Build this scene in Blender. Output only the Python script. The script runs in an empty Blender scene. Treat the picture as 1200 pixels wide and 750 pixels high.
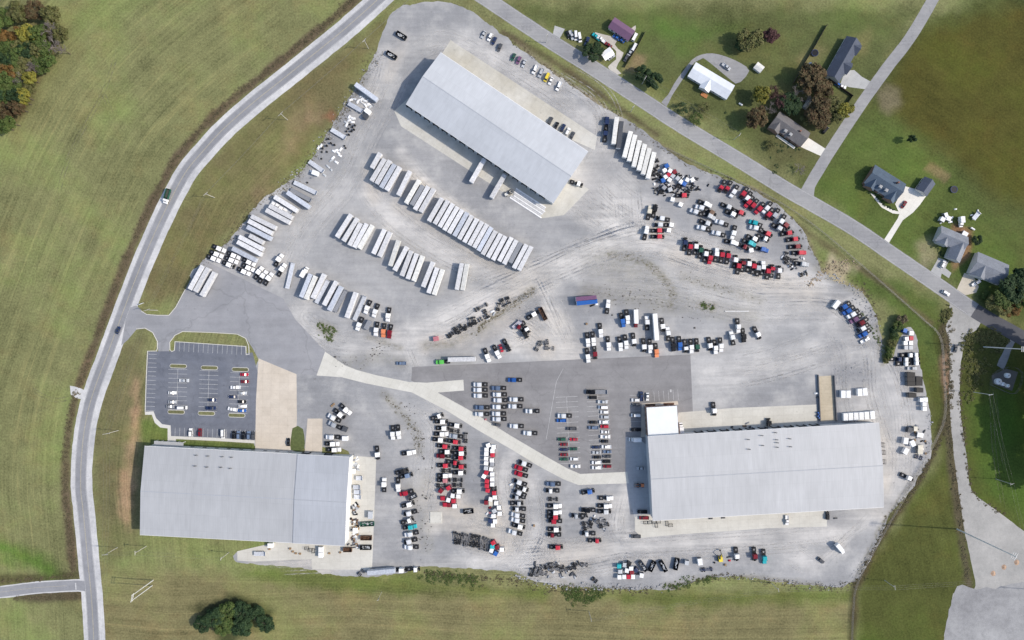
import bpy, bmesh, math, random
import numpy as np
from mathutils import Vector, Matrix, geometry, noise as mnoise

random.seed(11)
rng = np.random.default_rng(5)
R = math.radians
sc = bpy.context.scene
col = sc.collection

# ------------------------------------------------------------------ camera, sky, sun, exposure
ALT = 390.0          # flying height of the drone in metres
GSD = 0.5            # metres of ground per pixel of the 1200 x 750 photograph
cam_d = bpy.data.cameras.new("camera")
cam = bpy.data.objects.new("camera", cam_d)
col.objects.link(cam)
cam.location = (0, 0, ALT)
cam.rotation_euler = (0, 0, 0)
cam_d.sensor_fit = 'HORIZONTAL'
cam_d.sensor_width = 36.0
cam_d.lens = 36.0 * (ALT / GSD) / 1200.0
cam_d.clip_start = 1.0
cam_d.clip_end = 6000.0
sc.camera = cam

SUN_EL, SUN_AZ = 42.0, 94.0     # azimuth clockwise from +Y
world = bpy.data.worlds.new("World")
sc.world = world
world.use_nodes = True
wn = world.node_tree
bg = wn.nodes['Background']
sky = wn.nodes.new('ShaderNodeTexSky')
sky.sky_type = 'NISHITA'
sky.sun_disc = False
sky.sun_elevation = R(SUN_EL)
sky.sun_rotation = R(SUN_AZ)
sky.air_density = 1.0
sky.dust_density = 1.6
sky.ozone_density = 1.0
wn.links.new(sky.outputs[0], bg.inputs[0])
bg.inputs[1].default_value = 0.15

sun_d = bpy.data.lights.new("sun", 'SUN')
sun_d.energy = 3.0
sun_d.angle = R(1.2)
sun_d.color = (1.0, 0.915, 0.80)
sun = bpy.data.objects.new("sun", sun_d)
col.objects.link(sun)
sdir = Vector((math.cos(R(SUN_EL)) * math.sin(R(SUN_AZ)), math.cos(R(SUN_EL)) * math.cos(R(SUN_AZ)), math.sin(R(SUN_EL))))
sun.rotation_euler = sdir.to_track_quat('Z', 'Y').to_euler()
sun.location = sdir * 300

sc.view_settings.view_transform = 'Standard'
sc.view_settings.look = 'None'
sc.view_settings.gamma = 1.0
sc.view_settings.use_curve_mapping = False
sc.view_settings.exposure = 0.36

# ------------------------------------------------------------------ coordinates
def P(px, py, z=0.0):
    """survey coordinates of the photograph -> metres, for a point at height z"""
    k = GSD * (1 - z / ALT)
    return Vector(((px - 600) * k, (375 - py) * k, z))

def W2(pts, z=0.0):
    return [P(a, b, z).xy for a, b in pts]

# ------------------------------------------------------------------ materials
MATS = {}
def nt(m):
    m.use_nodes = True
    return m.node_tree, m.node_tree.nodes, m.node_tree.links

def noise_fac(N, L, scale, detail=4, rough=0.6, vec=None, stretch=None):
    n = N.new('ShaderNodeTexNoise')
    n.inputs['Scale'].default_value = scale
    n.inputs['Detail'].default_value = detail
    n.inputs['Roughness'].default_value = rough
    if vec is None:
        g = N.new('ShaderNodeNewGeometry'); vec = g.outputs['Position']
    if stretch:
        mp = N.new('ShaderNodeMapping')
        mp.inputs['Rotation'].default_value = (0, 0, stretch[0])
        mp.inputs['Scale'].default_value = (stretch[1], stretch[2], 1)
        L.new(vec, mp.inputs['Vector']); vec = mp.outputs[0]
    L.new(vec, n.inputs['Vector'])
    return n.outputs['Fac']

def rng_map(N, L, s, a, b, c, d, clamp=True):
    m = N.new('ShaderNodeMapRange'); m.clamp = clamp
    L.new(s, m.inputs[0])
    for i, v in enumerate((a, b, c, d)):
        m.inputs[i + 1].default_value = v
    return m.outputs[0]

def math_n(N, L, op, a, b):
    m = N.new('ShaderNodeMath'); m.operation = op
    for i, v in enumerate((a, b)):
        if isinstance(v, (int, float)): m.inputs[i].default_value = v
        else: L.new(v, m.inputs[i])
    return m.outputs[0]

def mixc(N, L, f, a, b, mode='MIX'):
    m = N.new('ShaderNodeMix'); m.data_type = 'RGBA'; m.blend_type = mode
    if isinstance(f, (int, float)): m.inputs[0].default_value = f
    else: L.new(f, m.inputs[0])
    for i, v in ((6, a), (7, b)):
        if isinstance(v, tuple): m.inputs[i].default_value = (*v[:3], 1)
        else: L.new(v, m.inputs[i])
    return m.outputs[2]

def scale_col(N, L, c, f):
    v = N.new('ShaderNodeVectorMath'); v.operation = 'SCALE'
    if isinstance(c, tuple): v.inputs[0].default_value = c[:3]
    else: L.new(c, v.inputs[0])
    if isinstance(f, (int, float)): v.inputs['Scale'].default_value = f
    else: L.new(f, v.inputs['Scale'])
    return v.outputs[0]

def mat(name, c, rough=0.6, metal=0.0, var=0.12, scale=1.2, coat=0.0):
    """plain surface with dirt / wear variation"""
    if name in MATS: return MATS[name]
    m = bpy.data.materials.new(name)
    t, N, L = nt(m)
    b = N['Principled BSDF']
    f = noise_fac(N, L, scale, 5, 0.65)
    f = rng_map(N, L, f, 0.3, 0.7, 1 - var, 1 + var)
    oi = N.new('ShaderNodeObjectInfo')
    r = rng_map(N, L, oi.outputs['Random'], 0, 1, 1 - var * 0.7, 1 + var * 0.7)
    f = math_n(N, L, 'MULTIPLY', f, r)
    L.new(scale_col(N, L, tuple(c), f), b.inputs['Base Color'])
    b.inputs['Roughness'].default_value = rough
    b.inputs['Metallic'].default_value = metal
    b.inputs['Coat Weight'].default_value = coat
    if name.startswith(('paint', 'black')): b.inputs['Specular IOR Level'].default_value = .22
    MATS[name] = m
    return m

PAINT = {
 'white': (.78, .78, .77), 'silver': (.44, .46, .48), 'red': (.43, .022, .045), 'dark red': (.17, .012, .022),
 'blue': (.022, .105, .36), 'navy': (.018, .032, .085), 'teal': (.02, .34, .38), 'black': (.007, .008, .011),
 'slate blue': (.13, .18, .27), 'orange': (.70, .24, .11), 'green': (.13, .52, .10), 'purple': (.17, .085, .16),
 'yellow': (.72, .56, .06), 'beige': (.60, .56, .46), 'grey': (.26, .27, .29), 'dark grey': (.07, .075, .085),
 'dark green': (.02, .09, .06), 'brown': (.12, .07, .045), 'cream': (.64, .635, .60), 'pale grey': (.59, .59, .595),
 'pale blue': (.47, .50, .555), 'pink': (.42, .16, .18)}
def paint(c):
    return mat('paint ' + c, PAINT[c], 0.5, 0.0, 0.20 if c in ('pale grey', 'pale blue', 'cream') else 0.12, 0.9, 0.0)
M_GLASS = mat('tinted glass', (.035, .04, .05), 0.15, 0.0, 0.02)
M_RUBBER = mat('tyre rubber', (.018, .018, .019), 0.9, 0, 0.25)
M_FRAME = mat('black frame steel', (.014, .015, .018), 0.7, 0, 0.5, 1.6)
M_STEEL = mat('weathered steel', (.20, .20, .20), 0.5, 0.4, 0.3, 2.0)
M_RUST = mat('rusty steel', (.10, .055, .035), 0.85, 0, 0.4, 2.0)
M_ALU = mat('bare aluminium', (.52, .53, .55), 0.4, 0.6, 0.1)
M_WOOD = mat('grey weathered pole wood', (.50, .48, .44), 0.85, 0, 0.15, 3.0)
M_TIMBER = mat('timber', (.30, .20, .11), 0.8, 0, 0.25, 2.0)
M_TRIM = mat('white trim', (.74, .74, .73), 0.5)
M_DOOR = mat('dock door', (.30, .31, .33), 0.6)
M_DARKDOOR = mat('dark dock seal', (.02, .02, .022), 0.8)

def roof_metal(name, c, ang, period=1.0, amp=0.06):
    m = bpy.data.materials.new(name)
    t, N, L = nt(m); b = N['Principled BSDF']
    g = N.new('ShaderNodeNewGeometry')
    mp = N.new('ShaderNodeMapping'); mp.inputs['Rotation'].default_value = (0, 0, -ang)
    L.new(g.outputs['Position'], mp.inputs['Vector'])
    w = N.new('ShaderNodeTexWave'); w.wave_type = 'BANDS'; w.bands_direction = 'X'
    w.inputs['Scale'].default_value = 0.314 / period
    w.inputs['Distortion'].default_value = 0.0
    L.new(mp.outputs[0], w.inputs['Vector'])
    f1 = rng_map(N, L, w.outputs['Fac'], 0.0, 1.0, 1 - amp * .6, 1 + amp * 0.3)
    br = N.new('ShaderNodeTexBrick'); br.offset = .5; br.inputs['Scale'].default_value = 1.0; br.inputs['Mortar Size'].default_value = .10; br.inputs['Mortar Smooth'].default_value = .4
    br.inputs['Brick Width'].default_value = 24.0; br.inputs['Row Height'].default_value = 9.3
    br.inputs['Color1'].default_value = (1, 1, 1, 1); br.inputs['Color2'].default_value = (.965, .965, .965, 1); br.inputs['Mortar'].default_value = (.90, .90, .90, 1)
    L.new(mp.outputs[0], br.inputs['Vector'])
    st = rng_map(N, L, noise_fac(N, L, 1.0, 4, .7, mp.outputs[0], (0, 1.1, .07)), .62, .8, 1.0, .86)
    f1 = math_n(N, L, 'MULTIPLY', math_n(N, L, 'MULTIPLY', f1, st), br.outputs['Color'])
    s = noise_fac(N, L, 1.0, 4, 0.6, mp.outputs[0], (0, 0.5, 0.035))
    f2 = rng_map(N, L, s, 0.3, 0.7, 0.93, 1.05)
    p = noise_fac(N, L, 0.05, 3, 0.5)
    f3 = rng_map(N, L, p, 0.3, 0.7, 0.95, 1.04)
    # individual sheets differ slightly
    wv = N.new('ShaderNodeTexVoronoi'); wv.inputs['Scale'].default_value = 1.0
    mp2 = N.new('ShaderNodeMapping'); mp2.inputs['Scale'].default_value = (0.09, 0.045, 0.0)
    L.new(mp.outputs[0], mp2.inputs['Vector']); L.new(mp2.outputs[0], wv.inputs['Vector'])
    wv.inputs['Randomness'].default_value = 0.15
    f4 = rng_map(N, L, wv.outputs['Color'], 0, 1, 0.975, 1.02)
    f = math_n(N, L, 'MULTIPLY', math_n(N, L, 'MULTIPLY', f1, f2), math_n(N, L, 'MULTIPLY', f3, f4))
    L.new(scale_col(N, L, c, f), b.inputs['Base Color'])
    b.inputs['Roughness'].default_value = 0.55
    return m

def shingle(name, c, var=0.25):
    m = bpy.data.materials.new(name)
    t, N, L = nt(m); b = N['Principled BSDF']
    f = rng_map(N, L, noise_fac(N, L, 2.2, 3, 0.7), 0.3, 0.7, 1 - var, 1 + var)
    f2 = rng_map(N, L, noise_fac(N, L, 0.3, 3, 0.5), 0.3, 0.7, 0.88, 1.12)
    L.new(scale_col(N, L, c, math_n(N, L, 'MULTIPLY', f, f2)), b.inputs['Base Color'])
    b.inputs['Roughness'].default_value = 0.8
    return m

# ------------------------------------------------------------------ mesh helper
class MB:
    def __init__(self): self.v = []; self.f = []
    def poly(self, pts):
        n = len(self.v); self.v += [tuple(p) for p in pts]; self.f.append(tuple(range(n, n + len(pts))))
    def box(self, x0, x1, y0, y1, z0, z1, tx=0, ty=0, tx2=None):
        """box; the top face is drawn in by tx at -x, tx2 at +x, ty at both sides"""
        if tx2 is None: tx2 = tx
        n = len(self.v)
        self.v += [(x0, y0, z0), (x1, y0, z0), (x1, y1, z0), (x0, y1, z0),
                   (x0 + tx, y0 + ty, z1), (x1 - tx2, y0 + ty, z1), (x1 - tx2, y1 - ty, z1), (x0 + tx, y1 - ty, z1)]
        for q in ((0, 3, 2, 1), (4, 5, 6, 7), (0, 1, 5, 4), (1, 2, 6, 5), (2, 3, 7, 6), (3, 0, 4, 7)):
            self.f.append(tuple(n + i for i in q))
        return self
    def prism(self, pts, z0, z1):
        n = len(self.v); k = len(pts)
        self.v += [(p[0], p[1], z0) for p in pts] + [(p[0], p[1], z1) for p in pts]
        self.f.append(tuple(n + k - 1 - i for i in range(k)))
        self.f.append(tuple(n + k + i for i in range(k)))
        for i in range(k):
            j = (i + 1) % k
            self.f.append((n + i, n + j, n + k + j, n + k + i))
        return self
    def profile(self, pts, y0, y1, inset=0.0):
        """side profile (x, z) extruded across the width; points above the lowest are drawn in by inset"""
        n = len(self.v); k = len(pts); zm = min(p[1] for p in pts); zM = max(p[1] for p in pts)
        def ins(z): return inset * (z - zm) / max(zM - zm, 1e-6)
        self.v += [(p[0], y0 + ins(p[1]), p[1]) for p in pts] + [(p[0], y1 - ins(p[1]), p[1]) for p in pts]
        self.f.append(tuple(n + i for i in range(k)))
        self.f.append(tuple(n + 2 * k - 1 - i for i in range(k)))
        for i in range(k):
            j = (i + 1) % k
            self.f.append((n + i, n + k + i, n + k + j, n + j))
        return self
    def tube(self, a, b, r0, r1=None, n=8, cap=True):
        if r1 is None: r1 = r0
        a = Vector(a); b = Vector(b); d = (b - a).normalized()
        u = d.orthogonal().normalized(); w = d.cross(u)
        s = len(self.v)
        for c, r in ((a, r0), (b, r1)):
            for i in range(n):
                t = 2 * math.pi * i / n
                self.v.append(tuple(c + (u * math.cos(t) + w * math.sin(t)) * r))
        for i in range(n):
            j = (i + 1) % n
            self.f.append((s + i, s + j, s + n + j, s + n + i))
        if cap:
            self.f.append(tuple(s + n - 1 - i for i in range(n))); self.f.append(tuple(s + n + i for i in range(n)))
        return self
    def wheel(self, x, y, r, w, n=14):
        return self.tube((x, y - w / 2, r), (x, y + w / 2, r), r, r, n)
    def mesh(self, name, m=None):
        me = bpy.data.meshes.new(name)
        me.from_pydata(self.v, [], self.f)
        bm = bmesh.new(); bm.from_mesh(me)
        bmesh.ops.recalc_face_normals(bm, faces=bm.faces)
        bm.to_mesh(me); bm.free()
        if m: me.materials.append(m)
        return me
    def build(self, name, m, parent=None, loc=None, rz=0.0):
        o = bpy.data.objects.new(name, self.mesh(name, m))
        col.objects.link(o)
        if parent: o.parent = parent
        if loc is not None: o.location = loc
        if rz: o.rotation_euler = (0, 0, rz)
        return o

def put(name, me, parent=None, loc=(0, 0, 0), rz=0.0):
    o = bpy.data.objects.new(name, me); col.objects.link(o)
    if parent: o.parent = parent
    o.location = loc; o.rotation_euler = (0, 0, rz)
    return o

def empty(name, loc=(0, 0, 0), rz=0.0):
    o = bpy.data.objects.new(name, None); o.empty_display_size = 0.5
    col.objects.link(o); o.location = loc; o.rotation_euler = (0, 0, rz)
    return o

def tag(o, label=None, cat=None, group=None, kind=None):
    if label: o['label'] = label
    if cat: o['category'] = cat
    if group: o['group'] = group
    if kind: o['kind'] = kind
    return o

KIDS = {}
def copy_tree(o, parent=None):
    c = o.copy(); col.objects.link(c)
    if parent: c.parent = parent
    for ch in o.children: copy_tree(ch, c)
    return c

# ------------------------------------------------------------------ ground sheets
def densify(pts, step=2.0, jit=0.0, smooth=True):
    """closed outline in metres -> finer, rounded, slightly ragged outline"""
    pts = [Vector(p) for p in pts]
    n = len(pts); out = []
    for i in range(n):
        p0, p1, p2, p3 = pts[i - 1], pts[i], pts[(i + 1) % n], pts[(i + 2) % n]
        k = max(1, int((p2 - p1).length / step))
        for j in range(k):
            t = j / k
            if smooth:
                q = 0.5 * ((2 * p1) + (p2 - p0) * t + (2 * p0 - 5 * p1 + 4 * p2 - p3) * t * t + (3 * p1 - p0 - 3 * p2 + p3) * t ** 3)
            else:
                q = p1.lerp(p2, t)
            if jit:
                a = mnoise.noise(Vector((q.x * 0.22, q.y * 0.22, 1.3))); b = mnoise.noise(Vector((q.x * 0.22, q.y * 0.22, 9.1)))
                c = mnoise.noise(Vector((q.x * 0.9, q.y * 0.9, 4.1))); d = mnoise.noise(Vector((q.x * 0.9, q.y * 0.9, 7.7)))
                q = q + Vector((a + 0.5 * c, b + 0.5 * d)) * jit
            out.append(q)
    return out

def inside_np(X, Y, poly):
    r = np.zeros(X.shape, bool); n = len(poly)
    for i in range(n):
        x0, y0 = poly[i]; x1, y1 = poly[(i + 1) % n]
        if y0 == y1: continue
        c = ((Y < y0) != (Y < y1)) & (X < (x1 - x0) * (Y - y0) / (y1 - y0) + x0)
        r ^= c
    return r

def dist_np(X, Y, line, closed=False):
    d = np.full(X.shape, 1e9)
    n = len(line)
    for i in range(n if closed else n - 1):
        x0, y0 = line[i]; x1, y1 = line[(i + 1) % n]
        dx, dy = x1 - x0, y1 - y0; l2 = dx * dx + dy * dy
        if l2 == 0: continue
        t = np.clip(((X - x0) * dx + (Y - y0) * dy) / l2, 0, 1)
        d = np.minimum(d, np.hypot(X - x0 - t * dx, Y - y0 - t * dy))
    return d

def sstep(a, b, x):
    t = np.clip((x - a) / (b - a), 0, 1); return t * t * (3 - 2 * t)

def sheet(name, outline, z, m, grid=None, attrs=None, kind='structure'):
    """flat sheet from an outline in metres; grid = spacing of extra inner points for attributes"""
    pts = [Vector((p[0], p[1])) for p in outline]
    nb = len(pts)
    edges = [(i, (i + 1) % nb) for i in range(nb)]
    if grid:
        xs = [p.x for p in pts]; ys = [p.y for p in pts]
        gx, gy = np.meshgrid(np.arange(min(xs), max(xs), grid), np.arange(min(ys), max(ys), grid))
        gx = gx.ravel() + rng.uniform(-.2, .2, gx.size) * grid; gy = gy.ravel() + rng.uniform(-.2, .2, gy.size) * grid
        poly = [(p.x, p.y) for p in pts]
        k = inside_np(gx, gy, poly)
        gx, gy = gx[k], gy[k]
        k = dist_np(gx, gy, poly, True) > grid * 0.5
        pts = pts + [Vector((a, b)) for a, b in zip(gx[k], gy[k])]
    vs, es, fs, *_ = geometry.delaunay_2d_cdt(pts, edges, [], 1, 1e-4)
    me = bpy.data.meshes.new(name)
    me.from_pydata([(v.x, v.y, z) for v in vs], [], [tuple(f) for f in fs])
    bm = bmesh.new(); bm.from_mesh(me)
    for f in bm.faces:
        if f.normal.z < 0: f.normal_flip()
    bm.to_mesh(me); bm.free()
    me.materials.append(m)
    if attrs:
        co = np.zeros(len(me.vertices) * 3); me.vertices.foreach_get('co', co); co = co.reshape(-1, 3)
        for an, fn in attrs.items():
            a = me.attributes.new(an, 'FLOAT', 'POINT'); a.data.foreach_set('value', fn(co[:, 0], co[:, 1]).astype(np.float32))
    o = bpy.data.objects.new(name, me); col.objects.link(o)
    if kind: o['kind'] = kind
    return o

def spline(pts, step=3.0):
    """open polyline in metres, rounded"""
    pts = [Vector(p) for p in pts]; out = []
    ext = [pts[0] * 2 - pts[1]] + pts + [pts[-1] * 2 - pts[-2]]
    for i in range(1, len(ext) - 2):
        p0, p1, p2, p3 = ext[i - 1], ext[i], ext[i + 1], ext[i + 2]
        k = max(1, int((p2 - p1).length / step))
        for j in range(k):
            t = j / k
            out.append(0.5 * ((2 * p1) + (p2 - p0) * t + (2 * p0 - 5 * p1 + 4 * p2 - p3) * t * t + (3 * p1 - p0 - 3 * p2 + p3) * t ** 3))
    out.append(pts[-1])
    return out

def offset_line(line, d):
    out = []
    for i, p in enumerate(line):
        a = line[max(i - 1, 0)]; b = line[min(i + 1, len(line) - 1)]
        t = (b - a).normalized()
        out.append(p + Vector((-t.y, t.x)) * d)
    return out

def ribbon(line, d0, d1):
    return offset_line(line, d0) + offset_line(line, d1)[::-1]

def strip_mesh(mb, line, d0, d1, z):
    a = offset_line(line, d0); b = offset_line(line, d1)
    for i in range(len(line) - 1):
        mb.poly([(a[i].x, a[i].y, z), (a[i + 1].x, a[i + 1].y, z), (b[i + 1].x, b[i + 1].y, z), (b[i].x, b[i].y, z)])

def line_mark(mb, p, q, w, z):
    a = Vector(p); b = Vector(q); t = (b - a).normalized(); n = Vector((-t.y, t.x)) * w / 2
    mb.poly([(a.x - n.x, a.y - n.y, z), (b.x - n.x, b.y - n.y, z), (b.x + n.x, b.y + n.y, z), (a.x + n.x, a.y + n.y, z)])
# ================================================================== SETTING
# ---- outlines in photograph survey pixels
WEST_ROAD = [(470, -26), (430, 11), (398, 39), (370, 61.6), (333, 91.5), (297, 120), (262, 151), (238, 177), (218.8, 200), (203, 228), (187.2, 260), (171, 297), (157.6, 330),
             (138.8, 380), (124, 420), (111, 455), (103.6, 480), (98, 510), (95, 545), (94.8, 575), (97.6, 600), (103.2, 660), (108, 712), (112, 800)]
NE_ROAD = [(560, -8), (632, 40), (700, 83), (760, 122), (800, 148), (860, 184), (920, 221), (950, 238), (1000, 267), (1050, 301), (1100, 335),
           (1142, 364), (1180, 386), (1225, 410), (1300, 445)]
SIDE_ROAD = [(944, 226), (957, 203), (980, 166), (1010, 121), (1040, 79), (1066, 45), (1090, 5), (1105, -25)]
SW_ROAD = [(-60, 700), (0, 694), (40, 689), (70, 687), (92, 686), (104, 688)]
LANE = [(1120, 352), (1122, 385), (1121, 410), (1119, 440), (1119, 475), (1122, 510), (1127, 545), (1132, 580), (1140, 620), (1150, 665), (1160, 720), (1165, 780)]
west = spline(W2(WEST_ROAD)); ne = spline(W2(NE_ROAD)); side = spline(W2(SIDE_ROAD)); sw = spline(W2(SW_ROAD)); lane = spline(W2(LANE))
tup = lambda l: [(p[0], p[1]) for p in l]
to_px = lambda l: [(p[0] / GSD + 600, 375 - p[1] / GSD) for p in l]
ditch = [q for q in offset_line(west, -8.9) if -20 < 375 - q.y / GSD < 674]   # brushy ditch on the field side of the west road

YARD = [(462, 12), (450, 34), (440, 62), (424, 92), (412, 110), (398, 133), (380, 162), (362, 190), (341, 211), (318, 226), (300, 241), (284, 262), (262, 288), (238, 305),
        (226, 330), (300, 372), (330, 415), (301, 424), (299, 470), (299, 522), (330, 528), (412, 533), (412, 636), (340, 640), (318, 640), (277, 648), (276, 658), (300, 661), (330, 664), (362, 667), (385, 673), (425, 676),
        (470, 672), (496, 664), (540, 666), (580, 668), (606, 671), (622, 679), (650, 685), (700, 689), (760, 691), (783, 691), (806, 684), (832, 677), (870, 676), (905, 681), (945, 686),
        (978, 688), (1000, 682), (1012, 668), (1024, 648), (1035, 622), (1041, 604), (1052, 592), (1068, 574), (1078, 556), (1090, 540), (1092, 520), (1090, 490), (1086, 465), (1081, 440), (1076, 410),
        (1073, 388), (1062, 384), (1052, 402), (1044, 422), (1037, 427), (1033, 419), (1033, 400), (1029, 378), (1021, 358), (1008, 342), (990, 333), (978, 330), (968, 322), (962, 318), (957, 303), (949, 286),
        (940, 268), (925, 252), (908, 238), (888, 226), (866, 215), (838, 205), (815, 196), (795, 186), (778, 172), (762, 160), (742, 144), (722, 134), (700, 122), (680, 108),
        (655, 90), (630, 72), (608, 56), (590, 42), (572, 28), (550, 12), (520, 2), (490, 4)]
yard = densify(W2(YARD), 1.4, 1.0)
yard_t = tup(yard)

# ---- ground: one sheet, fine in view, reaching the horizon
Z_SH, Z_LOT, Z_CON, Z_MARK = 0.028, 0.040, 0.052, 0.064
def ground():
    x0, x1, y0, y1, s = -330, 330, -210, 210, 1.5
    xs = np.arange(x0, x1 + .1, s); ys = np.arange(y0, y1 + .1, s)
    xs = np.concatenate([[-3000, -1500, -700, -420], xs, [420, 700, 1500, 3000]])
    ys = np.concatenate([[-3000, -1500, -700, -300], ys, [300, 700, 1500, 3000]])
    X, Y = np.meshgrid(xs, ys); nx, ny = len(xs), len(ys)
    x = X.ravel(); y = Y.ravel()
    me = bpy.data.meshes.new('ground')
    idx = np.arange(nx * ny).reshape(ny, nx)
    q = np.stack([idx[:-1, :-1], idx[:-1, 1:], idx[1:, 1:], idx[1:, :-1]], -1).reshape(-1, 4)
    me.vertices.add(nx * ny); me.vertices.foreach_set('co', np.stack([x, y, np.zeros_like(x)], 1).ravel())
    me.loops.add(q.size); me.loops.foreach_set('vertex_index', q.ravel())
    me.polygons.add(len(q)); me.polygons.foreach_set('loop_start', np.arange(0, q.size, 4)); me.polygons.foreach_set('loop_total', np.full(len(q), 4))
    me.update()
    # soil / turf colour of each meadow and verge
    wob = np.array([mnoise.noise(Vector((a * .06, b * .06, 2.2))) + .6 * mnoise.noise(Vector((a * .2, b * .2, 5.2))) for a, b in zip(x, y)])
    C = np.zeros((x.size, 3)); C[:] = (.182, .186, .082)
    def zone(poly, c, blur=3.0, wobble=4.0, closed=True, width=None):
        nonlocal C
        p = tup(W2(poly))
        d = dist_np(x, y, p, closed)
        if width is None:
            d = np.where(inside_np(x, y, p), d, -d)
        else:
            d = width - d
        w = sstep(-blur, blur, d + wob * wobble)[:, None]
        C = C * (1 - w) + np.array(c) * w
    # east side lawns, darker and greener
    zone([(1070, 30), (1400, -100), (1400, 480), (1200, 380), (1100, 320), (940, 215)], (.078, .095, .030), 6)
    zone([(590, 5), (1080, 10), (945, 215), (860, 160), (760, 100)], (.098, .112, .042), 6)
    zone([(1075, 35), (1300, -20), (1300, 270), (1180, 240), (1120, 190), (1030, 125)], (.076, .073, .018), 8)
    zone([(945, 225), (1030, 130), (1120, 200), (1180, 300), (1190, 370), (1100, 322)], (.088, .118, .032), 8)
    zone([(890, 120), (935, 85), (1000, 120), (960, 190), (905, 200)], (.105, .105, .045), 8)
    zone([(770, 30), (870, 30), (800, 60)], (.085, .125, .034), 8)
    zone([(1055, 360), (1300, 400), (1300, 800), (1000, 800), (1000, 690), (1100, 540)], (.076, .086, .024), 6)
    zone([(1135, 470), (1200, 440), (1230, 620), (1150, 585)], (.068, .112, .022), 10)
    zone([(1010, 670), (1130, 520), (1135, 690)], (.082, .092, .026), 6)
    zone([(960, 300), (1100, 345), (1100, 450), (1085, 420), (1060, 380), (1000, 330)], (.085, .118, .032), 5)
    # verge between west road and yard: tan, thin grass
    zone([(400, 60), (455, 20), (440, 60), (350, 200), (240, 300), (215, 345), (165, 365), (170, 300), (240, 190), (330, 105)], (.150, .132, .062), 5)
    zone([(110, 480), (130, 400), (170, 395), (172, 500), (165, 640), (128, 670), (112, 600)], (.148, .136, .066), 5)
    zone([(158, 440), (164, 480), (156, 560), (148, 620), (142, 600), (152, 520)], (.30, .21, .125), 4, 5)
    zone([(330, 170), (360, 120), (375, 130), (340, 185), (300, 225)], (.225, .165, .095), 8, 7)
    zone([(388, 128), (398, 134), (390, 142), (381, 137)], (.23, .125, .07), 2, 3)
    # mown strip along the south
    zone([(120, 665), (470, 680), (620, 690), (1000, 700), (1000, 800), (110, 800)], (.185, .168, .080), 6)
    zone([(280, 665), (490, 678), (640, 692), (640, 702), (400, 692), (280, 675)], (.125, .145, .044), 4)
    zone([(800, 692), (1010, 690), (1000, 704), (780, 712), (700, 700)], (.110, .125, .038), 4)
    zone([(205, 515), (300, 520), (300, 528), (205, 523)], (.098, .128, .038), 1, 0)
    zone([(165, 490), (200, 500), (200, 520), (168, 520)], (.12, .145, .045), 3, 2)
    # dark brushy ditches
    zone([(600, 43), (655, 91), (722, 136), (778, 174), (838, 207), (888, 228), (940, 270), (962, 318), (1008, 342), (1033, 400)], (.20, .17, .11), 1.2, 1.6, False, 1.6)
    zone(to_px(ditch), (.118, .092, .058), 1.6, 1.5, False, 2.6)
    zone([(1103, 385), (1108, 430), (1108, 490), (1092, 535), (1060, 590), (1025, 640), (1002, 690), (998, 760)], (.075, .065, .032), 1.5, 1.2, False, 2.2)
    zone([(1110, 380), (1113, 440), (1113, 520), (1124, 600), (1136, 690)], (.088, .075, .045), 2, 1.5, False, 3.0)
    zone([(760, 170), (810, 195), (900, 240), (960, 282), (1040, 336), (1092, 380)], (.120, .105, .055), 1.5, 1.5, False, 1.6)
    zone([(590, 38), (640, 66), (700, 108), (770, 158)], (.105, .088, .05), 1.2, 1.2, False, 1.5)
    zone([(955, 335), (975, 300), (1005, 310), (985, 335)], (.33, .27, .19), 3, 5)
    zone([(0, 680), (90, 674), (94, 668)], (.09, .085, .04), 1.5, 1, False, 3)
    zone([(20, 700), (95, 697)], (.10, .085, .05), 1.5, 1, False, 3)
    zone([(0, 640), (60, 668)], (.10, .165, .035), 5, 4, False, 5)
    # yards, beds, bare patches
    zone([(1028, 100), (1048, 108), (1052, 122), (1040, 128), (1028, 116)], (.165, .145, .085), 4, 5)
    zone([(1083, 198), (1090, 190), (1114, 206), (1108, 214)], (.175, .15, .07), 1.2, 1.2)
    zone([(988, 56), (1022, 38), (1015, 60), (1005, 66)], (.15, .14, .06), 5, 5)
    zone([(935, 70), (960, 45), (968, 60), (940, 90)], (.165, .155, .07), 4, 4)
    zone([(1118, 262), (1140, 270), (1136, 300), (1116, 320), (1112, 300)], (.21, .13, .075), 2, 2)
    zone([(1074, 285), (1092, 280), (1100, 300), (1082, 318)], (.22, .20, .12), 4, 3)
    zone([(744, 58), (760, 66), (756, 78), (733, 84)], (.21, .16, .09), 3, 3)
    zone([(0, 37), (75, 30), (62, 62), (45, 100), (28, 128), (0, 150), (-60, 160), (-60, 0)], (.105, .088, .042), 5, 5)
    zone([(1103, 420), (1112, 400), (1116, 460), (1106, 470)], (.25, .17, .11), 3, 2)
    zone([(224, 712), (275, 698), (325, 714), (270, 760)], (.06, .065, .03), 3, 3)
    # mowing / tractor lines follow these edges
    un = dist_np(x, y, tup(west), False)
    south = tup(W2([(0, 668), (200, 690), (420, 688), (560, 700), (660, 702), (800, 712), (1100, 712)]))
    us = dist_np(x, y, south)
    ue = x * .97 + y * .24
    px = x / GSD + 600; py = 375 - y / GSD
    U = un.copy()
    U = np.where((py > 668) & (px > 120) & (px < 1010), us, U)
    U = np.where(px > 1000, ue, U)
    nen = dist_np(x, y, tup(ne)); U = np.where((py < 360) & (px > 560) & (py < 37 + (px - 560) * .62), nen, U)
    stripe = np.where((px < 330) & (un > 16), 1.0, 0.25)
    stripe = np.where((py > 668) & (px > 120) & (px < 1010), 1.0, stripe)
    stripe = np.where(px > 1000, .45, stripe)
    a = me.attributes.new('turf', 'FLOAT_COLOR', 'POINT'); a.data.foreach_set('color', np.concatenate([C, np.ones((x.size, 1))], 1).astype(np.float32).ravel())
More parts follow.
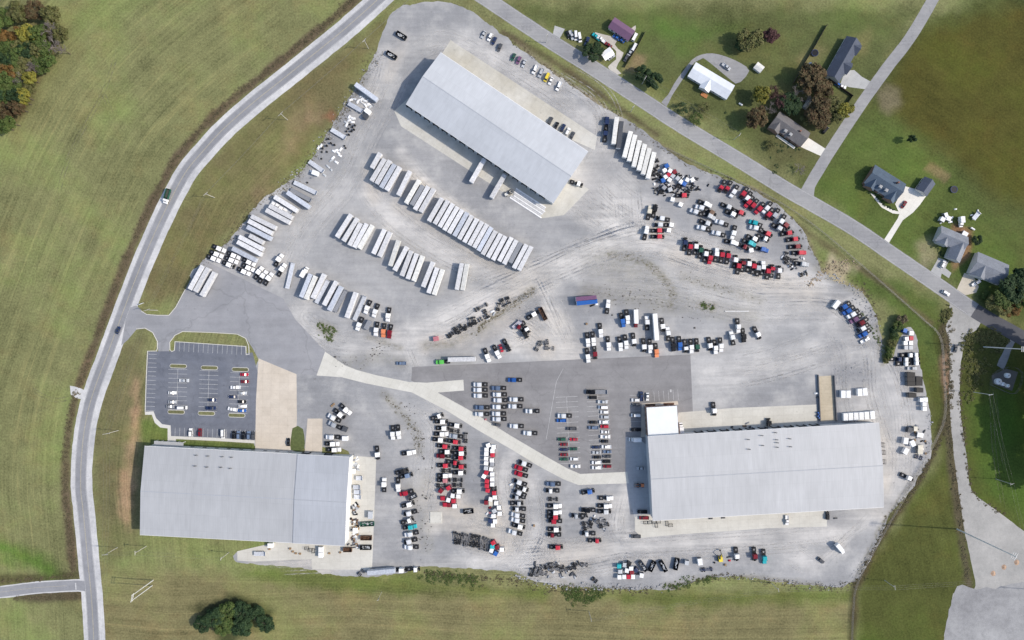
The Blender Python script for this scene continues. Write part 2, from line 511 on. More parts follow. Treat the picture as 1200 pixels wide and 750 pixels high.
    a = me.attributes.new('swath', 'FLOAT', 'POINT'); a.data.foreach_set('value', U.astype(np.float32))
    a = me.attributes.new('mown', 'FLOAT', 'POINT'); a.data.foreach_set('value', stripe.astype(np.float32))
    m = bpy.data.materials.new('meadow turf'); t, N, L = nt(m); b = N['Principled BSDF']
    def attr(n):
        k = N.new('ShaderNodeAttribute'); k.attribute_name = n; return k
    base = attr('turf').outputs['Color']; U_ = attr('swath').outputs['Fac']; S_ = attr('mown').outputs['Fac']
    g = N.new('ShaderNodeNewGeometry')
    lowv = N.new('ShaderNodeVectorMath'); lowv.operation = 'MULTIPLY'; L.new(g.outputs['Position'], lowv.inputs[0]); lowv.inputs[1].default_value = (.012, .012, 0)
    cx = N.new('ShaderNodeCombineXYZ'); L.new(U_, cx.inputs[0])
    def stripes(k, wgt):
        sc_ = N.new('ShaderNodeVectorMath'); sc_.operation = 'SCALE'; L.new(cx.outputs[0], sc_.inputs[0]); sc_.inputs['Scale'].default_value = k
        ad = N.new('ShaderNodeVectorMath'); L.new(sc_.outputs[0], ad.inputs[0]); L.new(lowv.outputs[0], ad.inputs[1])
        f = noise_fac(N, L, 1.0, 3, .6, ad.outputs[0])
        return rng_map(N, L, f, .3, .7, -wgt, wgt)
    st = math_n(N, L, 'MULTIPLY', math_n(N, L, 'ADD', math_n(N, L, 'ADD', stripes(.55, .12), stripes(.16, .12)), stripes(1.5, .13)), S_)
    big = rng_map(N, L, noise_fac(N, L, .018, 4, .55), .3, .7, -.22, .22)
    midn = rng_map(N, L, noise_fac(N, L, .10, 5, .65), .3, .7, -.16, .16)
    fine = rng_map(N, L, noise_fac(N, L, .9, 4, .75), .3, .7, -.34, .34)
    tot = math_n(N, L, 'ADD', math_n(N, L, 'ADD', big, midn), math_n(N, L, 'ADD', fine, st))
    fac = math_n(N, L, 'ADD', tot, 1.0)
    dry = rng_map(N, L, noise_fac(N, L, .035, 5, .7), .5, .72, 0, .62)
    dry2 = math_n(N, L, 'MULTIPLY', rng_map(N, L, st, .05, .25, 0, .4), 1.0)
    dry = math_n(N, L, 'MAXIMUM', dry, dry2)
    tan = mixc(N, L, 1.0, base, (1.30, 1.06, 1.02), 'MULTIPLY')
    c = mixc(N, L, dry, base, tan)
    lush = rng_map(N, L, noise_fac(N, L, .018, 5, .65), .48, .68, 0, .8)
    grn = mixc(N, L, 1.0, base, (.80, .99, .72), 'MULTIPLY')
    c = mixc(N, L, lush, c, grn)
    L.new(scale_col(N, L, c, fac), b.inputs['Base Color'])
    b.inputs['Roughness'].default_value = .95; b.inputs['Specular IOR Level'].default_value = .1
    me.materials.append(m)
    o = bpy.data.objects.new('ground', me); col.objects.link(o); o['kind'] = 'structure'
ground()

# ---- gravel yard
TRACKS = [
 ([(560, 360), (600, 345), (640, 335)], 10, .9), ([(505, 400), (540, 385), (580, 360)], 6, .55), ([(690, 215), (720, 245), (745, 262)], 12, .8), ([(655, 235), (690, 258)], 4, .9), ([(440, 185), (432, 215), (450, 245)], 5, .55),
 ([(365, 350), (350, 375), (390, 400), (430, 405)], 6, .5), ([(420, 400), (470, 410)], 5, .45), ([(540, 610), (560, 618), (596, 625)], 9, .75), ([(500, 585), (520, 595)], 6, .6), ([(600, 655), (640, 650), (620, 640)], 8, .6), ([(655, 650), (700, 640)], 6, .6), ([(920, 640), (950, 660)], 7, .5), ([(730, 590), (727, 620), (740, 636)], 5, .9),
 ([(700, 320), (780, 330), (860, 350), (940, 360)], 10, .55), ([(575, 380), (620, 395), (600, 405)], 5, .7), ([(880, 350), (960, 350), (1000, 360)], 10, .4), ([(580, 490), (640, 520)], 3, .1), ([(800, 300), (860, 318), (930, 330)], 5, .6), ([(450, 60), (440, 100), (420, 130)], 5, .6),  # pale, dusty traffic lanes: (pixels, half width m, strength)
 ([(470, 60), (455, 110), (430, 160), (405, 215), (360, 270), (330, 330)], 6, .25),
 ([(470, 178), (500, 215), (560, 265), (625, 322)], 3.5, .9),
 ([(430, 225), (470, 262), (540, 305), (610, 340)], 5, .7),
 ([(470, 400), (540, 370), (600, 340), (640, 320), (700, 295), (760, 282), (820, 300), (900, 325), (960, 340)], 8, .85),
 ([(625, 322), (690, 290), (740, 270), (780, 268)], 5, .9),
 ([(665, 235), (700, 255), (735, 275)], 7, 1.0), ([(735, 215), (738, 250), (740, 275)], 5, .6),
 ([(622, 320), (640, 355), (655, 385), (668, 420)], 6, 1.0), ([(617, 345), (640, 400)], 2, .4),
 ([(480, 400), (490, 425), (500, 445)], 6, .7), ([(940, 350), (1000, 400), (1010, 470), (1040, 560)], 9, .45),
 ([(1000, 400), (900, 430), (830, 440)], 8, .4), ([(960, 435), (1020, 415), (1050, 470), (1055, 560), (1040, 600)], 6, .4),
 ([(500, 668), (560, 660), (620, 652), (680, 650), (730, 640), (760, 640), (960, 625), (1030, 600)], 6, .65),
 ([(560, 663), (596, 650), (600, 625), (590, 560), (600, 535)], 4, .55), ([(735, 575), (728, 620), (745, 640)], 4, .9),
 ([(500, 590), (512, 570), (505, 620)], 5, .6), ([(620, 560), (625, 620), (610, 650)], 5, .45), ([(545, 605), (560, 625)], 9, .45),
 ([(455, 480), (505, 500), (500, 590)], 6, .3), ([(640, 75), (700, 115), (712, 160), (680, 210)], 6, .4),
 ([(560, 60), (620, 95), (700, 150)], 5, .45), ([(480, 60), (520, 45), (580, 70)], 7, .35), ([(590, 365), (640, 400), (650, 415)], 5, .5),
 ([(960, 660), (1010, 615), (1020, 600)], 2, .6), ([(600, 680), (690, 672), (760, 660)], 4, .35), ([(300, 660), (420, 655)], 6, .4),
]
DARKS = [([(985, 438), (1000, 436), (1012, 440)], 6, .75), ([(250, 300), (300, 280)], 8, .3), ([(400, 310), (500, 350)], 10, .25), ([(700, 420), (690, 400)], 8, .2), ([(560, 90), (620, 120)], 8, .2), ([(430, 170), (480, 190)], 8, .25), ([(700, 205), (690, 240), (650, 265)], 9, .4), ([(780, 240), (800, 262)], 5, .6), ([(470, 300), (520, 340), (450, 320)], 8, .25),
         ([(570, 395), (610, 365), (630, 350)], 4, .8), ([(700, 330), (760, 345), (860, 375)], 9, .25), ([(425, 500), (430, 540), (455, 560)], 8, .45), ([(600, 435), (640, 432)], 4, .3),
         ([(640, 60), (700, 98), (748, 132)], 3.5, .8), ([(765, 160), (820, 195)], 3, .5), ([(360, 490), (375, 515)], 7, .5), ([(440, 560), (440, 640)], 7, .25), ([(350, 440), (352, 500)], 4, .2), ([(640, 520), (640, 560)], 5, .2), ([(905, 600), (1000, 610)], 5, .4), ([(550, 480), (540, 560)], 6, .2)]
WEEDS = [([(700, 310), (735, 312), (775, 345)], 9, .38), ([(720, 325), (780, 352), (830, 362), (880, 372)], 6, .35), ([(960, 312), (985, 320), (1015, 345)], 4, .55), ([(392, 428), (410, 424), (440, 418), (470, 425)], 4, .3), ([(500, 560), (497, 600), (500, 640)], 5, .3), ([(715, 298), (745, 303), (770, 318), (790, 345), (786, 358)], 3.0, .8), ([(690, 340), (740, 350), (790, 360)], 5, .4), ([(735, 300), (765, 335), (780, 355)], 4, .4), ([(800, 325), (850, 340), (890, 352)], 3.0, .5), ([(820, 358), (835, 360)], 3.0, .95),
         ([(378, 383), (388, 388)], 3.5, .9), ([(382, 393), (386, 398)], 1.6, .7), ([(624, 340), (600, 358), (570, 378), (560, 388)], 2.2, .95), ([(530, 400), (575, 380)], 2.0, .5), ([(500, 405), (530, 404)], 2.2, .6), ([(430, 395), (470, 408)], 1.6, .6),
         ([(450, 462), (475, 490), (490, 510), (492, 530)], 2.6, .55), ([(395, 425), (425, 428), (440, 415)], 3.0, .35), ([(480, 570), (492, 600), (505, 640)], 3, .3), ([(350, 205), (390, 145), (430, 90)], 2.5, .4), ([(235, 310), (262, 330), (330, 370)], 1.2, .3),
         ([(870, 678), (960, 688)], 2.4, .9), ([(780, 690), (830, 680)], 3, .7), ([(600, 670), (700, 690)], 2, .5), ([(1028, 380), (1034, 425)], 1.5, .8), ([(970, 325), (1010, 345)], 2, .5), ([(560, 640), (575, 622)], 4, .25), ([(640, 668), (690, 668)], 3, .4), ([(1000, 685), (1040, 605), (1085, 545)], 1.4, .7)]
DUST = [([(525, 600), (550, 612), (590, 628)], 12, .8), ([(505, 585), (515, 600)], 8, .6), ([(600, 360), (575, 380), (545, 395)], 7, .9), ([(520, 400), (500, 405)], 5, .7), ([(600, 345), (630, 330)], 8, .6), ([(465, 240), (500, 260), (540, 285), (600, 325)], 4, .6), ([(432, 200), (438, 232)], 4, .7), ([(640, 650), (700, 640), (660, 655)], 8, .5),
        ([(790, 300), (860, 322), (950, 345)], 7, .6), ([(300, 662), (380, 666)], 6, .5), ([(470, 195), (500, 222)], 3, .5), ([(655, 380), (672, 425)], 8, .4), ([(1030, 500), (1040, 540), (1030, 600)], 5, .5), ([(620, 395), (640, 412)], 8, .6), ([(640, 660), (680, 668)], 5, .7), ([(470, 60), (455, 90)], 4, .4)]
def lanes(L_, blur=.6):
    segs = [(tup(spline(W2(p), 6)), w, s) for p, w, s in L_]
    def fn(x, y):
        r = np.zeros_like(x)
        for p, w, s in segs:
            d = dist_np(x, y, p)
            r = np.maximum(r, s * (1 - sstep(w * .2, w * 1.7, d)))
        return r
    return fn
def gravel_material():
    m = bpy.data.materials.new('crushed limestone'); t, N, L = nt(m); b = N['Principled BSDF']
    def attr(n):
        k = N.new('ShaderNodeAttribute'); k.attribute_name = n; return k.outputs['Fac']
    tr, dk, wd = attr('track'), attr('dark'), attr('weed')
    n1 = noise_fac(N, L, .012, 4, .55); n2 = noise_fac(N, L, .06, 5, .65); n3 = noise_fac(N, L, .5, 5, .7); n4 = noise_fac(N, L, 2.2, 3, .8)
    s1 = noise_fac(N, L, 1.0, 4, .6, None, (R(-32), .03, .35)); s2 = noise_fac(N, L, 1.0, 4, .6, None, (R(12), .025, .4)); s3 = noise_fac(N, L, 1.0, 3, .6, None, (R(60), .03, .45))
    f = math_n(N, L, 'ADD', rng_map(N, L, n1, .3, .7, -.10, .10), rng_map(N, L, n2, .3, .7, -.11, .11))
    f = math_n(N, L, 'ADD', f, rng_map(N, L, n3, .3, .7, -.07, .07))
    f = math_n(N, L, 'ADD', f, rng_map(N, L, n4, .3, .7, -.09, .09))
    f = math_n(N, L, 'ADD', f, rng_map(N, L, s1, .35, .65, -.035, .035))
    f = math_n(N, L, 'ADD', f, rng_map(N, L, s2, .35, .65, -.03, .03))
    f = math_n(N, L, 'ADD', f, rng_map(N, L, s3, .35, .65, -.03, .03))
    fac = math_n(N, L, 'ADD', f, 1.0)
    c = mixc(N, L, rng_map(N, L, n1, .36, .64, 0, 1), (.27, .274, .283), (.355, .353, .35))
    c = mixc(N, L, rng_map(N, L, n2, .48, .66, 0, .5), c, (.44, .43, .41))
    trn = math_n(N, L, 'MULTIPLY', tr, rng_map(N, L, math_n(N, L, 'ADD', math_n(N, L, 'MULTIPLY', s1, .5), math_n(N, L, 'MULTIPLY', n2, .5)), .36, .56, .35, 1))
    c = mixc(N, L, trn, c, (.555, .535, .505))
    dkn = math_n(N, L, 'MULTIPLY', dk, rng_map(N, L, n2, .35, .6, .4, 1))
    c = mixc(N, L, dkn, c, (.20, .205, .22))
    dsn = math_n(N, L, 'MULTIPLY', attr('dust'), rng_map(N, L, n2, .35, .6, .3, 1))
    c = mixc(N, L, dsn, c, (.455, .415, .36))
    wn_ = math_n(N, L, 'MULTIPLY', wd, rng_map(N, L, math_n(N, L, 'ADD', math_n(N, L, 'MULTIPLY', n3, .6), math_n(N, L, 'MULTIPLY', n2, .4)), .37, .56, 0, 1))
    wc = mixc(N, L, rng_map(N, L, n3, .4, .6, 0, 1), (.21, .18, .135), (.12, .115, .065))
    c = mixc(N, L, wn_, c, wc)
    # scattered dark stains and oil spots
    v = noise_fac(N, L, .28, 3, .6); sp = rng_map(N, L, v, .66, .76, 0, .5)
    c = mixc(N, L, sp, c, (.14, .135, .13))
    L.new(scale_col(N, L, c, fac), b.inputs['Base Color'])
    b.inputs['Roughness'].default_value = .95; b.inputs['Specular IOR Level'].default_value = .15
    bp = N.new('ShaderNodeBump'); bp.inputs['Strength'].default_value = .35; bp.inputs['Distance'].default_value = .15
    L.new(n3, bp.inputs['Height']); L.new(bp.outputs[0], b.inputs['Normal'])
    return m
M_GRAVEL = gravel_material()
YA = {'track': lanes(TRACKS), 'dark': lanes(DARKS), 'weed': lanes(WEEDS), 'dust': lanes(DUST)}
sheet('gravel_yard', yard, 0.016, M_GRAVEL, 2.0, YA)

def stone_mat(name, c, c2, sc=(.05, .5, 2.5), amp=(.08, .06, .08), joints=None, ang=0.0, stretch=None, cracks=0):
    m = bpy.data.materials.new(name); t, N, L = nt(m); b = N['Principled BSDF']
    f = None; fs = []
    for s, a in zip(sc, amp):
        n = noise_fac(N, L, s, 5, .65); fs.append(n)
        r = rng_map(N, L, n, .3, .7, -a, a)
        f = r if f is None else math_n(N, L, 'ADD', f, r)
    if stretch:
        s1 = noise_fac(N, L, 1.0, 4, .6, None, stretch)
        f = math_n(N, L, 'ADD', f, rng_map(N, L, s1, .35, .65, -.06, .06))
    fac = math_n(N, L, 'ADD', f, 1.0)
    stn = rng_map(N, L, noise_fac(N, L, .4, 3, .6), .62, .74, 1.0, .80)
    fac = math_n(N, L, 'MULTIPLY', fac, stn)
    if cracks:
        vo = N.new('ShaderNodeTexVoronoi'); vo.feature = 'DISTANCE_TO_EDGE'; vo.inputs['Scale'].default_value = cracks
        g2 = N.new('ShaderNodeNewGeometry'); wv = N.new('ShaderNodeTexNoise'); wv.inputs['Scale'].default_value = .15; L.new(g2.outputs['Position'], wv.inputs['Vector'])
        ad = N.new('ShaderNodeVectorMath'); ad.operation = 'MULTIPLY_ADD'; L.new(wv.outputs['Color'], ad.inputs[0]); ad.inputs[1].default_value = (9, 9, 0); L.new(g2.outputs['Position'], ad.inputs[2])
        L.new(ad.outputs[0], vo.inputs['Vector'])
        fac = math_n(N, L, 'MULTIPLY', fac, rng_map(N, L, vo.outputs['Distance'], 0, .012, .85, 1.0))
    cc = mixc(N, L, rng_map(N, L, fs[0], .35, .65, 0, 1), c, c2)
    if joints:
        g = N.new('ShaderNodeNewGeometry'); mp = N.new('ShaderNodeMapping'); mp.inputs['Rotation'].default_value = (0, 0, -ang)
        L.new(g.outputs['Position'], mp.inputs['Vector'])
        br = N.new('ShaderNodeTexBrick'); br.offset = 0.0
        br.inputs['Scale'].default_value = 1.0; br.inputs['Mortar Size'].default_value = .07; br.inputs['Mortar Smooth'].default_value = .3
        br.inputs['Brick Width'].default_value = joints[0]; br.inputs['Row Height'].default_value = joints[1]
        br.inputs['Color1'].default_value = (1, 1, 1, 1); br.inputs['Color2'].default_value = (.955, .955, .955, 1); br.inputs['Mortar'].default_value = (.84, .83, .82, 1)
        L.new(mp.outputs[0], br.inputs['Vector'])
        cc = mixc(N, L, 1.0, cc, br.outputs['Color'], 'MULTIPLY')
    L.new(scale_col(N, L, cc, fac), b.inputs['Base Color']); b.inputs['Roughness'].default_value = .9
    b.inputs['Specular IOR Level'].default_value = .2
    return m
M_ASPHALT = stone_mat('worn road asphalt', (.225, .23, .245), (.27, .272, .285), (.03, .3, 2.0), (.08, .08, .08))
M_ASPHALT_NE = stone_mat('sun bleached asphalt', (.265, .265, .272), (.30, .298, .295), stretch=(R(-32), .02, .8), cracks=.06)
M_ASPHALT_NEW = stone_mat('new dark asphalt', (.085, .088, .10), (.10, .10, .11))
M_LOT = stone_mat('grey lot asphalt', (.215, .21, .212), (.245, .24, .24), stretch=(R(2), .02, .3), cracks=.04)
M_LOT2 = stone_mat('blue grey lot asphalt', (.135, .147, .178), (.165, .175, .20), (.03, .25, 2.0), (.10, .10, .07), cracks=.05, stretch=(R(0), .03, .25))
M_DRIVE = stone_mat('smooth entrance asphalt', (.255, .26, .275), (.29, .29, .30), (.02, .2, 2.0), (.10, .08, .06), cracks=.02, stretch=(R(-25), .02, .2))
M_SHOULDER = stone_mat('pale chip shoulder', (.46, .46, .465), (.53, .525, .515), (.05, .4, 2.0), (.10, .10, .10))
M_CONC = stone_mat('cream concrete', (.55, .535, .475), (.60, .585, .53), (.04, .4, 2.0), (.06, .05, .04), (4.5, 4.5), R(-28))
M_CONC_N = stone_mat('stained cream concrete', (.48, .455, .385), (.54, .53, .49), (.03, .25, 1.5), (.10, .08, .05), (5, 5), R(-33.8))
M_CONC_S = stone_mat('cream apron concrete', (.53, .51, .455), (.57, .555, .50), (.04, .4, 2.0), (.07, .06, .05), (6, 4), R(3))
M_CONC_T = stone_mat('tan pad concrete', (.53, .465, .38), (.57, .51, .43), (.03, .25, 1.5), (.08, .06, .05), (5, 5), R(-1.5))
M_CONC_W = stone_mat('white driveway concrete', (.66, .645, .58), (.70, .68, .62), (.06, .5, 2.0), (.05, .05, .04), (4, 4), R(-33))
M_CONC_G = stone_mat('grey driveway concrete', (.38, .385, .38), (.43, .43, .42), (.06, .5, 2.0), (.08, .06, .04), (4, 4), R(-33))
M_CONC_B = stone_mat('grey service concrete', (.37, .38, .39), (.41, .415, .42), (.05, .4, 2.0), (.07, .06, .04), (6, 6), R(3))
M_KERB = mat('kerb concrete', (.56, .545, .50), .85, 0, .08)
M_LINE = mat('worn white road paint', (.56, .56, .55), .7, 0, .3, 1.0)
M_YEL = mat('worn yellow road paint', (.40, .36, .26), .7, 0, .3, 1.0)

def flat(name, px, z, m, smooth=False, jit=0.0, step=3.0):
    return sheet(name, densify(W2(px), step, jit, smooth), z, m)

# roads
sheet('road_shoulder', densify(ribbon(west, 6.8, -5.8), 3, .28, False), Z_SH, M_SHOULDER)
sheet('road_shoulder', densify(ribbon(sw, 3.6, -3.6), 3, .3, False), Z_SH - .006, M_SHOULDER)
sheet('road', ribbon(west, 3.3, -3.3), Z_LOT, M_ASPHALT)
sheet('road', densify(ribbon(sw, 2.9, -2.9), 3, .0, False), Z_SH + .006, M_ASPHALT)
cut = next(i for i, p in enumerate(ne) if p.x > (1141 - 600) * GSD)
sheet('road', densify(ribbon(ne[:cut + 1], 4.5, -4.5), 3, .12, False), Z_SH, M_ASPHALT_NE)
sheet('road', ribbon(ne[cut:], 4.3, -4.3), Z_SH, M_ASPHALT_NEW)
sheet('side_road', densify(ribbon(side, 3.3, -3.3), 3, .12, False), Z_SH - .006, M_ASPHALT_NE)
flat('side_road', [(926, 220), (936, 223.3), (941.5, 221.5), (948, 212), (958, 206), (954.5, 222), (953.8, 229), (957, 238), (966, 247), (945, 240)], Z_SH - .003, M_ASPHALT_NE)
mk = MB()
strip_mesh(mk, west[2:-2], 3.05, 2.92, Z_MARK); strip_mesh(mk, west[2:-2], -2.92, -3.05, Z_MARK)
strip_mesh(mk, ne[:cut], 4.0, 3.88, Z_MARK - .02); strip_mesh(mk, ne[:cut], -3.88, -4.0, Z_MARK - .02)
line_mark(mk, P(88.6, 683).xy, P(89.2, 691).xy, .6, Z_MARK)
mk.build('road_edge_lines', M_LINE)['kind'] = 'structure'
mk = MB()
strip_mesh(mk, west[2:-2], .20, .06, Z_MARK); strip_mesh(mk, west[2:-2], -.06, -.20, Z_MARK)
strip_mesh(mk, sw[:-4], .12, .0, Z_MARK - .02)
mk.build('road_centre_lines', M_YEL)['kind'] = 'structure'

# entrance drive, lots, concrete
flat('entrance_drive', [(150, 361), (160, 358), (166, 364), (172, 368), (185, 369), (198, 369), (206, 360), (217, 340), (226, 322), (238, 304), (332, 350), (346, 374), (381, 412), (372, 440), (347, 438), (303, 421),
     (296, 408), (288, 396), (278, 391), (246, 389), (214, 388), (205, 393), (199, 401), (198, 413), (185.5, 413), (184.5, 400), (179, 390), (170, 385), (160, 386), (150, 398), (142, 405)], Z_LOT - .008, M_DRIVE)
flat('parking_lot', [(173.5, 412), (198.5, 411.5), (204.5, 411), (205.5, 400.8), (287.5, 405.5), (288, 414), (296, 413), (303, 440), (302, 480), (299, 516), (200, 512), (199.5, 501), (190, 500), (183.5, 494), (180, 485.5), (170.5, 482.5), (172, 440)], Z_LOT, M_LOT2)
flat('asphalt_lot', [(483, 430), (560, 426.5), (680, 421), (809, 415.5), (812, 483), (795, 483.5), (795, 520), (756, 520), (746, 512), (733, 512), (733, 556), (680, 560), (600, 520), (500, 455), (482, 446)], Z_LOT, M_LOT)
flat('concrete_service_drive', [(733, 511), (768, 511), (768, 612), (747, 612), (743, 605), (735, 575), (733, 556)], Z_LOT - .004, M_CONC_B)
flat('concrete_road', [(381, 412), (404, 428), (418, 433.5), (440, 439.5), (479, 447.6), (500, 448.5), (543, 445), (543.8, 457.6), (513, 460), (556, 484), (600, 511.5), (640, 535), (665, 549), (680, 555.4), (700, 554.5), (735, 552.9), (737, 566.4),
     (700, 567.5), (678, 568.5), (660, 561.5), (630, 545.5), (600, 527), (560, 504), (524, 481.5), (483, 460), (430, 449.5), (400, 442), (371, 440)], Z_CON, M_CONC)
flat('concrete_apron', [(795, 483.5), (860, 478), (957, 474), (958, 500), (790, 512)], Z_CON - .004, M_CONC_S)
flat('concrete_apron', [(744, 606), (770, 598), (980, 586), (969, 597), (969, 617), (900, 619), (800, 626), (752, 630), (744, 622)], Z_CON, M_CONC_S)
flat('concrete_apron', [(528, 47), (700, 160), (697, 176), (640, 150), (516, 66)], Z_CON, M_CONC_N)
flat('concrete_apron', [(462, 130), (482, 112), (640, 228), (668, 208), (676, 212), (690, 222), (661, 252), (634, 256), (600, 232), (470, 148)], Z_CON - .006, M_CONC_N)
flat('concrete_pad', [(303, 420), (347.5, 438.5), (348, 490), (346, 529), (299, 529), (300, 470)], Z_CON, M_CONC_T)
flat('concrete_pad', [(360.5, 490.5), (378, 490.5), (377.5, 531), (357, 531)], Z_CON, M_CONC_T)
flat('concrete_pad', [(409, 534), (441, 536), (437, 645), (436, 668), (366, 667), (365, 655), (300, 658), (278, 657), (278, 646), (330, 634), (405, 636)], Z_CON - .004, M_CONC_S)
flat('concrete_pad', [(503.5, 599.5), (518, 599.5), (518.5, 613.5), (502.5, 613.5)], Z_CON, M_CONC_S)
flat('footpath', [(170, 482.5), (180, 482), (183, 490), (190, 497), (200, 498.5), (200.5, 511), (252, 513), (298.5, 516), (298.5, 519.5), (250, 516.5), (206, 514.5), (207, 520), (196.5, 520), (196.5, 502), (188, 501), (181.5, 495.5), (178, 486), (170, 486)], Z_CON + .006, M_KERB)
flat('footpath', [(752, 473), (794, 470), (795, 474), (757, 477.5), (758, 512), (751, 512)], Z_CON, M_CONC_T)
flat('grass_verge', [(343, 502), (349, 499), (355, 503), (356.5, 526), (341, 527)], Z_MARK + .004, mat('lush turf', (.10, .125, .04), .95, 0, .3, .8), True, .3)

# residential drives
flat('driveway', [(775, 120), (781, 125), (787, 113), (796, 99), (804, 87), (814, 73), (824, 68), (862, 98), (868, 96), (878, 83), (868, 74), (850, 66), (835, 62.5), (822, 64), (811, 70), (800, 84), (790, 98), (783, 111)], Z_SH - .01, M_ASPHALT_NE, True)
flat('driveway', [(990, 83), (1001, 82), (1010, 90), (1023, 97), (1018, 105), (1010, 104), (995, 102), (985, 98)], Z_SH - .01, M_CONC_G)
flat('driveway', [(942, 162), (945, 160), (970, 176), (967, 184), (960, 182), (938, 172)], Z_SH - .01, M_CONC_W)
flat('driveway', [(1031, 285), (1042, 292), (1042, 284), (1058, 258), (1070, 249), (1078, 240), (1085, 230), (1074, 222), (1060, 218), (1049, 239), (1053, 248), (1046, 246), (1035, 240), (1024, 228), (1020, 226), (1021, 228), (1033, 243), (1046, 250), (1054, 251), (1052, 256), (1036, 281)], Z_SH - .01, M_CONC_W)
flat('driveway', [(1087, 324), (1100, 333), (1102, 327), (1104, 320), (1112, 326), (1115, 320), (1108, 314), (1112, 306), (1100, 302)], Z_SH - .01, M_CONC_G, False, .3)
flat('driveway', [(1121, 340), (1131, 346), (1144, 343), (1147, 336), (1140, 322), (1130, 320)], Z_SH - .01, stone_mat('tan driveway concrete', (.50, .45, .36), (.55, .50, .42)))
flat('driveway', [(697, 38), (735, 46), (745, 30), (720, 52), (731, 62), (722, 80), (728, 86), (722, 88), (712, 78), (722, 70), (722, 60), (712, 52), (700, 46)], Z_SH - .01, stone_mat('pale gravel drive', (.44, .41, .36), (.50, .47, .42), amp=(.1, .1, .1)), True, .4)
flat('driveway', [(650, 30), (662, 34), (656, 45), (648, 40)], Z_SH - .01, M_CONC_G)
flat('gravel_lane', [(1113, 355), (1127, 365), (1142, 373), (1150, 378), (1146, 385), (1136, 393), (1130, 405), (1126, 425), (1125, 450), (1125.5, 480), (1129, 510), (1133, 540), (1136, 566), (1141, 578), (1153, 588), (1166, 597), (1180, 607), (1200, 622), (1260, 660), (1300, 760),
     (1120, 760), (1118, 712), (1117, 695), (1142, 691), (1136, 650), (1129, 615), (1124, 580), (1119, 540), (1114.5, 500), (1112, 460), (1113, 430), (1112, 400), (1108, 385), (1112, 372)], Z_SH - .012, stone_mat('lane gravel', (.32, .315, .30), (.375, .365, .345), (.04, .4, 2.0), (.10, .10, .12)), True, .5)
flat('gravel_slab', [(1118, 694), (1145, 691), (1200, 683), (1300, 670), (1300, 800), (1122, 800)], Z_SH - .004, stone_mat('blue grey gravel', (.25, .25, .255), (.31, .31, .31), (.04, .4, 2.0), (.12, .14, .14)), True, 1.6)
flat('gravel_compound', [(1162, 440), (1179, 432), (1193, 436), (1186, 458), (1164, 450)], Z_SH, stone_mat('compound gravel', (.13, .125, .115), (.16, .155, .14)))
flat('path', [(1168, 428), (1176, 433), (1184, 412), (1192, 396), (1186, 394), (1178, 408)], Z_SH - .014, M_ASPHALT_NE, True, .4)
flat('gravel_strip', [(82, 452), (100, 458), (96, 468), (83, 462)], Z_SH - .012, M_SHOULDER, True, .3)

# loading ramp with its two retaining walls
flat('loading_ramp', [(959, 441), (976, 440), (979, 493), (961, 494)], Z_CON + .004, stone_mat('tan ramp concrete', (.42, .36, .26), (.47, .41, .31), (.05, .4, 2), (.08, .06, .05), stretch=(R(88), .04, .8)))

# kerbs
kb = MB()
def kerb(px, w=.35, h=.14, z=.05, closed=False):
    l = W2(px)
    if closed: l = l + [l[0]]
    for a, b in zip(l[:-1], l[1:]):
        t = (b - a).normalized(); n = Vector((-t.y, t.x)) * w / 2; a = a - t * w * .4; b = b + t * w * .4
        kb.prism([(a - n).to_tuple(), (b - n).to_tuple(), (b + n).to_tuple(), (a + n).to_tuple()], z - .04, z + h + random.uniform(0, .006))
kerb([(173, 411.5), (183.5, 411.3), (184.5, 408), (184.5, 400), (179, 389.5), (170, 384.5), (160, 385.5)])
kerb([(173, 411.5), (171.6, 440), (170.2, 482.5)])
kerb([(288, 406), (205.2, 400.3), (204.5, 410.5), (201.5, 412), (199.2, 410), (199, 401), (205, 393), (214, 388.5), (246, 389.5), (278, 391.5), (288, 396.5), (291.5, 405), (292, 415), (288.5, 415.5), (288, 406)])
kerb([(165.5, 364.5), (172, 368.5), (185, 369.5), (198, 369.5), (206, 360), (217, 339.5)], .3)
kb.build('kerb', M_KERB)['kind'] = 'structure'

TURF_I = mat('island turf', (.135, .135, .06), .95, 0, .3, .8)
def island(px, py, w=20, h=5):
    o = tag(empty('parking_island', P(px, py, 0), R(-1.6)), kind='structure')
    def cap(L_, W_):
        r = W_ / 2; pts = []
        for s in (1, -1):
            for i in range(9):
                t = -math.pi / 2 + math.pi * i / 8
                pts.append((s * (L_ / 2 - r + r * math.cos(t)), s * r * math.sin(t)))
        return pts
    MB().prism(cap(w * GSD, h * GSD), 0, .19).build('kerb_ring', M_KERB, o)
    MB().prism(cap(w * GSD - .5, h * GSD - .6), .1, .23).build('turf', TURF_I, o)
for c in ((209, 429), (245.5, 431), (281.6, 433), (206.6, 482.8), (242, 484.4), (277.5, 486.7)): island(*c)

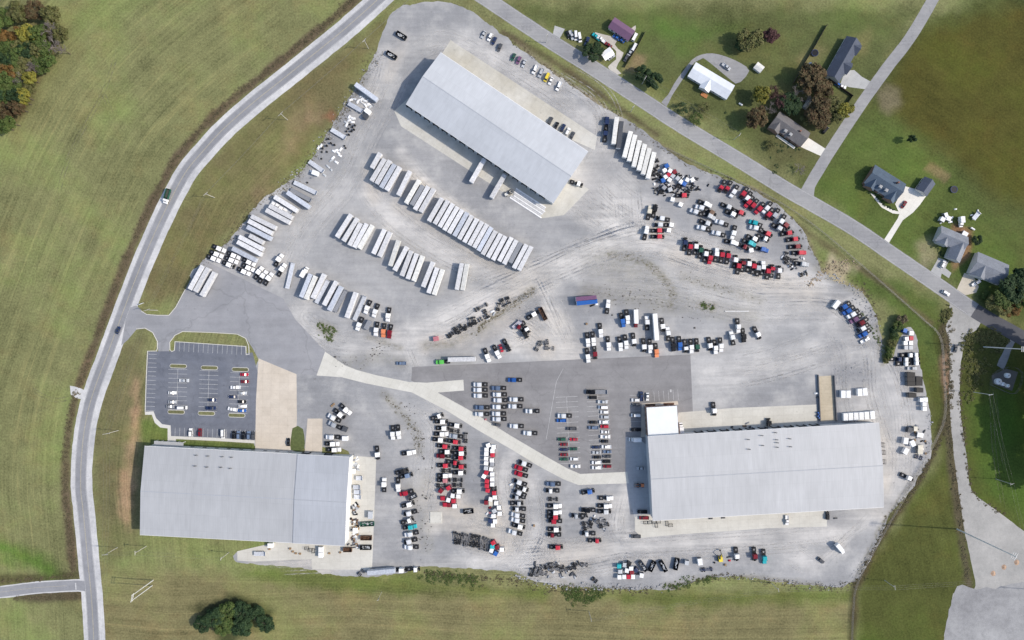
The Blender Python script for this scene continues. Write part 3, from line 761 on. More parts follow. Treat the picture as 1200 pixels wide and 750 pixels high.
# parking bay lines
mk = MB()
def bays(p, q, n, length, both=True, w=.16):
    """n+1 bay lines along p-q, each reaching length px to one or both sides"""
    a = P(*p).xy; b = P(*q).xy; t = (b - a).normalized(); nn = Vector((-t.y, t.x)) * length * GSD
    for i in range(n + 1):
        c = a.lerp(b, i / n)
        line_mark(mk, c - nn * (1 if both else 0), c + nn, w, Z_MARK)
    if both: line_mark(mk, a, b, w, Z_MARK + .004)
bays((174, 415), (171.3, 481), 13, 10, False)
bays((208.5, 433), (207.5, 480), 9, 11); bays((245, 434.5), (243.5, 482), 9, 11); bays((281, 437), (279, 484), 9, 11)
bays((289, 405), (205, 400.5), 15, 11, False); bays((205, 513), (298, 516), 17, 12, False)
bays((664, 465), (667.5, 543), 13, 13); bays((700, 459), (705, 549), 16, 13)
bays((767, 470.5), (795, 468.5), 5, 12, False); bays((751.5, 512), (750, 463), 8, 12, False)
for a, b in (((785, 457), (787, 457)), ((785, 458), (787, 458)), ((785, 459), (787, 459))): line_mark(mk, P(*a).xy, P(*b).xy, .5, Z_MARK)
line_mark(mk, P(660, 432).xy, P(652, 447).xy, .18, Z_MARK); line_mark(mk, P(652, 447).xy, P(640, 515).xy, .18, Z_MARK)
mk.build('parking_lines', M_LINE)['kind'] = 'structure'

# tyre tracks worn into the gravel: thin dusty bands that fade at their edges
def track_material(name, c, strength):
    m = bpy.data.materials.new(name); t, N, L = nt(m); b = N['Principled BSDF']; out = N['Material Output']
    k = N.new('ShaderNodeAttribute'); k.attribute_name = 'core'
    n = rng_map(N, L, noise_fac(N, L, .25, 5, .7), .38, .62, 0, 1)
    n2 = rng_map(N, L, noise_fac(N, L, 1.6, 4, .7), .3, .7, .3, 1)
    a = math_n(N, L, 'MULTIPLY', math_n(N, L, 'MULTIPLY', n, n2), math_n(N, L, 'MULTIPLY', k.outputs['Fac'], strength))
    b.inputs['Base Color'].default_value = (*c, 1); b.inputs['Roughness'].default_value = .95
    L.new(a, b.inputs['Alpha'])
    return m
def tyre_tracks(name, runs, z, m):
    v = []; f = []; core = []
    for line in runs:
        for off in (-1.0, 1.0):
            rows = [offset_line(line, off + d) for d in (-.42, -.15, .15, .42)]
            base = len(v); n = len(line)
            for j, r in enumerate(rows):
                for i, p in enumerate(r):
                    v.append((p.x, p.y, z)); e = min(i, n - 1 - i) / max(3, n * .15)
                    core.append((0 if j in (0, 3) else 1) * min(1, e))
            for j in range(3):
                for i in range(n - 1):
                    f.append((base + j * n + i, base + j * n + i + 1, base + (j + 1) * n + i + 1, base + (j + 1) * n + i))
    me = bpy.data.meshes.new(name); me.from_pydata(v, [], f)
    a = me.attributes.new('core', 'FLOAT', 'POINT'); a.data.foreach_set('value', np.array(core, np.float32))
    me.materials.append(m); o = bpy.data.objects.new(name, me); col.objects.link(o); o['kind'] = 'structure'
def jitter_runs(L_, n, spread):
    out = []
    for p, w, s in L_:
        for _ in range(max(1, int(n * w / 4))):
            o = random.uniform(-w, w) * spread; k = random.uniform(-.15, .15) * w
            l = offset_line(spline([Vector((q.x + random.uniform(-1, 1), q.y + random.uniform(-1, 1))) for q in W2(p)], 3), o)
            a = random.randint(0, max(0, len(l) // 4)); l = l[a:len(l) - random.randint(0, max(0, len(l) // 4))]
            if len(l) > 6: out.append(l)
    return out
tyre_tracks('wheel_tracks', jitter_runs(TRACKS, 5.0, 1.4), Z_SH - .006, track_material('pale wheel track', (.60, .58, .55), .7))
tyre_tracks('wheel_tracks', jitter_runs(TRACKS, 2.0, 1.7), Z_SH - .003, track_material('dark wheel track', (.24, .24, .245), .22))
FT = [([(60, 250), (80, 180), (120, 110), (140, 45)], 3, 1), ([(115, 95), (128, 120), (135, 150)], 3, 1), ([(10, 440), (60, 470), (95, 460)], 3, 1), ([(1165, 440), (1175, 520), (1182, 560)], 3, 1), ([(1160, 430), (1166, 520), (1178, 600)], 3, 1), ([(780, 300), (1000, 330)], 2, .5)]
tyre_tracks('wheel_tracks', jitter_runs(FT, .8, .3), .010, track_material('pale field track', (.24, .23, .14), .7))
# ================================================================== VEHICLES AND YARD STOCK (prototypes, +x is forward)
ME = {}
def M(key, fn, m):
    """shared mesh for one part in one material"""
    k = (key, m.name)
    if k not in ME:
        mb = MB(); fn(mb); ME[k] = mb.mesh(key.split('|')[0], m)
    return ME[k]

def wheels(o, spots, r, w, dual=False):
    for x, y in spots:
        wheel = put('wheel', M('wheel|%.2f %.2f' % (r, w), lambda mb: mb.tube((0, -w / 2, 0), (0, w / 2, 0), r, r, 14), M_RUBBER), o, (x, y, r))
        put('rim', M('rim|%.2f %.2f' % (r, w), lambda mb: mb.tube((0, -w / 2 - .015, 0), (0, w / 2 + .015, 0), r * .55, r * .55, 10), M_ALU), wheel)

def cab_mesh(mb, sleeper=True):
    xb = -1.35 if sleeper else -.55
    mb.profile([(xb, .75), (1.58, .75), (1.58, 1.80), (1.26, 2.72), (.5, 2.98), (xb, 3.25 if sleeper else 2.9)], -1.25, 1.25, .10)

def tractor(c, hood=True, day=False, chassis=True, body='white'):
    o = empty('semi_tractor')
    p = paint(c)
    xb = -.55 if day else -1.35
    ch = put('chassis', M('chassis|%d' % day, lambda mb: (mb.box(-4.9, 3.1 if hood else 2.9, -.55, -.30, .75, 1.05), mb.box(-4.9, 3.1 if hood else 2.9, .30, .55, .75, 1.05),
        mb.box(-4.75, -2.35, -1.2, 1.2, 1.02, 1.10), mb.box(xb - .9, xb - .12, -1.1, 1.1, .9, 1.06), mb.box(-4.95, -4.8, -1.2, 1.2, .5, .95)), M_FRAME), o)
    put('fifth_wheel', M('fifth_wheel', lambda mb: mb.prism([(-3.95, -.45), (-3.1, -.45), (-3.0, 0), (-3.1, .45), (-3.95, .45), (-4.25, .3), (-3.7, 0), (-4.25, -.3)], 1.1, 1.2), M_STEEL), ch)
    for x in (-4.25, -2.95):
        for s in (-1, 1):
            put('mudguard', M('mudguard', lambda mb: mb.box(-.55, .55, -.31, .31, 0, .05), M_FRAME), ch, (x, s * .94, 1.06))
    cb = put('cab', M('cab|%d' % day, lambda mb: cab_mesh(mb, not day), p), o)
    put('windshield', M('windshield', lambda mb: mb.poly([(1.60, -1.12, 1.84), (1.60, 1.12, 1.84), (1.295, 1.05, 2.68), (1.295, -1.05, 2.68)]), M_GLASS), cb)
    for s in (-1, 1):
        put('side_window', M('side_window|%d' % s, lambda mb: mb.poly([(.35, s * 1.215, 1.85), (1.25, s * 1.215, 1.85), (1.0, s * 1.185, 2.5), (.35, s * 1.18, 2.55)]), M_GLASS), cb)
        put('mirror', M('mirror', lambda mb: mb.box(-.05, .08, -.14, .14, 0, .7), M_FRAME), cb, (1.35, s * 1.5, 1.7))
        put('fuel_tank', M('fuel_tank', lambda mb: mb.tube((-.7, 0, .75), (.75, 0, .75), .32, .32, 10), M_ALU), o, (0 if not day else .6, s * .98, 0))
        put('exhaust_stack', M('exhaust_stack', lambda mb: mb.tube((0, 0, .9), (0, 0, 3.5), .07, .07, 8), M_ALU), o, (xb - .15, s * 1.0, 0))
    if hood:
        put('hood', M('hood', lambda mb: (mb.profile([(1.60, .65), (3.45, .55), (3.45, 1.25), (3.1, 1.66), (1.60, 1.80)], -1.16, 1.16, .10), mb.box(1.8, 3.2, -1.25, 1.25, .7, 1.15, .18, .06)), p), o)
        put('bumper', M('bumper', lambda mb: mb.box(3.47, 3.62, -1.22, 1.22, .4, .85), M_ALU), o)
    else:
        put('engine', M('engine', lambda mb: (mb.box(1.62, 2.75, -.36, .36, .8, 1.55, .1, .08), mb.box(2.8, 2.95, -.6, .6, .7, 1.6), mb.box(1.7, 2.3, .40, .7, .9, 1.4)), M_FRAME), o)
    wheels(o, [(2.5, -1.02), (2.5, 1.02), (-2.95, -.94), (-2.95, .94), (-4.25, -.94), (-4.25, .94)], .5, .42)
    return o

def cab_shell(c, size=1.0):
    o = empty('cab_shell'); p = paint(c)
    cb = put('cab', M('shell', lambda mb: mb.profile([(-1.35, .15), (1.45, .15), (1.45, 1.2), (1.05, 2.0), (.4, 2.2), (-1.35, 2.35)], -1.22, 1.22, .10), p), o)
    put('windshield', M('shellglass', lambda mb: mb.poly([(1.475, -1.08, 1.22), (1.475, 1.08, 1.22), (1.08, 1.0, 1.98), (1.08, -1.0, 1.98)]), M_GLASS), cb)
    for s in (-1, 1):
        put('side_window', M('shellwin|%d' % s, lambda mb: mb.poly([(.3, s * 1.19, 1.3), (1.2, s * 1.19, 1.3), (.95, s * 1.155, 1.85), (.3, s * 1.15, 1.9)]), M_GLASS), cb)
    put('skid', M('skid', lambda mb: (mb.box(-1.2, 1.3, -.9, -.7, 0, .15), mb.box(-1.2, 1.3, .7, .9, 0, .15)), M_FRAME), o)
    return o

FR = {'black': M_FRAME, 'grey': mat('grey frame steel', (.16, .16, .165), .7, 0, .35, 1.6), 'navy': paint('navy'), 'blue': paint('navy')}
def chassis_frame(c='black', L=6.6):
    o = empty('truck_chassis'); M_F = FR[c]
    put('frame_rail', M('rail|%.1f' % L, lambda mb: (mb.box(-L / 2, L / 2, -.13, .13, .72, .98)), M_F), o, (0, .45, 0))
    put('frame_rail', M('rail|%.1f' % L, lambda mb: 0, M_F), o, (0, -.45, 0))
    for x in (-L * .48, -L * .12, L * .2, L * .45):
        put('cross_member', M('cross', lambda mb: mb.box(-.09, .09, -.32, .32, .74, .94), M_STEEL), o, (x, 0, 0))
    for x in (-L * .40, -L * .2, L * .38):
        put('axle', M('axlebeam', lambda mb: (mb.tube((0, -1.1, .5), (0, 1.1, .5), .1, .1, 8), mb.box(-.25, .25, -.25, .25, .3, .75)), M_F), o, (x, 0, 0))
    wheels(o, [(-L * .40, -.98), (-L * .40, .98), (-L * .2, -.98), (-L * .2, .98), (L * .38, -1.0), (L * .38, 1.0)], .48, .40)
    return o

def box_trailer(c='pale grey', L=16.1, rc=None):
    rc = rc or c
    o = empty('box_trailer'); h = L / 2
    put('body', M('tbody|%.1f' % L, lambda mb: mb.box(-h, h, -1.28, 1.28, 1.15, 4.05), paint(c)), o)
    rf = put('roof', M('troof|%.1f' % L, lambda mb: mb.box(-h - .02, h + .02, -1.305, 1.305, 4.05, 4.13, .06, .06), paint(rc)), o)
    def bows(mb):
        k = int(L / 1.2)
        for i in range(1, k): mb.box(-h + i * L / k - .03, -h + i * L / k + .03, -1.2, 1.2, 4.132, 4.15)
    put('roof_bows', M('bows|%.1f' % L, bows, paint(rc)), rf)
    put('rear_door', M('tdoor|%.1f' % L, lambda mb: mb.box(-h - .06, -h - .005, -1.22, -.01, 1.25, 3.95), M_TRIM), o)
    put('rear_door', M('tdoor2|%.1f' % L, lambda mb: mb.box(-h - .06, -h - .005, .01, 1.22, 1.25, 3.95), M_TRIM), o)
    put('underride_guard', M('guard|%.1f' % L, lambda mb: mb.box(-h - .05, -h + .08, -1.1, 1.1, .55, .68), M_STEEL), o)
    for s in (-1, 1):
        put('landing_leg', M('leg', lambda mb: mb.box(-.08, .08, -.08, .08, 0, 1.15), M_STEEL), o, (h - min(2.8, L * .2), s * .85, 0))
        put('side_rail', M('siderail|%.1f' % L, lambda mb: mb.box(-h, h, -.03, .03, 1.0, 1.16), M_STEEL), o, (0, s * 1.24, 0))
    sp = [(-h + 1.6, -1.0), (-h + 1.6, 1.0)]
    if L > 11: sp += [(-h + 2.9, -1.0), (-h + 2.9, 1.0)]
    wheels(o, sp, .5, .52)
    return o

def flatbed(c='pale grey', L=15.0, load=None):
    o = empty('flatbed_trailer'); h = L / 2
    dk = put('deck', M('deck|%.1f' % L, lambda mb: mb.box(-h, h, -1.25, 1.25, 1.25, 1.42), paint(c)), o)
    def planks(mb):
        for i in range(5): mb.box(-h + .1, h - .1, -1.15 + i * .48, -.78 + i * .48, 1.42, 1.45)
    put('planks', M('planks|%.1f' % L, planks, paint('pale blue' if c != 'dark grey' else 'grey')), dk)
    for s in (-1, 1): put('frame_rail', M('fbr|%.1f' % L, lambda mb: mb.box(-h + .4, h - .5, -.1, .1, .85, 1.25), M_FRAME), o, (0, s * .5, 0))
    put('headboard', M('headboard', lambda mb: mb.box(-.06, .06, -1.22, 1.22, 1.42, 2.3), M_ALU), o, (h - .1, 0, 0))
    if load:
        put('cargo', M('cargo|%s%.1f' % (load, L), lambda mb: [mb.box(-h + .6 + i * 2.6, -h + 2.6 + i * 2.6, -.9 + (i % 2) * .25, .7 + (i % 2) * .3, 1.46, 1.9 + (i % 3) * .3) for i in range(int((L - 1.5) / 2.6))], paint(load)), o)
    wheels(o, [(-h + 1.4, -1.0), (-h + 1.4, 1.0), (-h + 2.7, -1.0), (-h + 2.7, 1.0)], .5, .5)
    return o

def box_truck(c='white', L=8.5, cabc=None):
    o = empty('box_truck'); cabc = cabc or c; h = L / 2
    put('cargo_box', M('cbox|%.1f' % L, lambda mb: mb.box(-h, h - 2.3, -1.2, 1.2, .95, 3.6, .03, .03), paint(c)), o)
    cb = put('cab', M('btcab|%.1f' % L, lambda mb: mb.profile([(h - 2.2, .55), (h, .5), (h, 1.25), (h - .75, 1.45), (h - 1.2, 2.25), (h - 2.2, 2.35)], -1.02, 1.02, .1), paint(cabc)), o)
    put('windshield', M('btws|%.1f' % L, lambda mb: mb.poly([(h - .73, -.88, 1.5), (h - .73, .88, 1.5), (h - 1.17, .84, 2.25), (h - 1.17, -.84, 2.25)]), M_GLASS), cb)
    put('chassis', M('btch|%.1f' % L, lambda mb: mb.box(-h, h - .3, -.5, .5, .55, .93), M_FRAME), o)
    wheels(o, [(h - 1.0, -.92), (h - 1.0, .92), (-h + 1.8, -.92), (-h + 1.8, .92)], .42, .36)
    return o

CARS = {  # length, width, side profile of the glasshouse, body height
 'car': (4.7, 1.82, [(-1.75, .88), (1.05, .88), (.35, 1.40), (-1.05, 1.42)], .88),
 'suv': (4.8, 1.92, [(-2.2, 1.0), (1.15, 1.0), (.55, 1.70), (-1.95, 1.72)], 1.0),
 'pickup': (5.7, 1.98, [(-.55, 1.1), (1.55, 1.1), (.95, 1.80), (-.35, 1.82)], 1.1),
 'van': (5.4, 2.0, [(-2.6, 1.1), (1.95, 1.1), (1.25, 2.15), (-2.55, 2.2)], 1.1)}
def car(c, kind='car'):
    L, W, g, hb = CARS[kind]; h = L / 2; w = W / 2
    o = empty({'car': 'parked_car', 'suv': 'parked_suv', 'pickup': 'pickup_truck', 'van': 'cargo_van'}[kind])
    p = paint(c)
    def body(mb):
        pts = [(-h, .38), (h, .36), (h, .62), (h - .12, hb - .16), (g[1][0], hb), (g[0][0], hb), (-h + .06, hb - .06)]
        if kind == 'pickup': pts = [(-h, .45), (h, .42), (h, .75), (h - .14, hb - .1), (g[1][0], hb), (g[0][0], hb), (g[0][0], .72), (-h + .08, .72), (-h, .74)]
        mb.profile(pts, -w, w, .07)
        if kind == 'pickup':
            for s in (-1, 1): mb.box(-h, g[0][0] + .02, s * (w - .10) - .07, s * (w - .10) + .07, .70, hb - .02)
            mb.box(-h, -h + .1, -w + .05, w - .05, .70, hb - .03)
    put('body', M('carbody|' + kind, body, p), o)
    gl = put('windows', M('glass|' + kind, lambda mb: mb.profile(g, -w + .10, w - .10, .16), M_GLASS), o)
    zt = max(q[1] for q in g); xf = g[2][0]; xr = g[3][0]
    put('roof', M('carroof|' + kind, lambda mb: mb.box(xr - .02, xf + .04, -w + .23, w - .23, zt - .04, zt + .035, .05, .05), p), o)
    for s in (-1, 1):
        put('headlight', M('headlight', lambda mb: mb.box(-.05, .05, -.2, .2, -.07, .07), M_TRIM), o, (h - .02, s * (w - .32), .66))
    wheels(o, [(h * .62, -w + .12), (h * .62, w - .12), (-h * .60, -w + .12), (-h * .60, w - .12)], .34, .24)
    return o

def storage_box(c='white', L=4.0, W=2.6, H=2.4):
    o = empty('storage_box')
    put('body', M('sbody|%.1f %.1f %.1f' % (L, W, H), lambda mb: mb.box(-L / 2, L / 2, -W / 2, W / 2, .12, H), paint(c)), o)
    put('lid', M('slid|%.1f %.1f %.1f' % (L, W, H), lambda mb: mb.box(-L / 2 - .04, L / 2 + .04, -W / 2 - .04, W / 2 + .04, H, H + .09, .08, .08), paint(c)), o)
    put('door', M('sdoor|%.1f %.1f %.1f' % (L, W, H), lambda mb: mb.box(-L / 2 - .05, -L / 2 - .005, -W / 2 + .15, W / 2 - .15, .25, H - .15), M_STEEL), o)
    put('skid', M('sskid|%.1f %.1f' % (L, W), lambda mb: (mb.box(-L / 2 + .1, L / 2 - .1, -W / 2 + .2, -W / 2 + .4, 0, .12), mb.box(-L / 2 + .1, L / 2 - .1, W / 2 - .4, W / 2 - .2, 0, .12)), M_FRAME), o)
    return o

def dumpster(c='black', L=6.8, W=2.5, debris='silver'):
    o = empty('dumpster'); h = L / 2; w = W / 2
    put('shell', M('dshell|%.1f' % L, lambda mb: (mb.box(-h, h, -w, -w + .12, .15, 1.9), mb.box(-h, h, w - .12, w, .15, 1.9), mb.box(-h, -h + .12, -w + .12, w - .12, .15, 1.9), mb.box(h - .12, h, -w + .12, w - .12, .15, 1.9), mb.box(-h + .12, h - .12, -w + .12, w - .12, .15, .3)), paint(c)), o)
    rr = random.Random(L * 7 + len(debris))
    def deb(mb):
        for _ in range(16):
            x = rr.uniform(-h + .9, h - .9); y = rr.uniform(-w + .5, w - .5); a = rr.uniform(.15, .6); b = rr.uniform(.12, .35); z = rr.uniform(.3, 1.1)
            mb.box(x - a, x + a, y - b, y + b, z, z + rr.uniform(.1, .5), rr.uniform(0, .1), .05)
    put('debris', M('debris|%s%.1f' % (debris, L), deb, paint(debris)), o)
    for s in (-1, 1): put('skid_rail', M('drail|%.1f' % L, lambda mb: mb.box(-h, h, -.1, .1, 0, .15), M_FRAME), o, (0, s * .6, 0))
    return o

def axle(c='black'):
    o = empty('truck_axle')
    put('beam', M('abeam', lambda mb: mb.tube((0, -.8, .5), (0, .8, .5), .12, .12, 8), M_FRAME), o)
    put('differential', M('adiff', lambda mb: (mb.tube((-.3, 0, .5), (.42, 0, .5), .36, .16, 10)), M_STEEL if random.random() < .5 else M_FRAME), o)
    for s in (-1, 1):
        put('hub', M('ahub', lambda mb: mb.tube((0, -.28, .5), (0, .28, .5), .46, .46, 14), M_RUBBER), o, (0, s * .85, 0))
    return o

def tyre_stack(c='black'):
    o = empty('tyre_stack'); n = random.randint(2, 5)
    for i in range(n):
        put('tyre', M('tyre', lambda mb: ring(mb, .52, .27, .28), M_RUBBER), o, (random.uniform(-.06, .06), random.uniform(-.06, .06), i * .285))
    return o
def ring(mb, ro, ri, h, n=16):
    s = len(mb.v)
    for z in (0, h):
        for r in (ro, ri):
            for i in range(n):
                t = 2 * math.pi * i / n; mb.v.append((r * math.cos(t), r * math.sin(t), z))
    for i in range(n):
        j = (i + 1) % n
        mb.f += [(s + i, s + j, s + 2 * n + j, s + 2 * n + i), (s + n + j, s + n + i, s + 3 * n + i, s + 3 * n + j), (s + 2 * n + i, s + 2 * n + j, s + 3 * n + j, s + 3 * n + i), (s + j, s + i, s + n + i, s + n + j)]

def debris_panel(c='white'):
    o = empty('body_panel'); a = random.uniform(1.4, 2.8); b = random.uniform(.7, 1.3)
    MB().profile([(-a / 2, 0), (a / 2, 0), (a / 2 - .1, .35), (0, .55), (-a / 2 + .1, .3)], -b / 2, b / 2, .15).build('panel', paint(c), o)
    MB().box(-a * .3, a * .3, -b * .3, b * .3, .5, .62, .1).build('rib', paint(c), o)
    return o

def rack(c='grey'):
    o = empty('steel_rack'); a, b = 2.4, 1.4
    for sx in (-1, 1):
        for sy in (-1, 1): put('post', M('rpost', lambda mb: mb.box(-.06, .06, -.06, .06, 0, 1.4), M_FRAME), o, (sx * a / 2, sy * b / 2, 0))
    for z in (.15, 1.32):
        for sy in (-1, 1): put('beam', M('rbeam', lambda mb: mb.box(-a / 2 + .07, a / 2 - .07, -.05, .05, 0, .09), M_FRAME), o, (0, sy * b / 2, z))
        for sx in (-1, 1): put('beam', M('rbeam2', lambda mb: mb.box(-.05, .05, -b / 2 + .07, b / 2 - .07, 0, .09), M_FRAME), o, (sx * a / 2, 0, z))
    return o

def pallet_stack(c='brown'):
    o = empty('pallet_stack')
    for i in range(random.randint(3, 6)):
        def pal(mb):
            for k in range(6): mb.box(-.6 + k * .21, -.45 + k * .21, -.5, .5, .11, .14)
            for y in (-.46, -.04, .38): mb.box(-.6, .6, y, y + .09, 0, .11)
        put('pallet', M('pallet', pal, M_TIMBER), o, (random.uniform(-.05, .05), random.uniform(-.05, .05), i * .145), random.uniform(-.06, .06))
    return o

def white_panel(c): return debris_panel(c)
BUILD = {
 'tractor': lambda c, L: tractor(c), 'hoodless': lambda c, L: tractor(c, False), 'daycab': lambda c, L: tractor(c, True, True), 'dayhoodless': lambda c, L: tractor(c, False, True),
 'shell': lambda c, L: cab_shell(c), 'frame': lambda c, L: chassis_frame(c, L or 6.6), 'trailer': lambda c, L: box_trailer(c, L or 15.6), 'flatbed': lambda c, L: flatbed(c, L or 15.0),
 'loaded': lambda c, L: flatbed(c, L or 15.0, 'white'), 'boxtruck': lambda c, L: box_truck(c, L or 8.5), 'car': lambda c, L: car(c), 'suv': lambda c, L: car(c, 'suv'), 'pickup': lambda c, L: car(c, 'pickup'),
 'van': lambda c, L: car(c, 'van'), 'box': lambda c, L: storage_box(c, L or 4.0), 'dumpster': lambda c, L: dumpster(c, L or 6.8, 2.5, 'brown' if c == 'brown' else 'silver'), 'axle': lambda c, L: axle(c),
 'tyres': lambda c, L: tyre_stack(c), 'panel': lambda c, L: debris_panel(c), 'rack': lambda c, L: rack(c), 'pallets': lambda c, L: pallet_stack(c)}
#        noun for the label, category, noun used for counting, height of the point that was measured
NOUN = {'tractor': ('semi tractor', 'truck', 'tractor', 2.3), 'hoodless': ('hoodless semi tractor', 'truck', 'tractor', 2.3), 'daycab': ('day cab tractor', 'truck', 'tractor', 2.3), 'dayhoodless': ('hoodless day cab tractor', 'truck', 'tractor', 2.3),
 'shell': ('truck cab shell', 'truck cab', 'shell', 2.2), 'frame': ('bare truck chassis', 'chassis', 'chassis', .9), 'trailer': ('box trailer', 'trailer', 'trailer', 4.1), 'flatbed': ('flatbed trailer', 'trailer', 'flatbed', 1.4), 'loaded': ('loaded flatbed', 'trailer', 'flatbed', 1.6),
 'boxtruck': ('box truck', 'truck', 'box truck', 3.4), 'car': ('car', 'car', 'vehicle', 1.2), 'suv': ('suv', 'car', 'vehicle', 1.5), 'pickup': ('pickup', 'pickup truck', 'vehicle', 1.5), 'van': ('van', 'van', 'vehicle', 2.0),
 'box': ('storage box', 'storage box', 'box', 2.4), 'dumpster': ('open dumpster', 'dumpster', 'dumpster', 1.9), 'axle': ('bare truck axle', 'axle', 'axle', .5), 'tyres': ('stack of black tyres', 'tyres', 'stack', .5), 'panel': ('scrap body panel', 'scrap panel', 'panel', .4),
 'rack': ('steel frame rack', 'rack', 'rack', 1.4), 'pallets': ('stack of timber pallets', 'pallets', 'stack', .5)}
PL = {'semi tractor': 'semi tractors'}
ORD = ['', 'first', 'second', 'third', 'fourth', 'fifth', 'sixth', 'seventh', 'eighth', 'ninth', 'tenth', 'eleventh', 'twelfth', 'thirteenth', 'fourteenth', 'fifteenth', 'sixteenth', 'seventeenth', 'eighteenth', 'nineteenth', 'twentieth',
       'twenty-first', 'twenty-second', 'twenty-third', 'twenty-fourth', 'twenty-fifth', 'twenty-sixth', 'twenty-seventh', 'twenty-eighth', 'twenty-ninth', 'thirtieth']
PROTO = {}
VERY = ('axle', 'tyres', 'panel', 'pallets')
def cluster(where, axis, text, group=None, base=.05, heading=None, same=()):
    """text lines: px py heading colour kind [length]; where = where the set stands; axis x/y = how one counts along it"""
    rows = []
    for ln in text.strip().split('\n'):
        for it in ln.split(';'):
            it = it.split()
            if not it: continue
            x, y = float(it[0]), float(it[1]); hd = it[2]
            hd = heading if hd == '-' else float(hd)
            kind = it[-1]; L = None
            if kind[-1].isdigit(): L = float(kind); kind = it[-2]; c = ' '.join(it[3:-2])
            else: c = ' '.join(it[3:-1])
            rows.append([x, y, hd, c, kind, L])
    cnt = {}
    for r in rows: cnt.setdefault((NOUN[r[4]][2], r[3]), []).append(r)
    for k, l in cnt.items(): l.sort(key=lambda r: r[0] if axis == 'x' else r[1])
    out = []
    for r in rows:
        x, y, hd, c, kind, L = r
        noun, cat, cn, z = NOUN[kind]
        key = (kind, c, L)
        if kind in VERY and random.random() < .25 and key in PROTO: del PROTO[key]
        if key in PROTO: o = copy_tree(PROTO[key])
        else: o = PROTO[key] = BUILD[kind](c, L)
        p = P(x, y, z); o.location = (p.x, p.y, base); o.rotation_euler = (0, 0, R(hd))
        l = cnt[(cn, c)]
        head = noun if kind in ('tyres', 'pallets') else ('hoodless ' + c + noun[8:] if noun.startswith('hoodless') else c + ' ' + noun)
        if kind == 'axle': head = noun
        d = 'left' if axis == 'x' else 'top'
        if kind in same: lab = head + ' ' + where
        elif len(l) == 1: lab = '%s %s, the only %s%s there' % (head, where, '' if kind in ('tyres', 'pallets', 'axle') else c + ' ', cn)
        else:
            i = l.index(r) + 1
            lab = '%s %s, %s %s%s from %s' % (head, where, ORD[i], '' if kind in ('tyres', 'pallets', 'axle') else c + ' ', cn, d)
        if len(lab.split()) > 16: lab = lab.replace(c + ' ', '', 1)
        if len(lab.split()) > 16: lab = lab.replace('semi ', '', 1)
        if len(lab.split()) > 16: lab = lab.replace('the ', '', 1)
        if len(lab.split()) > 16: print('LONG', lab)
        tag(o, lab, cat, (group or '%s %s' % ({'truck': 'trucks', 'truck cab': 'truck cab shells', 'chassis': 'bare chassis', 'trailer': 'trailers', 'car': 'cars', 'van': 'cars', 'pickup truck': 'cars', 'storage box': 'storage boxes', 'dumpster': 'dumpsters', 'axle': 'bare axles', 'tyres': 'tyre stacks', 'scrap panel': 'scrap panels', 'rack': 'racks', 'pallets': 'pallet stacks'}[cat], where)) if len(rows) > 1 else None)
        out.append(o)
    return out
# ================================================================== BUILDINGS
def frame_of(corners, z):
    c = [P(a, b, z) for a, b in corners]
    ctr = (c[0] + c[1] + c[2] + c[3]) / 4
    ux = ((c[1] - c[0]) + (c[2] - c[3])) / 2
    uy = ((c[0] - c[3]) + (c[1] - c[2])) / 2
    return ctr, math.atan2(ux.y, ux.x), ux.length, uy.length

def gable_roof(mb, x0, x1, y0, y1, ze, zr, th=.18):
    ym = (y0 + y1) / 2
    n = len(mb.v)
    pts = [(y0, ze), (ym, zr), (y1, ze), (y1, ze - th), (ym, zr - th), (y0, ze - th)]
    mb.v += [(x0, p[0], p[1]) for p in pts] + [(x1, p[0], p[1]) for p in pts]
    for i in range(6):
        j = (i + 1) % 6
        mb.f.append((n + i, n + j, n + 6 + j, n + 6 + i))
    for a, b, c, d in ((0, 1, 4, 5), (1, 2, 3, 4)):
        mb.f.append((n + a, n + b, n + c, n + d)); mb.f.append((n + 6 + d, n + 6 + c, n + 6 + b, n + 6 + a))

def gable_body(mb, x0, x1, y0, y1, ze, zr):
    ym = (y0 + y1) / 2
    mb.v; n = len(mb.v)
    pts = [(y0, 0), (y1, 0), (y1, ze), (ym, zr), (y0, ze)]
    mb.v += [(x0, *p) for p in pts] + [(x1, *p) for p in pts]
    mb.f.append(tuple(n + i for i in range(5))); mb.f.append(tuple(n + 9 - i for i in range(5)))
    for i in range(5):
        j = (i + 1) % 5; mb.f.append((n + i, n + j, n + 5 + j, n + 5 + i))

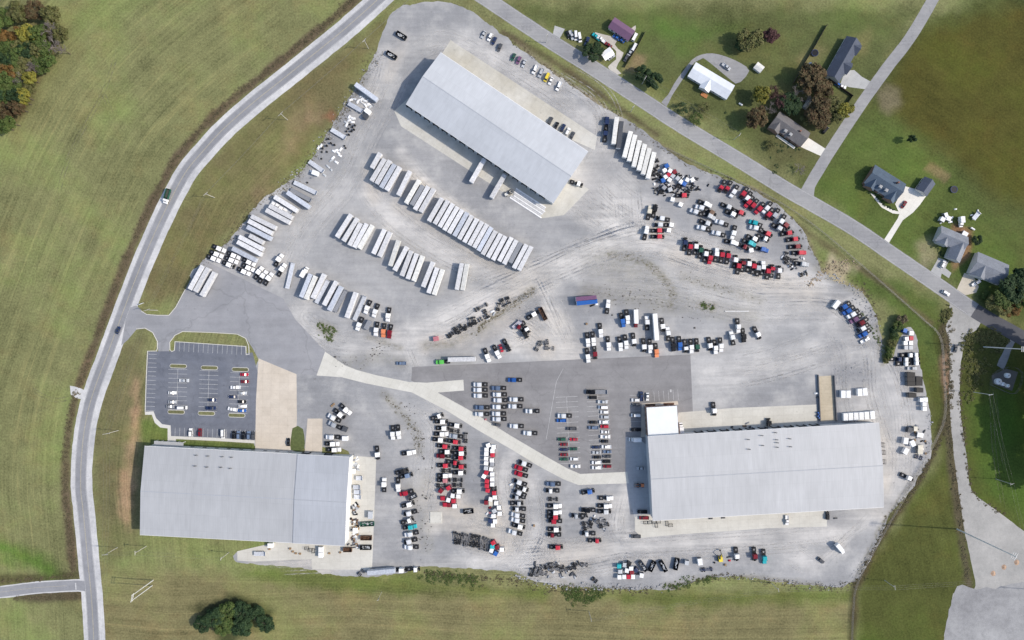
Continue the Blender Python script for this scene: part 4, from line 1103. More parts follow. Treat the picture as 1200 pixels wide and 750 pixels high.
M_WALL = roof_metal('pale ribbed wall sheet', (.56, .57, .58), 0, .6, .05)
def hall(name, label, corners, ze, zr, roofs, split=None, over=.5, docks=(), vents=(), trims=True):
    ctr, a, L, W = frame_of(corners, ze)
    o = tag(empty(name, (ctr.x, ctr.y, 0), a), label, 'warehouse')
    h, w = L / 2, W / 2
    segs = [(-h, h)] if split is None else [(-h, split), (split, h)]
    for i, (x0, x1) in enumerate(segs):
        dz = .35 * i
        wl = MB(); gable_body(wl, x0 + (over if i == 0 else 0.02), x1 - (over if i == len(segs) - 1 else 0.0), -w + over, w - over, ze - .25 + dz, zr - .25 + dz)
        wl.build('wall', M_WALL, o)
        rf = MB(); gable_roof(rf, x0, x1 + (0 if i else -.02 if split is not None else 0), -w, w, ze + dz, zr + dz)
        ro = rf.build('roof', roofs[i], o)
        MB().profile([(x0, zr + dz + .0), (x1, zr + dz), (x1, zr + dz + .06), (x0, zr + dz + .06)], -.22, .22).build('ridge_cap', mat('weathered ridge cap', (.36, .38, .41), .6), ro)
        for s in (-1, 1):
            MB().box(x0, x1 - .02, s * (w + .10) - .09, s * (w + .10) + .09, ze + dz - .28, ze + dz - .06).build('gutter', M_TRIM, ro)
    for s, x, wd, ht, zb in docks:           # side, position along, width, height, sill
        y = s * (w - over)
        d = MB().box(x - wd / 2, x + wd / 2, y - .05, y + .05, zb, zb + ht).build('dock_door', M_DOOR, o)
        for q in (-1, 1): MB().box(x + q * (wd / 2 + .22) - .2, x + q * (wd / 2 + .22) + .2, min(y, y + s * .5), max(y, y + s * .5), zb, zb + ht + .1).build('dock_seal', M_DARKDOOR, d)
        MB().box(x - wd / 2 - .42, x + wd / 2 + .42, min(y + s * .0, y + s * .55), max(y, y + s * .55), zb + ht + .11, zb + ht + .5).build('dock_seal', M_DARKDOOR, d)
    inv = Matrix.Rotation(-a, 2)
    for px, py in vents:
        for k in range(3):
            q = inv @ (P(px + (k - 1) * 1.3, py, zr).xy - ctr.xy)
            zz = zr + (ze - zr) * abs(q.y) / w
            mb = MB(); mb.tube((q.x, q.y, zz - .1), (q.x, q.y, zz + .9 + .4 * (k == 1)), .16, .16, 8); mb.tube((q.x, q.y, zz + .9 + .4 * (k == 1)), (q.x, q.y, zz + 1.15 + .4 * (k == 1)), .28, .12, 8)
            mb.build('roof_vent', M_STEEL, o)
    return o, L, W

A1 = frame_of([(516, 61.5), (689, 177.4), (648.8, 238.3), (476, 121.7)], 9.5)[1]
RN = roof_metal('north hall roof sheet', (.485, .505, .53), A1, 1.0, .035)
n_doc = [(-1, -50 + 6.2 * i, 2.9, 3.1, 1.2) for i in range(16)] + [(1, -40 + 14 * i, 3.6, 4.2, .1) for i in range(6)]
oN, LN, WN = hall('warehouse', 'long pale grey gabled warehouse at the top with trailers backed onto its dock', [(516, 61.5), (689, 177.4), (648.8, 238.3), (476, 121.7)], 9.5, 12.4, [RN], docks=n_doc)
A2 = frame_of([(169, 523.5), (411, 535), (403, 640), (164.3, 626)], 9.0)[1]
R2a = roof_metal('left hall roof sheet', (.405, .412, .42), A2, 1.0, .05); R2b = roof_metal('left hall bay roof sheet', (.395, .412, .44), A2, 1.0, .04)
v2 = [(229, 534), (242.7, 535), (259.6, 535.8), (270.3, 536.4), (228, 546.5), (242, 547.7), (258.4, 548), (269.6, 549.2)]
oL, LL, WL = hall('warehouse', 'grey roofed warehouse at the lower left beside the office car park', [(169, 523.5), (411, 535), (403, 640), (164.3, 626)], 9.0, 10.8, [R2a, R2b], split=29.0, vents=v2,
                  docks=[(1, 32, 3.6, 4.2, .1), (1, 45, 3.6, 4.2, .1), (-1, 30, 3.6, 4.2, .1), (-1, 40, 3.6, 4.2, .1), (-1, 50, 3.6, 4.2, .1)])
MB().box(-LL / 2 + 2.5, -LL / 2 + 19.5, WL / 2 - .35, WL / 2 + 2.2, 3.4, 3.7).build('entrance_canopy', R2a, oL)
for x in np.linspace(-LL / 2 + 3, -LL / 2 + 19, 6):
    MB().box(x - .1, x + .1, WL / 2 + 1.9, WL / 2 + 2.1, 0, 3.4).build('canopy_post', M_TRIM, oL)
for x in np.linspace(-LL / 2 + 24, 22, 9):
    MB().box(x - 1.1, x + 1.1, WL / 2 - .53, WL / 2 - .44, 1.0, 2.6).build('window', M_GLASS, oL)
MB().box(LL / 2 - .5, LL / 2 - .1, -WL / 2 + .6, WL / 2 - .6, .1, 8.2).build('white_end_wall', M_TRIM, oL)
A3 = frame_of([(760, 512), (1030.3, 495.2), (1036, 594.7), (764, 609.7)], 10.0)[1]
R3 = roof_metal('right hall roof sheet', (.455, .46, .465), A3, 1.0, .04)
v3 = [(877.3, 515.3), (893.3, 510.7), (909.6, 507.3), (910.7, 515.6), (911.3, 519), (926, 514.4), (878, 526.7), (894, 522.3), (911, 524.3), (926.7, 523.7)]
oR, LR, WR = hall('warehouse', 'largest pale roofed warehouse at the lower right with a white office wing', [(760, 512), (1030.3, 495.2), (1036, 594.7), (764, 609.7)], 10.0, 11.4, [R3], vents=v3,
                  docks=[(1, -35 + 7.5 * i, 3.6, 4.2, .1) for i in range(10)] + [(-1, -55 + 9 * i, 3.6, 4.2, .1) for i in range(12)])
# flat roofed office wing on its north-west corner
cw, aw, Lw, Ww = frame_of([(758, 478), (792.5, 475.8), (795.4, 510.4), (760, 512)], 7.5)
inv = Matrix.Rotation(-A3, 2); q = inv @ (cw.xy - Vector((oR.location.x, oR.location.y)))
ow = MB().box(q.x - Lw / 2, q.x + Lw / 2, q.y - Ww / 2, q.y + Ww / 2 , .0, 7.1).build('office_wall', mat('brick red office wall', (.30, .19, .15), .8, 0, .1), oR)
MB().box(q.x - Lw / 2 - .15, q.x + Lw / 2 + .15, q.y - Ww / 2 - .1, q.y + Ww / 2 + .15, 7.1, 7.5).build('office_roof', mat('white membrane roof', (.70, .72, .73), .6, 0, .04, .3), oR)
for k in range(5): MB().box(q.x - Lw / 2 + 1.6 + k * 3.2, q.x - Lw / 2 + 3.6 + k * 3.2, q.y + Ww / 2 + .01, q.y + Ww / 2 + .09, 1, 2.6).build('window', M_GLASS, oR)
for k in range(5): MB().box(q.x - Lw / 2 - .09, q.x - Lw / 2 - .01, q.y - Ww / 2 + 1.6 + k * 3.2, q.y - Ww / 2 + 3.6 + k * 3.2, 1, 2.6).build('window', M_GLASS, oR)
# planting beds at the office
for nm, pts in (('one', [(756, 473.5), (768, 473), (768, 475.8), (756.5, 476.2)]), ('two', [(777.5, 472.2), (790, 471.8), (790, 474.2), (777.5, 475)])):
    o = flat('planting_bed', pts, Z_MARK + .006, mat('bark mulch', (.11, .06, .04), .95, 0, .3)); del o['kind']
    tag(o, 'brown mulch bed before the white roofed office, %s of the pair' % ('left' if nm == 'one' else 'right'), 'planting bed', 'mulch beds before the office')

# ramp retaining walls
for nm, a, b in (('left', (958, 439), (960.5, 493.5)), ('right', (976.8, 440), (979.8, 493.5))):
    p, q_ = P(*a).xy, P(*b).xy; t = (q_ - p).normalized(); n = Vector((-t.y, t.x)) * .22
    mb = MB().prism([(p - n).to_tuple(), (q_ - n).to_tuple(), (q_ + n).to_tuple(), (p + n).to_tuple()], 0, 1.25)
    tag(mb.build('retaining_wall', mat('dark stained concrete', (.13, .13, .14), .9, 0, .2)), 'low dark retaining wall on the %s side of the tan loading ramp' % nm, 'wall', 'walls of the loading ramp')
# raised slab
ped = MB().box(-3.4, 3.4, -3.3, 3.3, 0, .35)
tag(ped.build('concrete_slab', M_CONC_S, None, P(510.8, 606.5), R(-1)), 'square pale concrete slab left of the oval dumpster', 'slab')
# stack of long white panels by the north hall
o = tag(empty('panel_stack', (P(619.5, 238).x, P(619.5, 238).y, .06), R(-33)), 'long white roof sheets laid side by side on the apron below the top warehouse', 'panel stack', None)
for i in range(7):
    MB().box(-10.5 + random.uniform(-1, 1), 10.5 + random.uniform(-1, 1), -3.6 + i * 1.05, -2.75 + i * 1.05, 0, random.uniform(.15, .5)).build('sheet', paint('pale grey' if i % 2 else 'white'), o)

# ------------------------------------------------------------------ houses
def house(name, label, corners, ze, rise, roofm, wallm, gables=(), dormers=(), chimney=None, porch=None, cat='house', over=.35, garage=None):
    ctr, a, L, W = frame_of(corners, ze)
    o = tag(empty(name, (ctr.x, ctr.y, 0), a), label, cat)
    h, w = L / 2, W / 2
    wl = MB(); gable_body(wl, -h + over, h - over, -w + over, w - over, ze - .1, ze + rise - .1 - rise * over / w); wl.build('wall', wallm, o)
    rf = MB(); gable_roof(rf, -h, h, -w, w, ze, ze + rise); ro = rf.build('roof', roofm, o)
    for gx, side, gw, out, gr in gables:     # position, side, width, projection beyond the eave, rise
        mb = MB(); n = 0; y1 = side * (w + out); pts = [(gx - gw / 2, ze + .03), (gx, ze + gr), (gx + gw / 2, ze + .03), (gx + gw / 2, ze - .15), (gx, ze + gr - .18), (gx - gw / 2, ze - .15)]
        ys = (0.0, y1)
        mb.v = [(p[0], ys[0], p[1]) for p in pts] + [(p[0], ys[1], p[1]) for p in pts]
        for i in range(6):
            j = (i + 1) % 6; mb.f.append((i, j, 6 + j, 6 + i))
        mb.f += [(0, 1, 4, 5), (1, 2, 3, 4), (6, 7, 10, 11), (7, 8, 9, 10)]
        mb.build('gable_roof', roofm, ro)
        wm = MB(); yw = side * (w + out - over); ws = [(gx - gw / 2 + over, 0), (gx + gw / 2 - over, 0), (gx + gw / 2 - over, ze - .2), (gx, ze + gr - .45), (gx - gw / 2 + over, ze - .2)]
        wm.v = [(p[0], side * (w - over - .6), p[1]) for p in ws] + [(p[0], yw, p[1]) for p in ws]
        wm.f = [(0, 1, 2, 3, 4), (9, 8, 7, 6, 5)] + [(i, (i + 1) % 5, 5 + (i + 1) % 5, 5 + i) for i in range(5)]
        wm.build('gable_wall', wallm, o)
    for dx, side in dormers:
        yb = side * w * .55; zt = ze + rise * .55
        d = MB().box(dx - .75, dx + .75, min(yb, yb + side * 1.1), max(yb, yb + side * 1.1), ze + .1, zt + .55).build('dormer', M_TRIM, o)
        MB().box(dx - .95, dx + .95, min(yb - side * .5, yb + side * 1.3), max(yb - side * .5, yb + side * 1.3), zt + .55, zt + .75, .3, .1).build('dormer_roof', mat('pale dormer shingle', (.30, .30, .30), .8, 0, .2), d)
        yf = yb + side * 1.12
        MB().box(dx - .5, dx + .5, min(yf, yf + side * .03), max(yf, yf + side * .03), ze + .7, zt + .4).build('dormer_window', M_GLASS, d)
    if chimney:
        MB().box(chimney[0] - .45, chimney[0] + .45, chimney[1] - .4, chimney[1] + .4, ze, ze + rise + .9).build('chimney', mat('brick', (.22, .10, .07), .85), ro)
    for s in (-1, 1):
        for k in (-.6, -.2, .35, .7):
            MB().box(k * h - .55, k * h + .55, s * (w - over) - .03, s * (w - over) + .03, 1.0, 2.2).build('window', M_GLASS, o)
    MB().box(.05 * h - .5, .05 * h + .5, -w + over - .04, -w + over + .04, .1, 2.15).build('door', M_DOOR, o)
    if porch:
        x0, x1, y0, y1, m = porch
        MB().box(x0, x1, y0, y1, .0, .45).build('porch', m, o)
    if garage: MB().box(garage[0] - 2.4, garage[0] + 2.4, garage[1] - .04, garage[1] + .04, .1, 2.3).build('garage_door', M_TRIM, o)
    return o
W_SIDE = mat('pale house siding', (.52, .52, .50), .7); W_BRICK = mat('brown brick', (.24, .15, .11), .85)
RM = roof_metal('white house roof metal', (.66, .69, .73), R(-31), .5, .05)
house('house', 'long white metal roofed house with a small front gable inside the curved drive', [(816, 73.3), (862, 100.4), (850.7, 116.4), (805.3, 88.7)], 3.0, 1.7, RM, W_SIDE, [(-1.0, -1, 6.5, 2.0, 1.6)], porch=(-1, 3, -9.2, -7.0, mat('orange deck', (.42, .17, .06), .8)))
house('house', 'dark navy roofed house with a grey drive at the top right', [(1008.6, 51), (983, 99), (967, 86.2), (992.6, 42.5)], 3.2, 3.0, shingle('dark navy shingle', (.055, .068, .10)), W_SIDE, [(3, 1, 7.5, 1.5, 2.6), (-9, 1, 7, .8, 2.4)], garage=None)
house('house', 'brown grey roofed house with dormers among the autumn trees', [(913.7, 131), (949, 154.4), (939.3, 173.6), (902, 146)], 3.2, 2.6, shingle('brown grey shingle', (.135, .128, .128)), W_BRICK, [(-7.5, -1, 7.0, 1.6, 2.2)], [(-2, -1), (1.6, -1)], chimney=(5, 1.2), porch=(-4, 9, -6.9, -5.5, M_CONC_W))
house('house', 'steel blue roofed house with dormers beside the forked white drive', [(1025.6, 192.8), (1060.8, 215.2), (1049.6, 237.6), (1012, 214.4)], 3.2, 3.2, shingle('slate blue shingle', (.065, .095, .135)), W_BRICK, [(-6.5, -1, 6.0, 1.2, 2.6), (7.0, -1, 6.5, 1.2, 2.6)], [(-2, -1), (2, -1)], (5, 3))
house('garage', 'small dark roofed detached garage at the head of the white drive', [(1096.8, 214.4), (1086.4, 229.6), (1072.8, 222.4), (1083.2, 208)], 2.8, 2.2, shingle('garage shingle', (.07, .085, .12)), W_SIDE, cat='garage')
RG = shingle('mid grey shingle', (.20, .215, .245))
house('house', 'grey roofed house with two front wings and scrap behind it', [(1106.4, 262.8), (1133.6, 280.4), (1128.8, 293), (1092, 283.6)], 3.0, 3.0, RG, W_SIDE, [(-4, -1, 7, .8, 2.5), (5.5, -1, 8.5, 6.5, 2.9)])
house('house', 'grey roofed house with a tan drive beside the dark trees', [(1150.4, 294), (1184.8, 315.6), (1170, 330), (1131, 320.4)], 3.0, 3.0, shingle('cool grey shingle', (.185, .20, .23)), W_SIDE, [(-4.5, -1, 9, .8, 3.0)])
house('house', 'purple roofed house at the top edge above the parked cars', [(722, 22), (746, 37), (735, 47.5), (711, 30)], 3.0, 1.6, roof_metal('purple roof metal', (.16, .085, .15), R(-32), .5, .06), W_SIDE)
# white carport
o = tag(empty('carport', (P(712, 63, 2.6).x, P(712, 63, 2.6).y, 0), R(35)), 'small white carport beside the dark round tree by the road', 'carport')
mb = MB(); gable_roof(mb, -3.4, 3.4, -2.6, 2.6, 2.5, 3.1, .08); mb.build('roof', paint('white'), o)
for sx in (-1, 1):
    for sy in (-1, 1): MB().box(sx * 3.1 - .06, sx * 3.1 + .06, sy * 2.4 - .06, sy * 2.4 + .06, 0, 2.5).build('post', M_STEEL, o)
# garden sheds
def shed(px, py, a, L, W, c, label):
    o = tag(empty('garden_shed', (P(px, py, 2).x, P(px, py, 2).y, 0), R(a)), label, 'shed')
    mb = MB(); gable_body(mb, -L / 2 + .15, L / 2 - .15, -W / 2 + .15, W / 2 - .15, 2.0, 2.7); mb.build('wall', W_SIDE, o)
    mb = MB(); gable_roof(mb, -L / 2, L / 2, -W / 2, W / 2, 2.1, 2.9, .1); mb.build('roof', paint(c), o)
    MB().box(-L / 2 + .08, -L / 2 + .14, -.5, .5, .05, 1.9).build('door', M_DOOR, o)
shed(889.5, 79, -38, 5, 4.4, 'cream', 'pale shed on the lawn right of the curved drive')
shed(946.5, 121.5, 55, 6.0, 2.6, 'beige', 'narrow tan shed between the two autumn trees')
shed(949, 75.5, 20, 2.4, 2.2, 'slate blue', 'tiny blue shed by the tall garden fence')
cluster('behind the grey roofed house', 'x', '1105 257 60 white box 2.6;1112 256 70 white box 2.6;1109 252 20 white box 2.0;1131 274 -30 white box 3.2')
cluster('scattered behind the grey roofed house', 'x', '1103 261 40 white panel;1107 254 -30 white panel;1114 260 10 white panel;1116 255 60 white panel;1120 245 5 white panel;1141 256 50 white panel;1146 247 70 white panel;1139 252 10 white panel', same=('panel',), group='scrap behind the grey roofed house')
cluster('behind the grey roofed house', 'x', '1128.7 259.5 -85 white boxtruck 6;1144 253 50 cream flatbed 5')

# ------------------------------------------------------------------ trees and brush
def leaf_mesh(name, seed, n_clump, n_leaf, flat=.75, sz=(.10, .19), spread=.36, hole=.0):
    """unit crown (radius 1): leaf faces gathered in clumps, open between them"""
    r = np.random.default_rng(seed)
    v = []; f = []
    cs = []
    for i in range(n_clump):
        a = r.uniform(0, 2 * math.pi); rad = math.sqrt(r.uniform(hole, 1)) * .86
        z = r.uniform(-.25, .75) * (1 - rad * .55)
        cs.append((rad * math.cos(a), rad * math.sin(a), z, r.uniform(.5, 1.25)))
    for c in cs:
        k = int(n_leaf * c[3])
        d = r.normal(size=(k, 3)); d /= np.linalg.norm(d, axis=1)[:, None]
        rad = r.uniform(.35, 1, k) ** .6 * spread * c[3]
        p = d * rad[:, None] * np.array([1, 1, flat]) + np.array(c[:3])
        s = r.uniform(*sz, k)
        nrm = d + r.normal(size=(k, 3)) * .55 + np.array([0, 0, .45]); nrm /= np.linalg.norm(nrm, axis=1)[:, None]
        for q, nn, ss in zip(p, nrm, s):
            t = np.cross(nn, r.normal(size=3)); t /= np.linalg.norm(t) + 1e-9; b = np.cross(nn, t)
            i = len(v)
            v += [tuple(q + t * ss), tuple(q + b * ss * .7), tuple(q - t * ss), tuple(q - b * ss * .7)]
            f.append((i, i + 1, i + 2, i + 3))
    me = bpy.data.meshes.new(name); me.from_pydata(v, [], f)
    return me
def branch_mesh(name, seed, n=46):
    r = random.Random(seed); mb = MB()
    def grow(p, d, l, rad, depth):
        q = p + d * l; mb.tube(p, q, rad, rad * .6, 5, False)
        if depth == 0: return
        for _ in range(3):
            e = (d + Vector((r.uniform(-1, 1), r.uniform(-1, 1), r.uniform(-.35, .5))) * .85).normalized()
            grow(q, e, l * r.uniform(.6, .85), rad * .6, depth - 1)
    for _ in range(5):
        a = r.uniform(0, 6.28); grow(Vector((0, 0, -.3)), Vector((math.cos(a) * .7, math.sin(a) * .7, .6)).normalized(), .42, .05, 4)
    return mb.mesh(name)
CROWN = [leaf_mesh('crown', 10 + i, 34, 150, .75, (.055, .115)) for i in range(5)]
CONE = [leaf_mesh('crown', 30 + i, 36, 150, .9, (.05, .10), .30) for i in range(2)]
THIN = [leaf_mesh('crown', 50 + i, 30, 48, .7, (.045, .09), .34, .1) for i in range(3)]
BARE = [branch_mesh('crown', 70 + i) for i in range(2)]
def foliage(name, c, c2, var=.3):
    m = bpy.data.materials.new(name); t, N, L = nt(m); b = N['Principled BSDF']
    oi = N.new('ShaderNodeObjectInfo'); g = N.new('ShaderNodeNewGeometry')
    n = noise_fac(N, L, .55, 3, .6); n2 = noise_fac(N, L, 2.5, 2, .6)
    f = rng_map(N, L, n2, .3, .7, 1 - var, 1 + var)
    rp = rng_map(N, L, oi.outputs['Random'], 0, 1, .85, 1.15)
    cc = mixc(N, L, rng_map(N, L, n, .38, .62, 0, 1), c, c2)
    L.new(scale_col(N, L, cc, math_n(N, L, 'MULTIPLY', f, rp)), b.inputs['Base Color'])
    b.inputs['Roughness'].default_value = .75; b.inputs['Specular IOR Level'].default_value = .2
    b.inputs['Subsurface Weight'].default_value = 0.0
    return m
FOL = {'green': foliage('green leaves', (.055, .090, .022), (.080, .105, .030)), 'dark green': foliage('dark evergreen needles', (.020, .042, .018), (.034, .060, .022)),
       'olive': foliage('olive leaves', (.095, .105, .034), (.12, .115, .045)), 'yellow': foliage('yellow leaves', (.20, .18, .03), (.14, .145, .032)), 'orange': foliage('orange leaves', (.17, .09, .025), (.12, .08, .028)),
       'rust': foliage('rust brown leaves', (.085, .052, .026), (.085, .072, .034)), 'purple': foliage('dark red leaves', (.068, .030, .032), (.09, .05, .045)), 'bare': foliage('bare grey twigs', (.22, .19, .18), (.17, .15, .14)), 'brush': foliage('brown brush', (.135, .108, .066), (.105, .095, .05))}
M_BARK = mat('bark', (.10, .08, .06), .95, 0, .2, 3)
def tree(px, py, r, hgt, colr, label, group=None, kind=None, at=.62):
    """crown centre measured in the photograph, so it is projected at crown height"""
    p = P(px, py, hgt * at)
    o = tag(empty('tree' if hgt > 2.6 else 'shrub', (p.x, p.y, 0), random.uniform(0, 6.28)), label, 'tree' if hgt > 2.6 else 'shrub', group)
    pool = BARE if colr == 'bare' else CONE if kind == 'cone' else THIN if kind == 'thin' else CROWN
    src = random.choice(pool); key = (src.name, colr)
    if key not in ME:
        me = src.copy(); me.materials.clear(); me.materials.append(FOL[colr]); ME[key] = me
    cr = put('crown', ME[key], o, (0, 0, hgt * at), random.uniform(0, 6.28)); cr.scale = (r * random.uniform(.92, 1.08), r * random.uniform(.92, 1.08), hgt * (1 - at) * 1.15)
    mb = MB(); top = hgt * .72; n = 5; pr = Vector((0, 0, 0))
    for i in range(1, n):
        q = Vector((random.uniform(-.12, .12), random.uniform(-.12, .12), top * i / (n - 1)))
        mb.tube(pr, q, max(.035, hgt * .022 * (1 - (i - 1) / n)), max(.025, hgt * .022 * (1 - i / n)), 8, False); pr = q
    for i in range(7):
        a = random.uniform(0, 6.28); z = top * random.uniform(.45, .95)
        mb.tube((0, 0, z), (math.cos(a) * r * .6, math.sin(a) * r * .6, z + r * .35), hgt * .010, hgt * .004, 5, False)
    mb.build('trunk', M_BARK, o)
    return o
# the wood in the top left corner
wood = [(5, 22, 5, 'green'), (22, 15, 5.5, 'olive'), (42, 12, 5, 'rust'), (60, 18, 5, 'olive'), (8, 46, 4.5, 'orange'), (20, 42, 4, 'orange'), (33, 40, 4.5, 'yellow'), (46, 38, 4.5, 'green'), (58, 36, 4.5, 'bare'), (72, 40, 4, 'olive'), (3, 58, 4.5, 'green'), (14, 57, 5, 'green'), (27, 55, 4.8, 'olive'), (39, 52, 4.8, 'green'), (50, 55, 5, 'green'),
        (62, 53, 4.6, 'bare'), (72, 57, 4.0, 'bare'), (7, 70, 5, 'dark green'), (19, 70, 5.4, 'green'), (31, 68, 4.6, 'olive'), (43, 68, 5, 'green'), (55, 68, 4.8, 'green'), (-4, 80, 5, 'olive'), (8, 84, 4.6, 'orange'), (36, 76, 4.6, 'bare'), (50, 77, 4.6, 'green'), (26, 80, 4.8, 'olive'), (42, 84, 3.6, 'bare'),
        (4, 96, 5.2, 'green'), (14, 100, 5.4, 'green'), (22, 92, 3.4, 'bare'), (36, 92, 3.8, 'yellow'), (33, 104, 4.4, 'olive'), (28, 112, 3.6, 'yellow'), (10, 112, 4.8, 'green'), (20, 114, 4.2, 'dark green'), (27, 118.5, 2.4, 'yellow'), (4, 124, 4.8, 'rust'), (13, 128, 4.2, 'rust'), (21, 126, 3.8, 'rust'), (8, 138, 4.0, 'rust'), (4, 148, 4.2, 'green'), (13, 143, 3.0, 'green'), (-6, 112, 5, 'green'), (-8, 140, 5, 'olive'), (-10, 60, 5, 'green'), (-8, 30, 5, 'green'), (32, 60, 4.5, 'dark green'), (12, 76, 4.5, 'olive'), (24, 62, 4.5, 'green'), (0, 110, 4.5, 'dark green'), (47, 60, 4.4, 'olive')]
cw_ = {}
for t_ in wood: cw_.setdefault(t_[3], []).append(t_)
for c_ in cw_: cw_[c_].sort(key=lambda t: t[1] * 10 + t[0] * .01)
for x, y, r_, c_ in wood:
    i = cw_[c_].index((x, y, r_, c_)) + 1; adj = {'green': 'leafy green', 'bare': 'leafless grey'}.get(c_, c_)
    tree(x, y, r_ * 1.05, random.uniform(9, 13), c_, '%s tree in the top left wood, %s' % (adj, 'the only %s one' % adj if len(cw_[c_]) == 1 else '%s %s tree from top' % (ORD[i], adj)), 'trees of the top left wood')
TR = [(694, 61, 6.0, 6.5, 'dark green', 'dense dark round tree beside the white carport', 'cone'), (753, 86, 4.8, 8, 'dark green', 'dark evergreen tree behind the roadside pole, left of the pair', 'cone'), (765.5, 95, 4.8, 8, 'dark green', 'dark evergreen tree behind the roadside pole, right of the pair', 'cone'), (759, 91, 4.2, 7, 'dark green', 'dark evergreen between the two roadside evergreens', 'cone'),
      (798, 127, 4.0, 5.0, 'dark green', 'dark green tree at the foot of the curved drive', 'thin'), (824.5, 126, 3.6, 5, 'olive', 'dull olive tree before the metal roofed house', 'thin'), (816, 139, 4.2, 4.6, 'green', 'sprawling green tree nearest the road before the metal roofed house', 'thin'),
      (878, 45, 6.6, 10, 'olive', 'pale olive tree on the lawn at the top edge', None), (868, 52, 4.0, 7, 'dark green', 'dark tree left of the pale olive tree', None), (903, 42, 4.6, 7, 'purple', 'dark red tree at the top edge', None), (892, 111, 4.6, 10, 'yellow', 'bright yellow tree between two red trees', None), (886.5, 138, 6.2, 11, 'rust', 'round rust red tree left of the brown grey house', None),
      (905, 108, 4.0, 8, 'purple', 'dark red tree behind the yellow tree', 'thin'), (903, 127, 3.6, 7, 'bare', 'bare grey tree at the corner of the brown grey house', None), (954, 94, 8.4, 12, 'rust', 'largest rust brown tree below the navy roofed house', None), (942, 96, 4.4, 8, 'olive', 'olive tree against the largest rust brown tree', None), (934, 109, 4.6, 8, 'bare', 'bare grey tree beside the narrow tan shed', None), (926, 120, 5.2, 8, 'dark green', 'dark tree behind the brown grey house', None),
      (957, 131, 7.6, 11, 'rust', 'rust brown tree right of the brown grey house', None), (947, 140, 4.0, 7, 'olive', 'olive tree over the roof edge of the brown grey house', None), (991, 129, 4.8, 8, 'yellow', 'yellow green tree beside the side road', None), (982, 136, 3.8, 6, 'olive', 'olive tree left of the yellow green roadside tree', None), (936, 198, 3.8, 4.5, 'bare', 'pale leafless tree near the road junction', None), (903, 170, 3.4, 3.4, 'olive', 'low olive tree in front of the brown grey house', 'thin'),
      (966, 108, 5.2, 9, 'rust', 'rust brown tree between the two largest autumn trees', None), (975, 122, 4.4, 8, 'olive', 'olive tree behind the yellow green roadside tree', None), (944, 118, 3.6, 8, 'bare', 'bare grey tree just above the narrow tan shed', None), (915, 118, 4.6, 8, 'purple', 'dark red tree above the brown grey roof', 'thin'), (929, 128, 4.4, 7, 'dark green', 'dark green tree touching the brown grey roof', None), (962, 143, 4.4, 7, 'rust', 'rust brown tree lowest of the autumn grove', None),
      (1068.5, 163, 2.4, 7, 'dark green', 'single small dark tree alone on the right lawn', 'cone'), (1186, 338, 7.5, 11, 'dark green', 'tall dark tree right of the tan drive', None), (1176, 348, 6.0, 9, 'green', 'green tree over the corner of the tan drive house', None), (1165, 354, 4.8, 7, 'olive', 'olive tree beside the tan drive', None), (1196, 326, 6.0, 11, 'dark green', 'dark tree at the right edge behind the tan drive house', None), (1186, 363, 4.6, 6, 'orange', 'orange tree by the dark new asphalt', None), (1198, 352, 5.5, 8, 'green', 'green tree at the right edge above the dark asphalt', None), (1176, 362, 4, 6, 'olive', 'olive tree left of the orange tree', None), (1156, 346, 2.6, 3, 'green', 'small green tree at the tan drive edge', None),
      (1120, 288, 2.6, 3.0, 'dark green', 'dark tree behind the right wing of the grey roofed house', 'cone')]
for x, y, r_, h_, c_, l_, k_ in TR: tree(x, y, r_, h_, c_, l_, 'garden trees', k_)
tree(1145.5, 281.5, 3.0, 4.5, 'dark green', 'dark bush tree between the two grey roofed houses', 'garden trees', 'cone')
# unseen tall trees past the right edge that shade the meadow
for i, (x, y) in enumerate(((1234, 400), (1228, 418), (1236, 436), (1228, 454), (1236, 472), (1229, 490), (1238, 508), (1232, 526), (1244, 545), (1250, 565), (1246, 418), (1248, 450), (1248, 480), (1250, 515))):
    tree(x, y, 8.5, 27 - i * .3, 'dark green', 'tall tree beyond the right edge shading the meadow', 'tall trees beyond the right edge', None)
# dark mound of trees at the bottom edge
for i, (x, y, r_) in enumerate(((238, 722, 5), (252, 714, 5.5), (268, 708, 5.5), (284, 707, 5.5), (300, 712, 5), (312, 722, 4.5), (262, 724, 5.5), (284, 724, 6))):
    tree(x, y + 9, r_, 6, ('dark green', 'dark green', 'green', 'dark green')[i % 4], '%s tree of the clump at the bottom edge' % ORD[i + 1] + ' from the left' if i < 6 else '%s tree at the back of the bottom edge clump' % ('left' if i == 6 else 'right'), 'trees of the clump at the bottom edge', None, .5)
# the hedge of brush in the east
for i, (x, y, r_) in enumerate(((1056, 374, 3.0), (1052, 381, 3.2), (1049, 388, 3.0), (1047, 395, 2.8), (1045, 402, 2.6), (1043, 409, 2.4), (1041, 416, 2.2), (1039, 422, 1.8))):
    tree(x, y, r_, 4.6 - i * .25, ('brush', 'green', 'dark green', 'green', 'olive', 'green', 'green', 'olive')[i], '%s tree from the top in the brush hedge by the east bay' % ORD[i + 1], 'trees in the brush hedge by the east bay', None, .5)

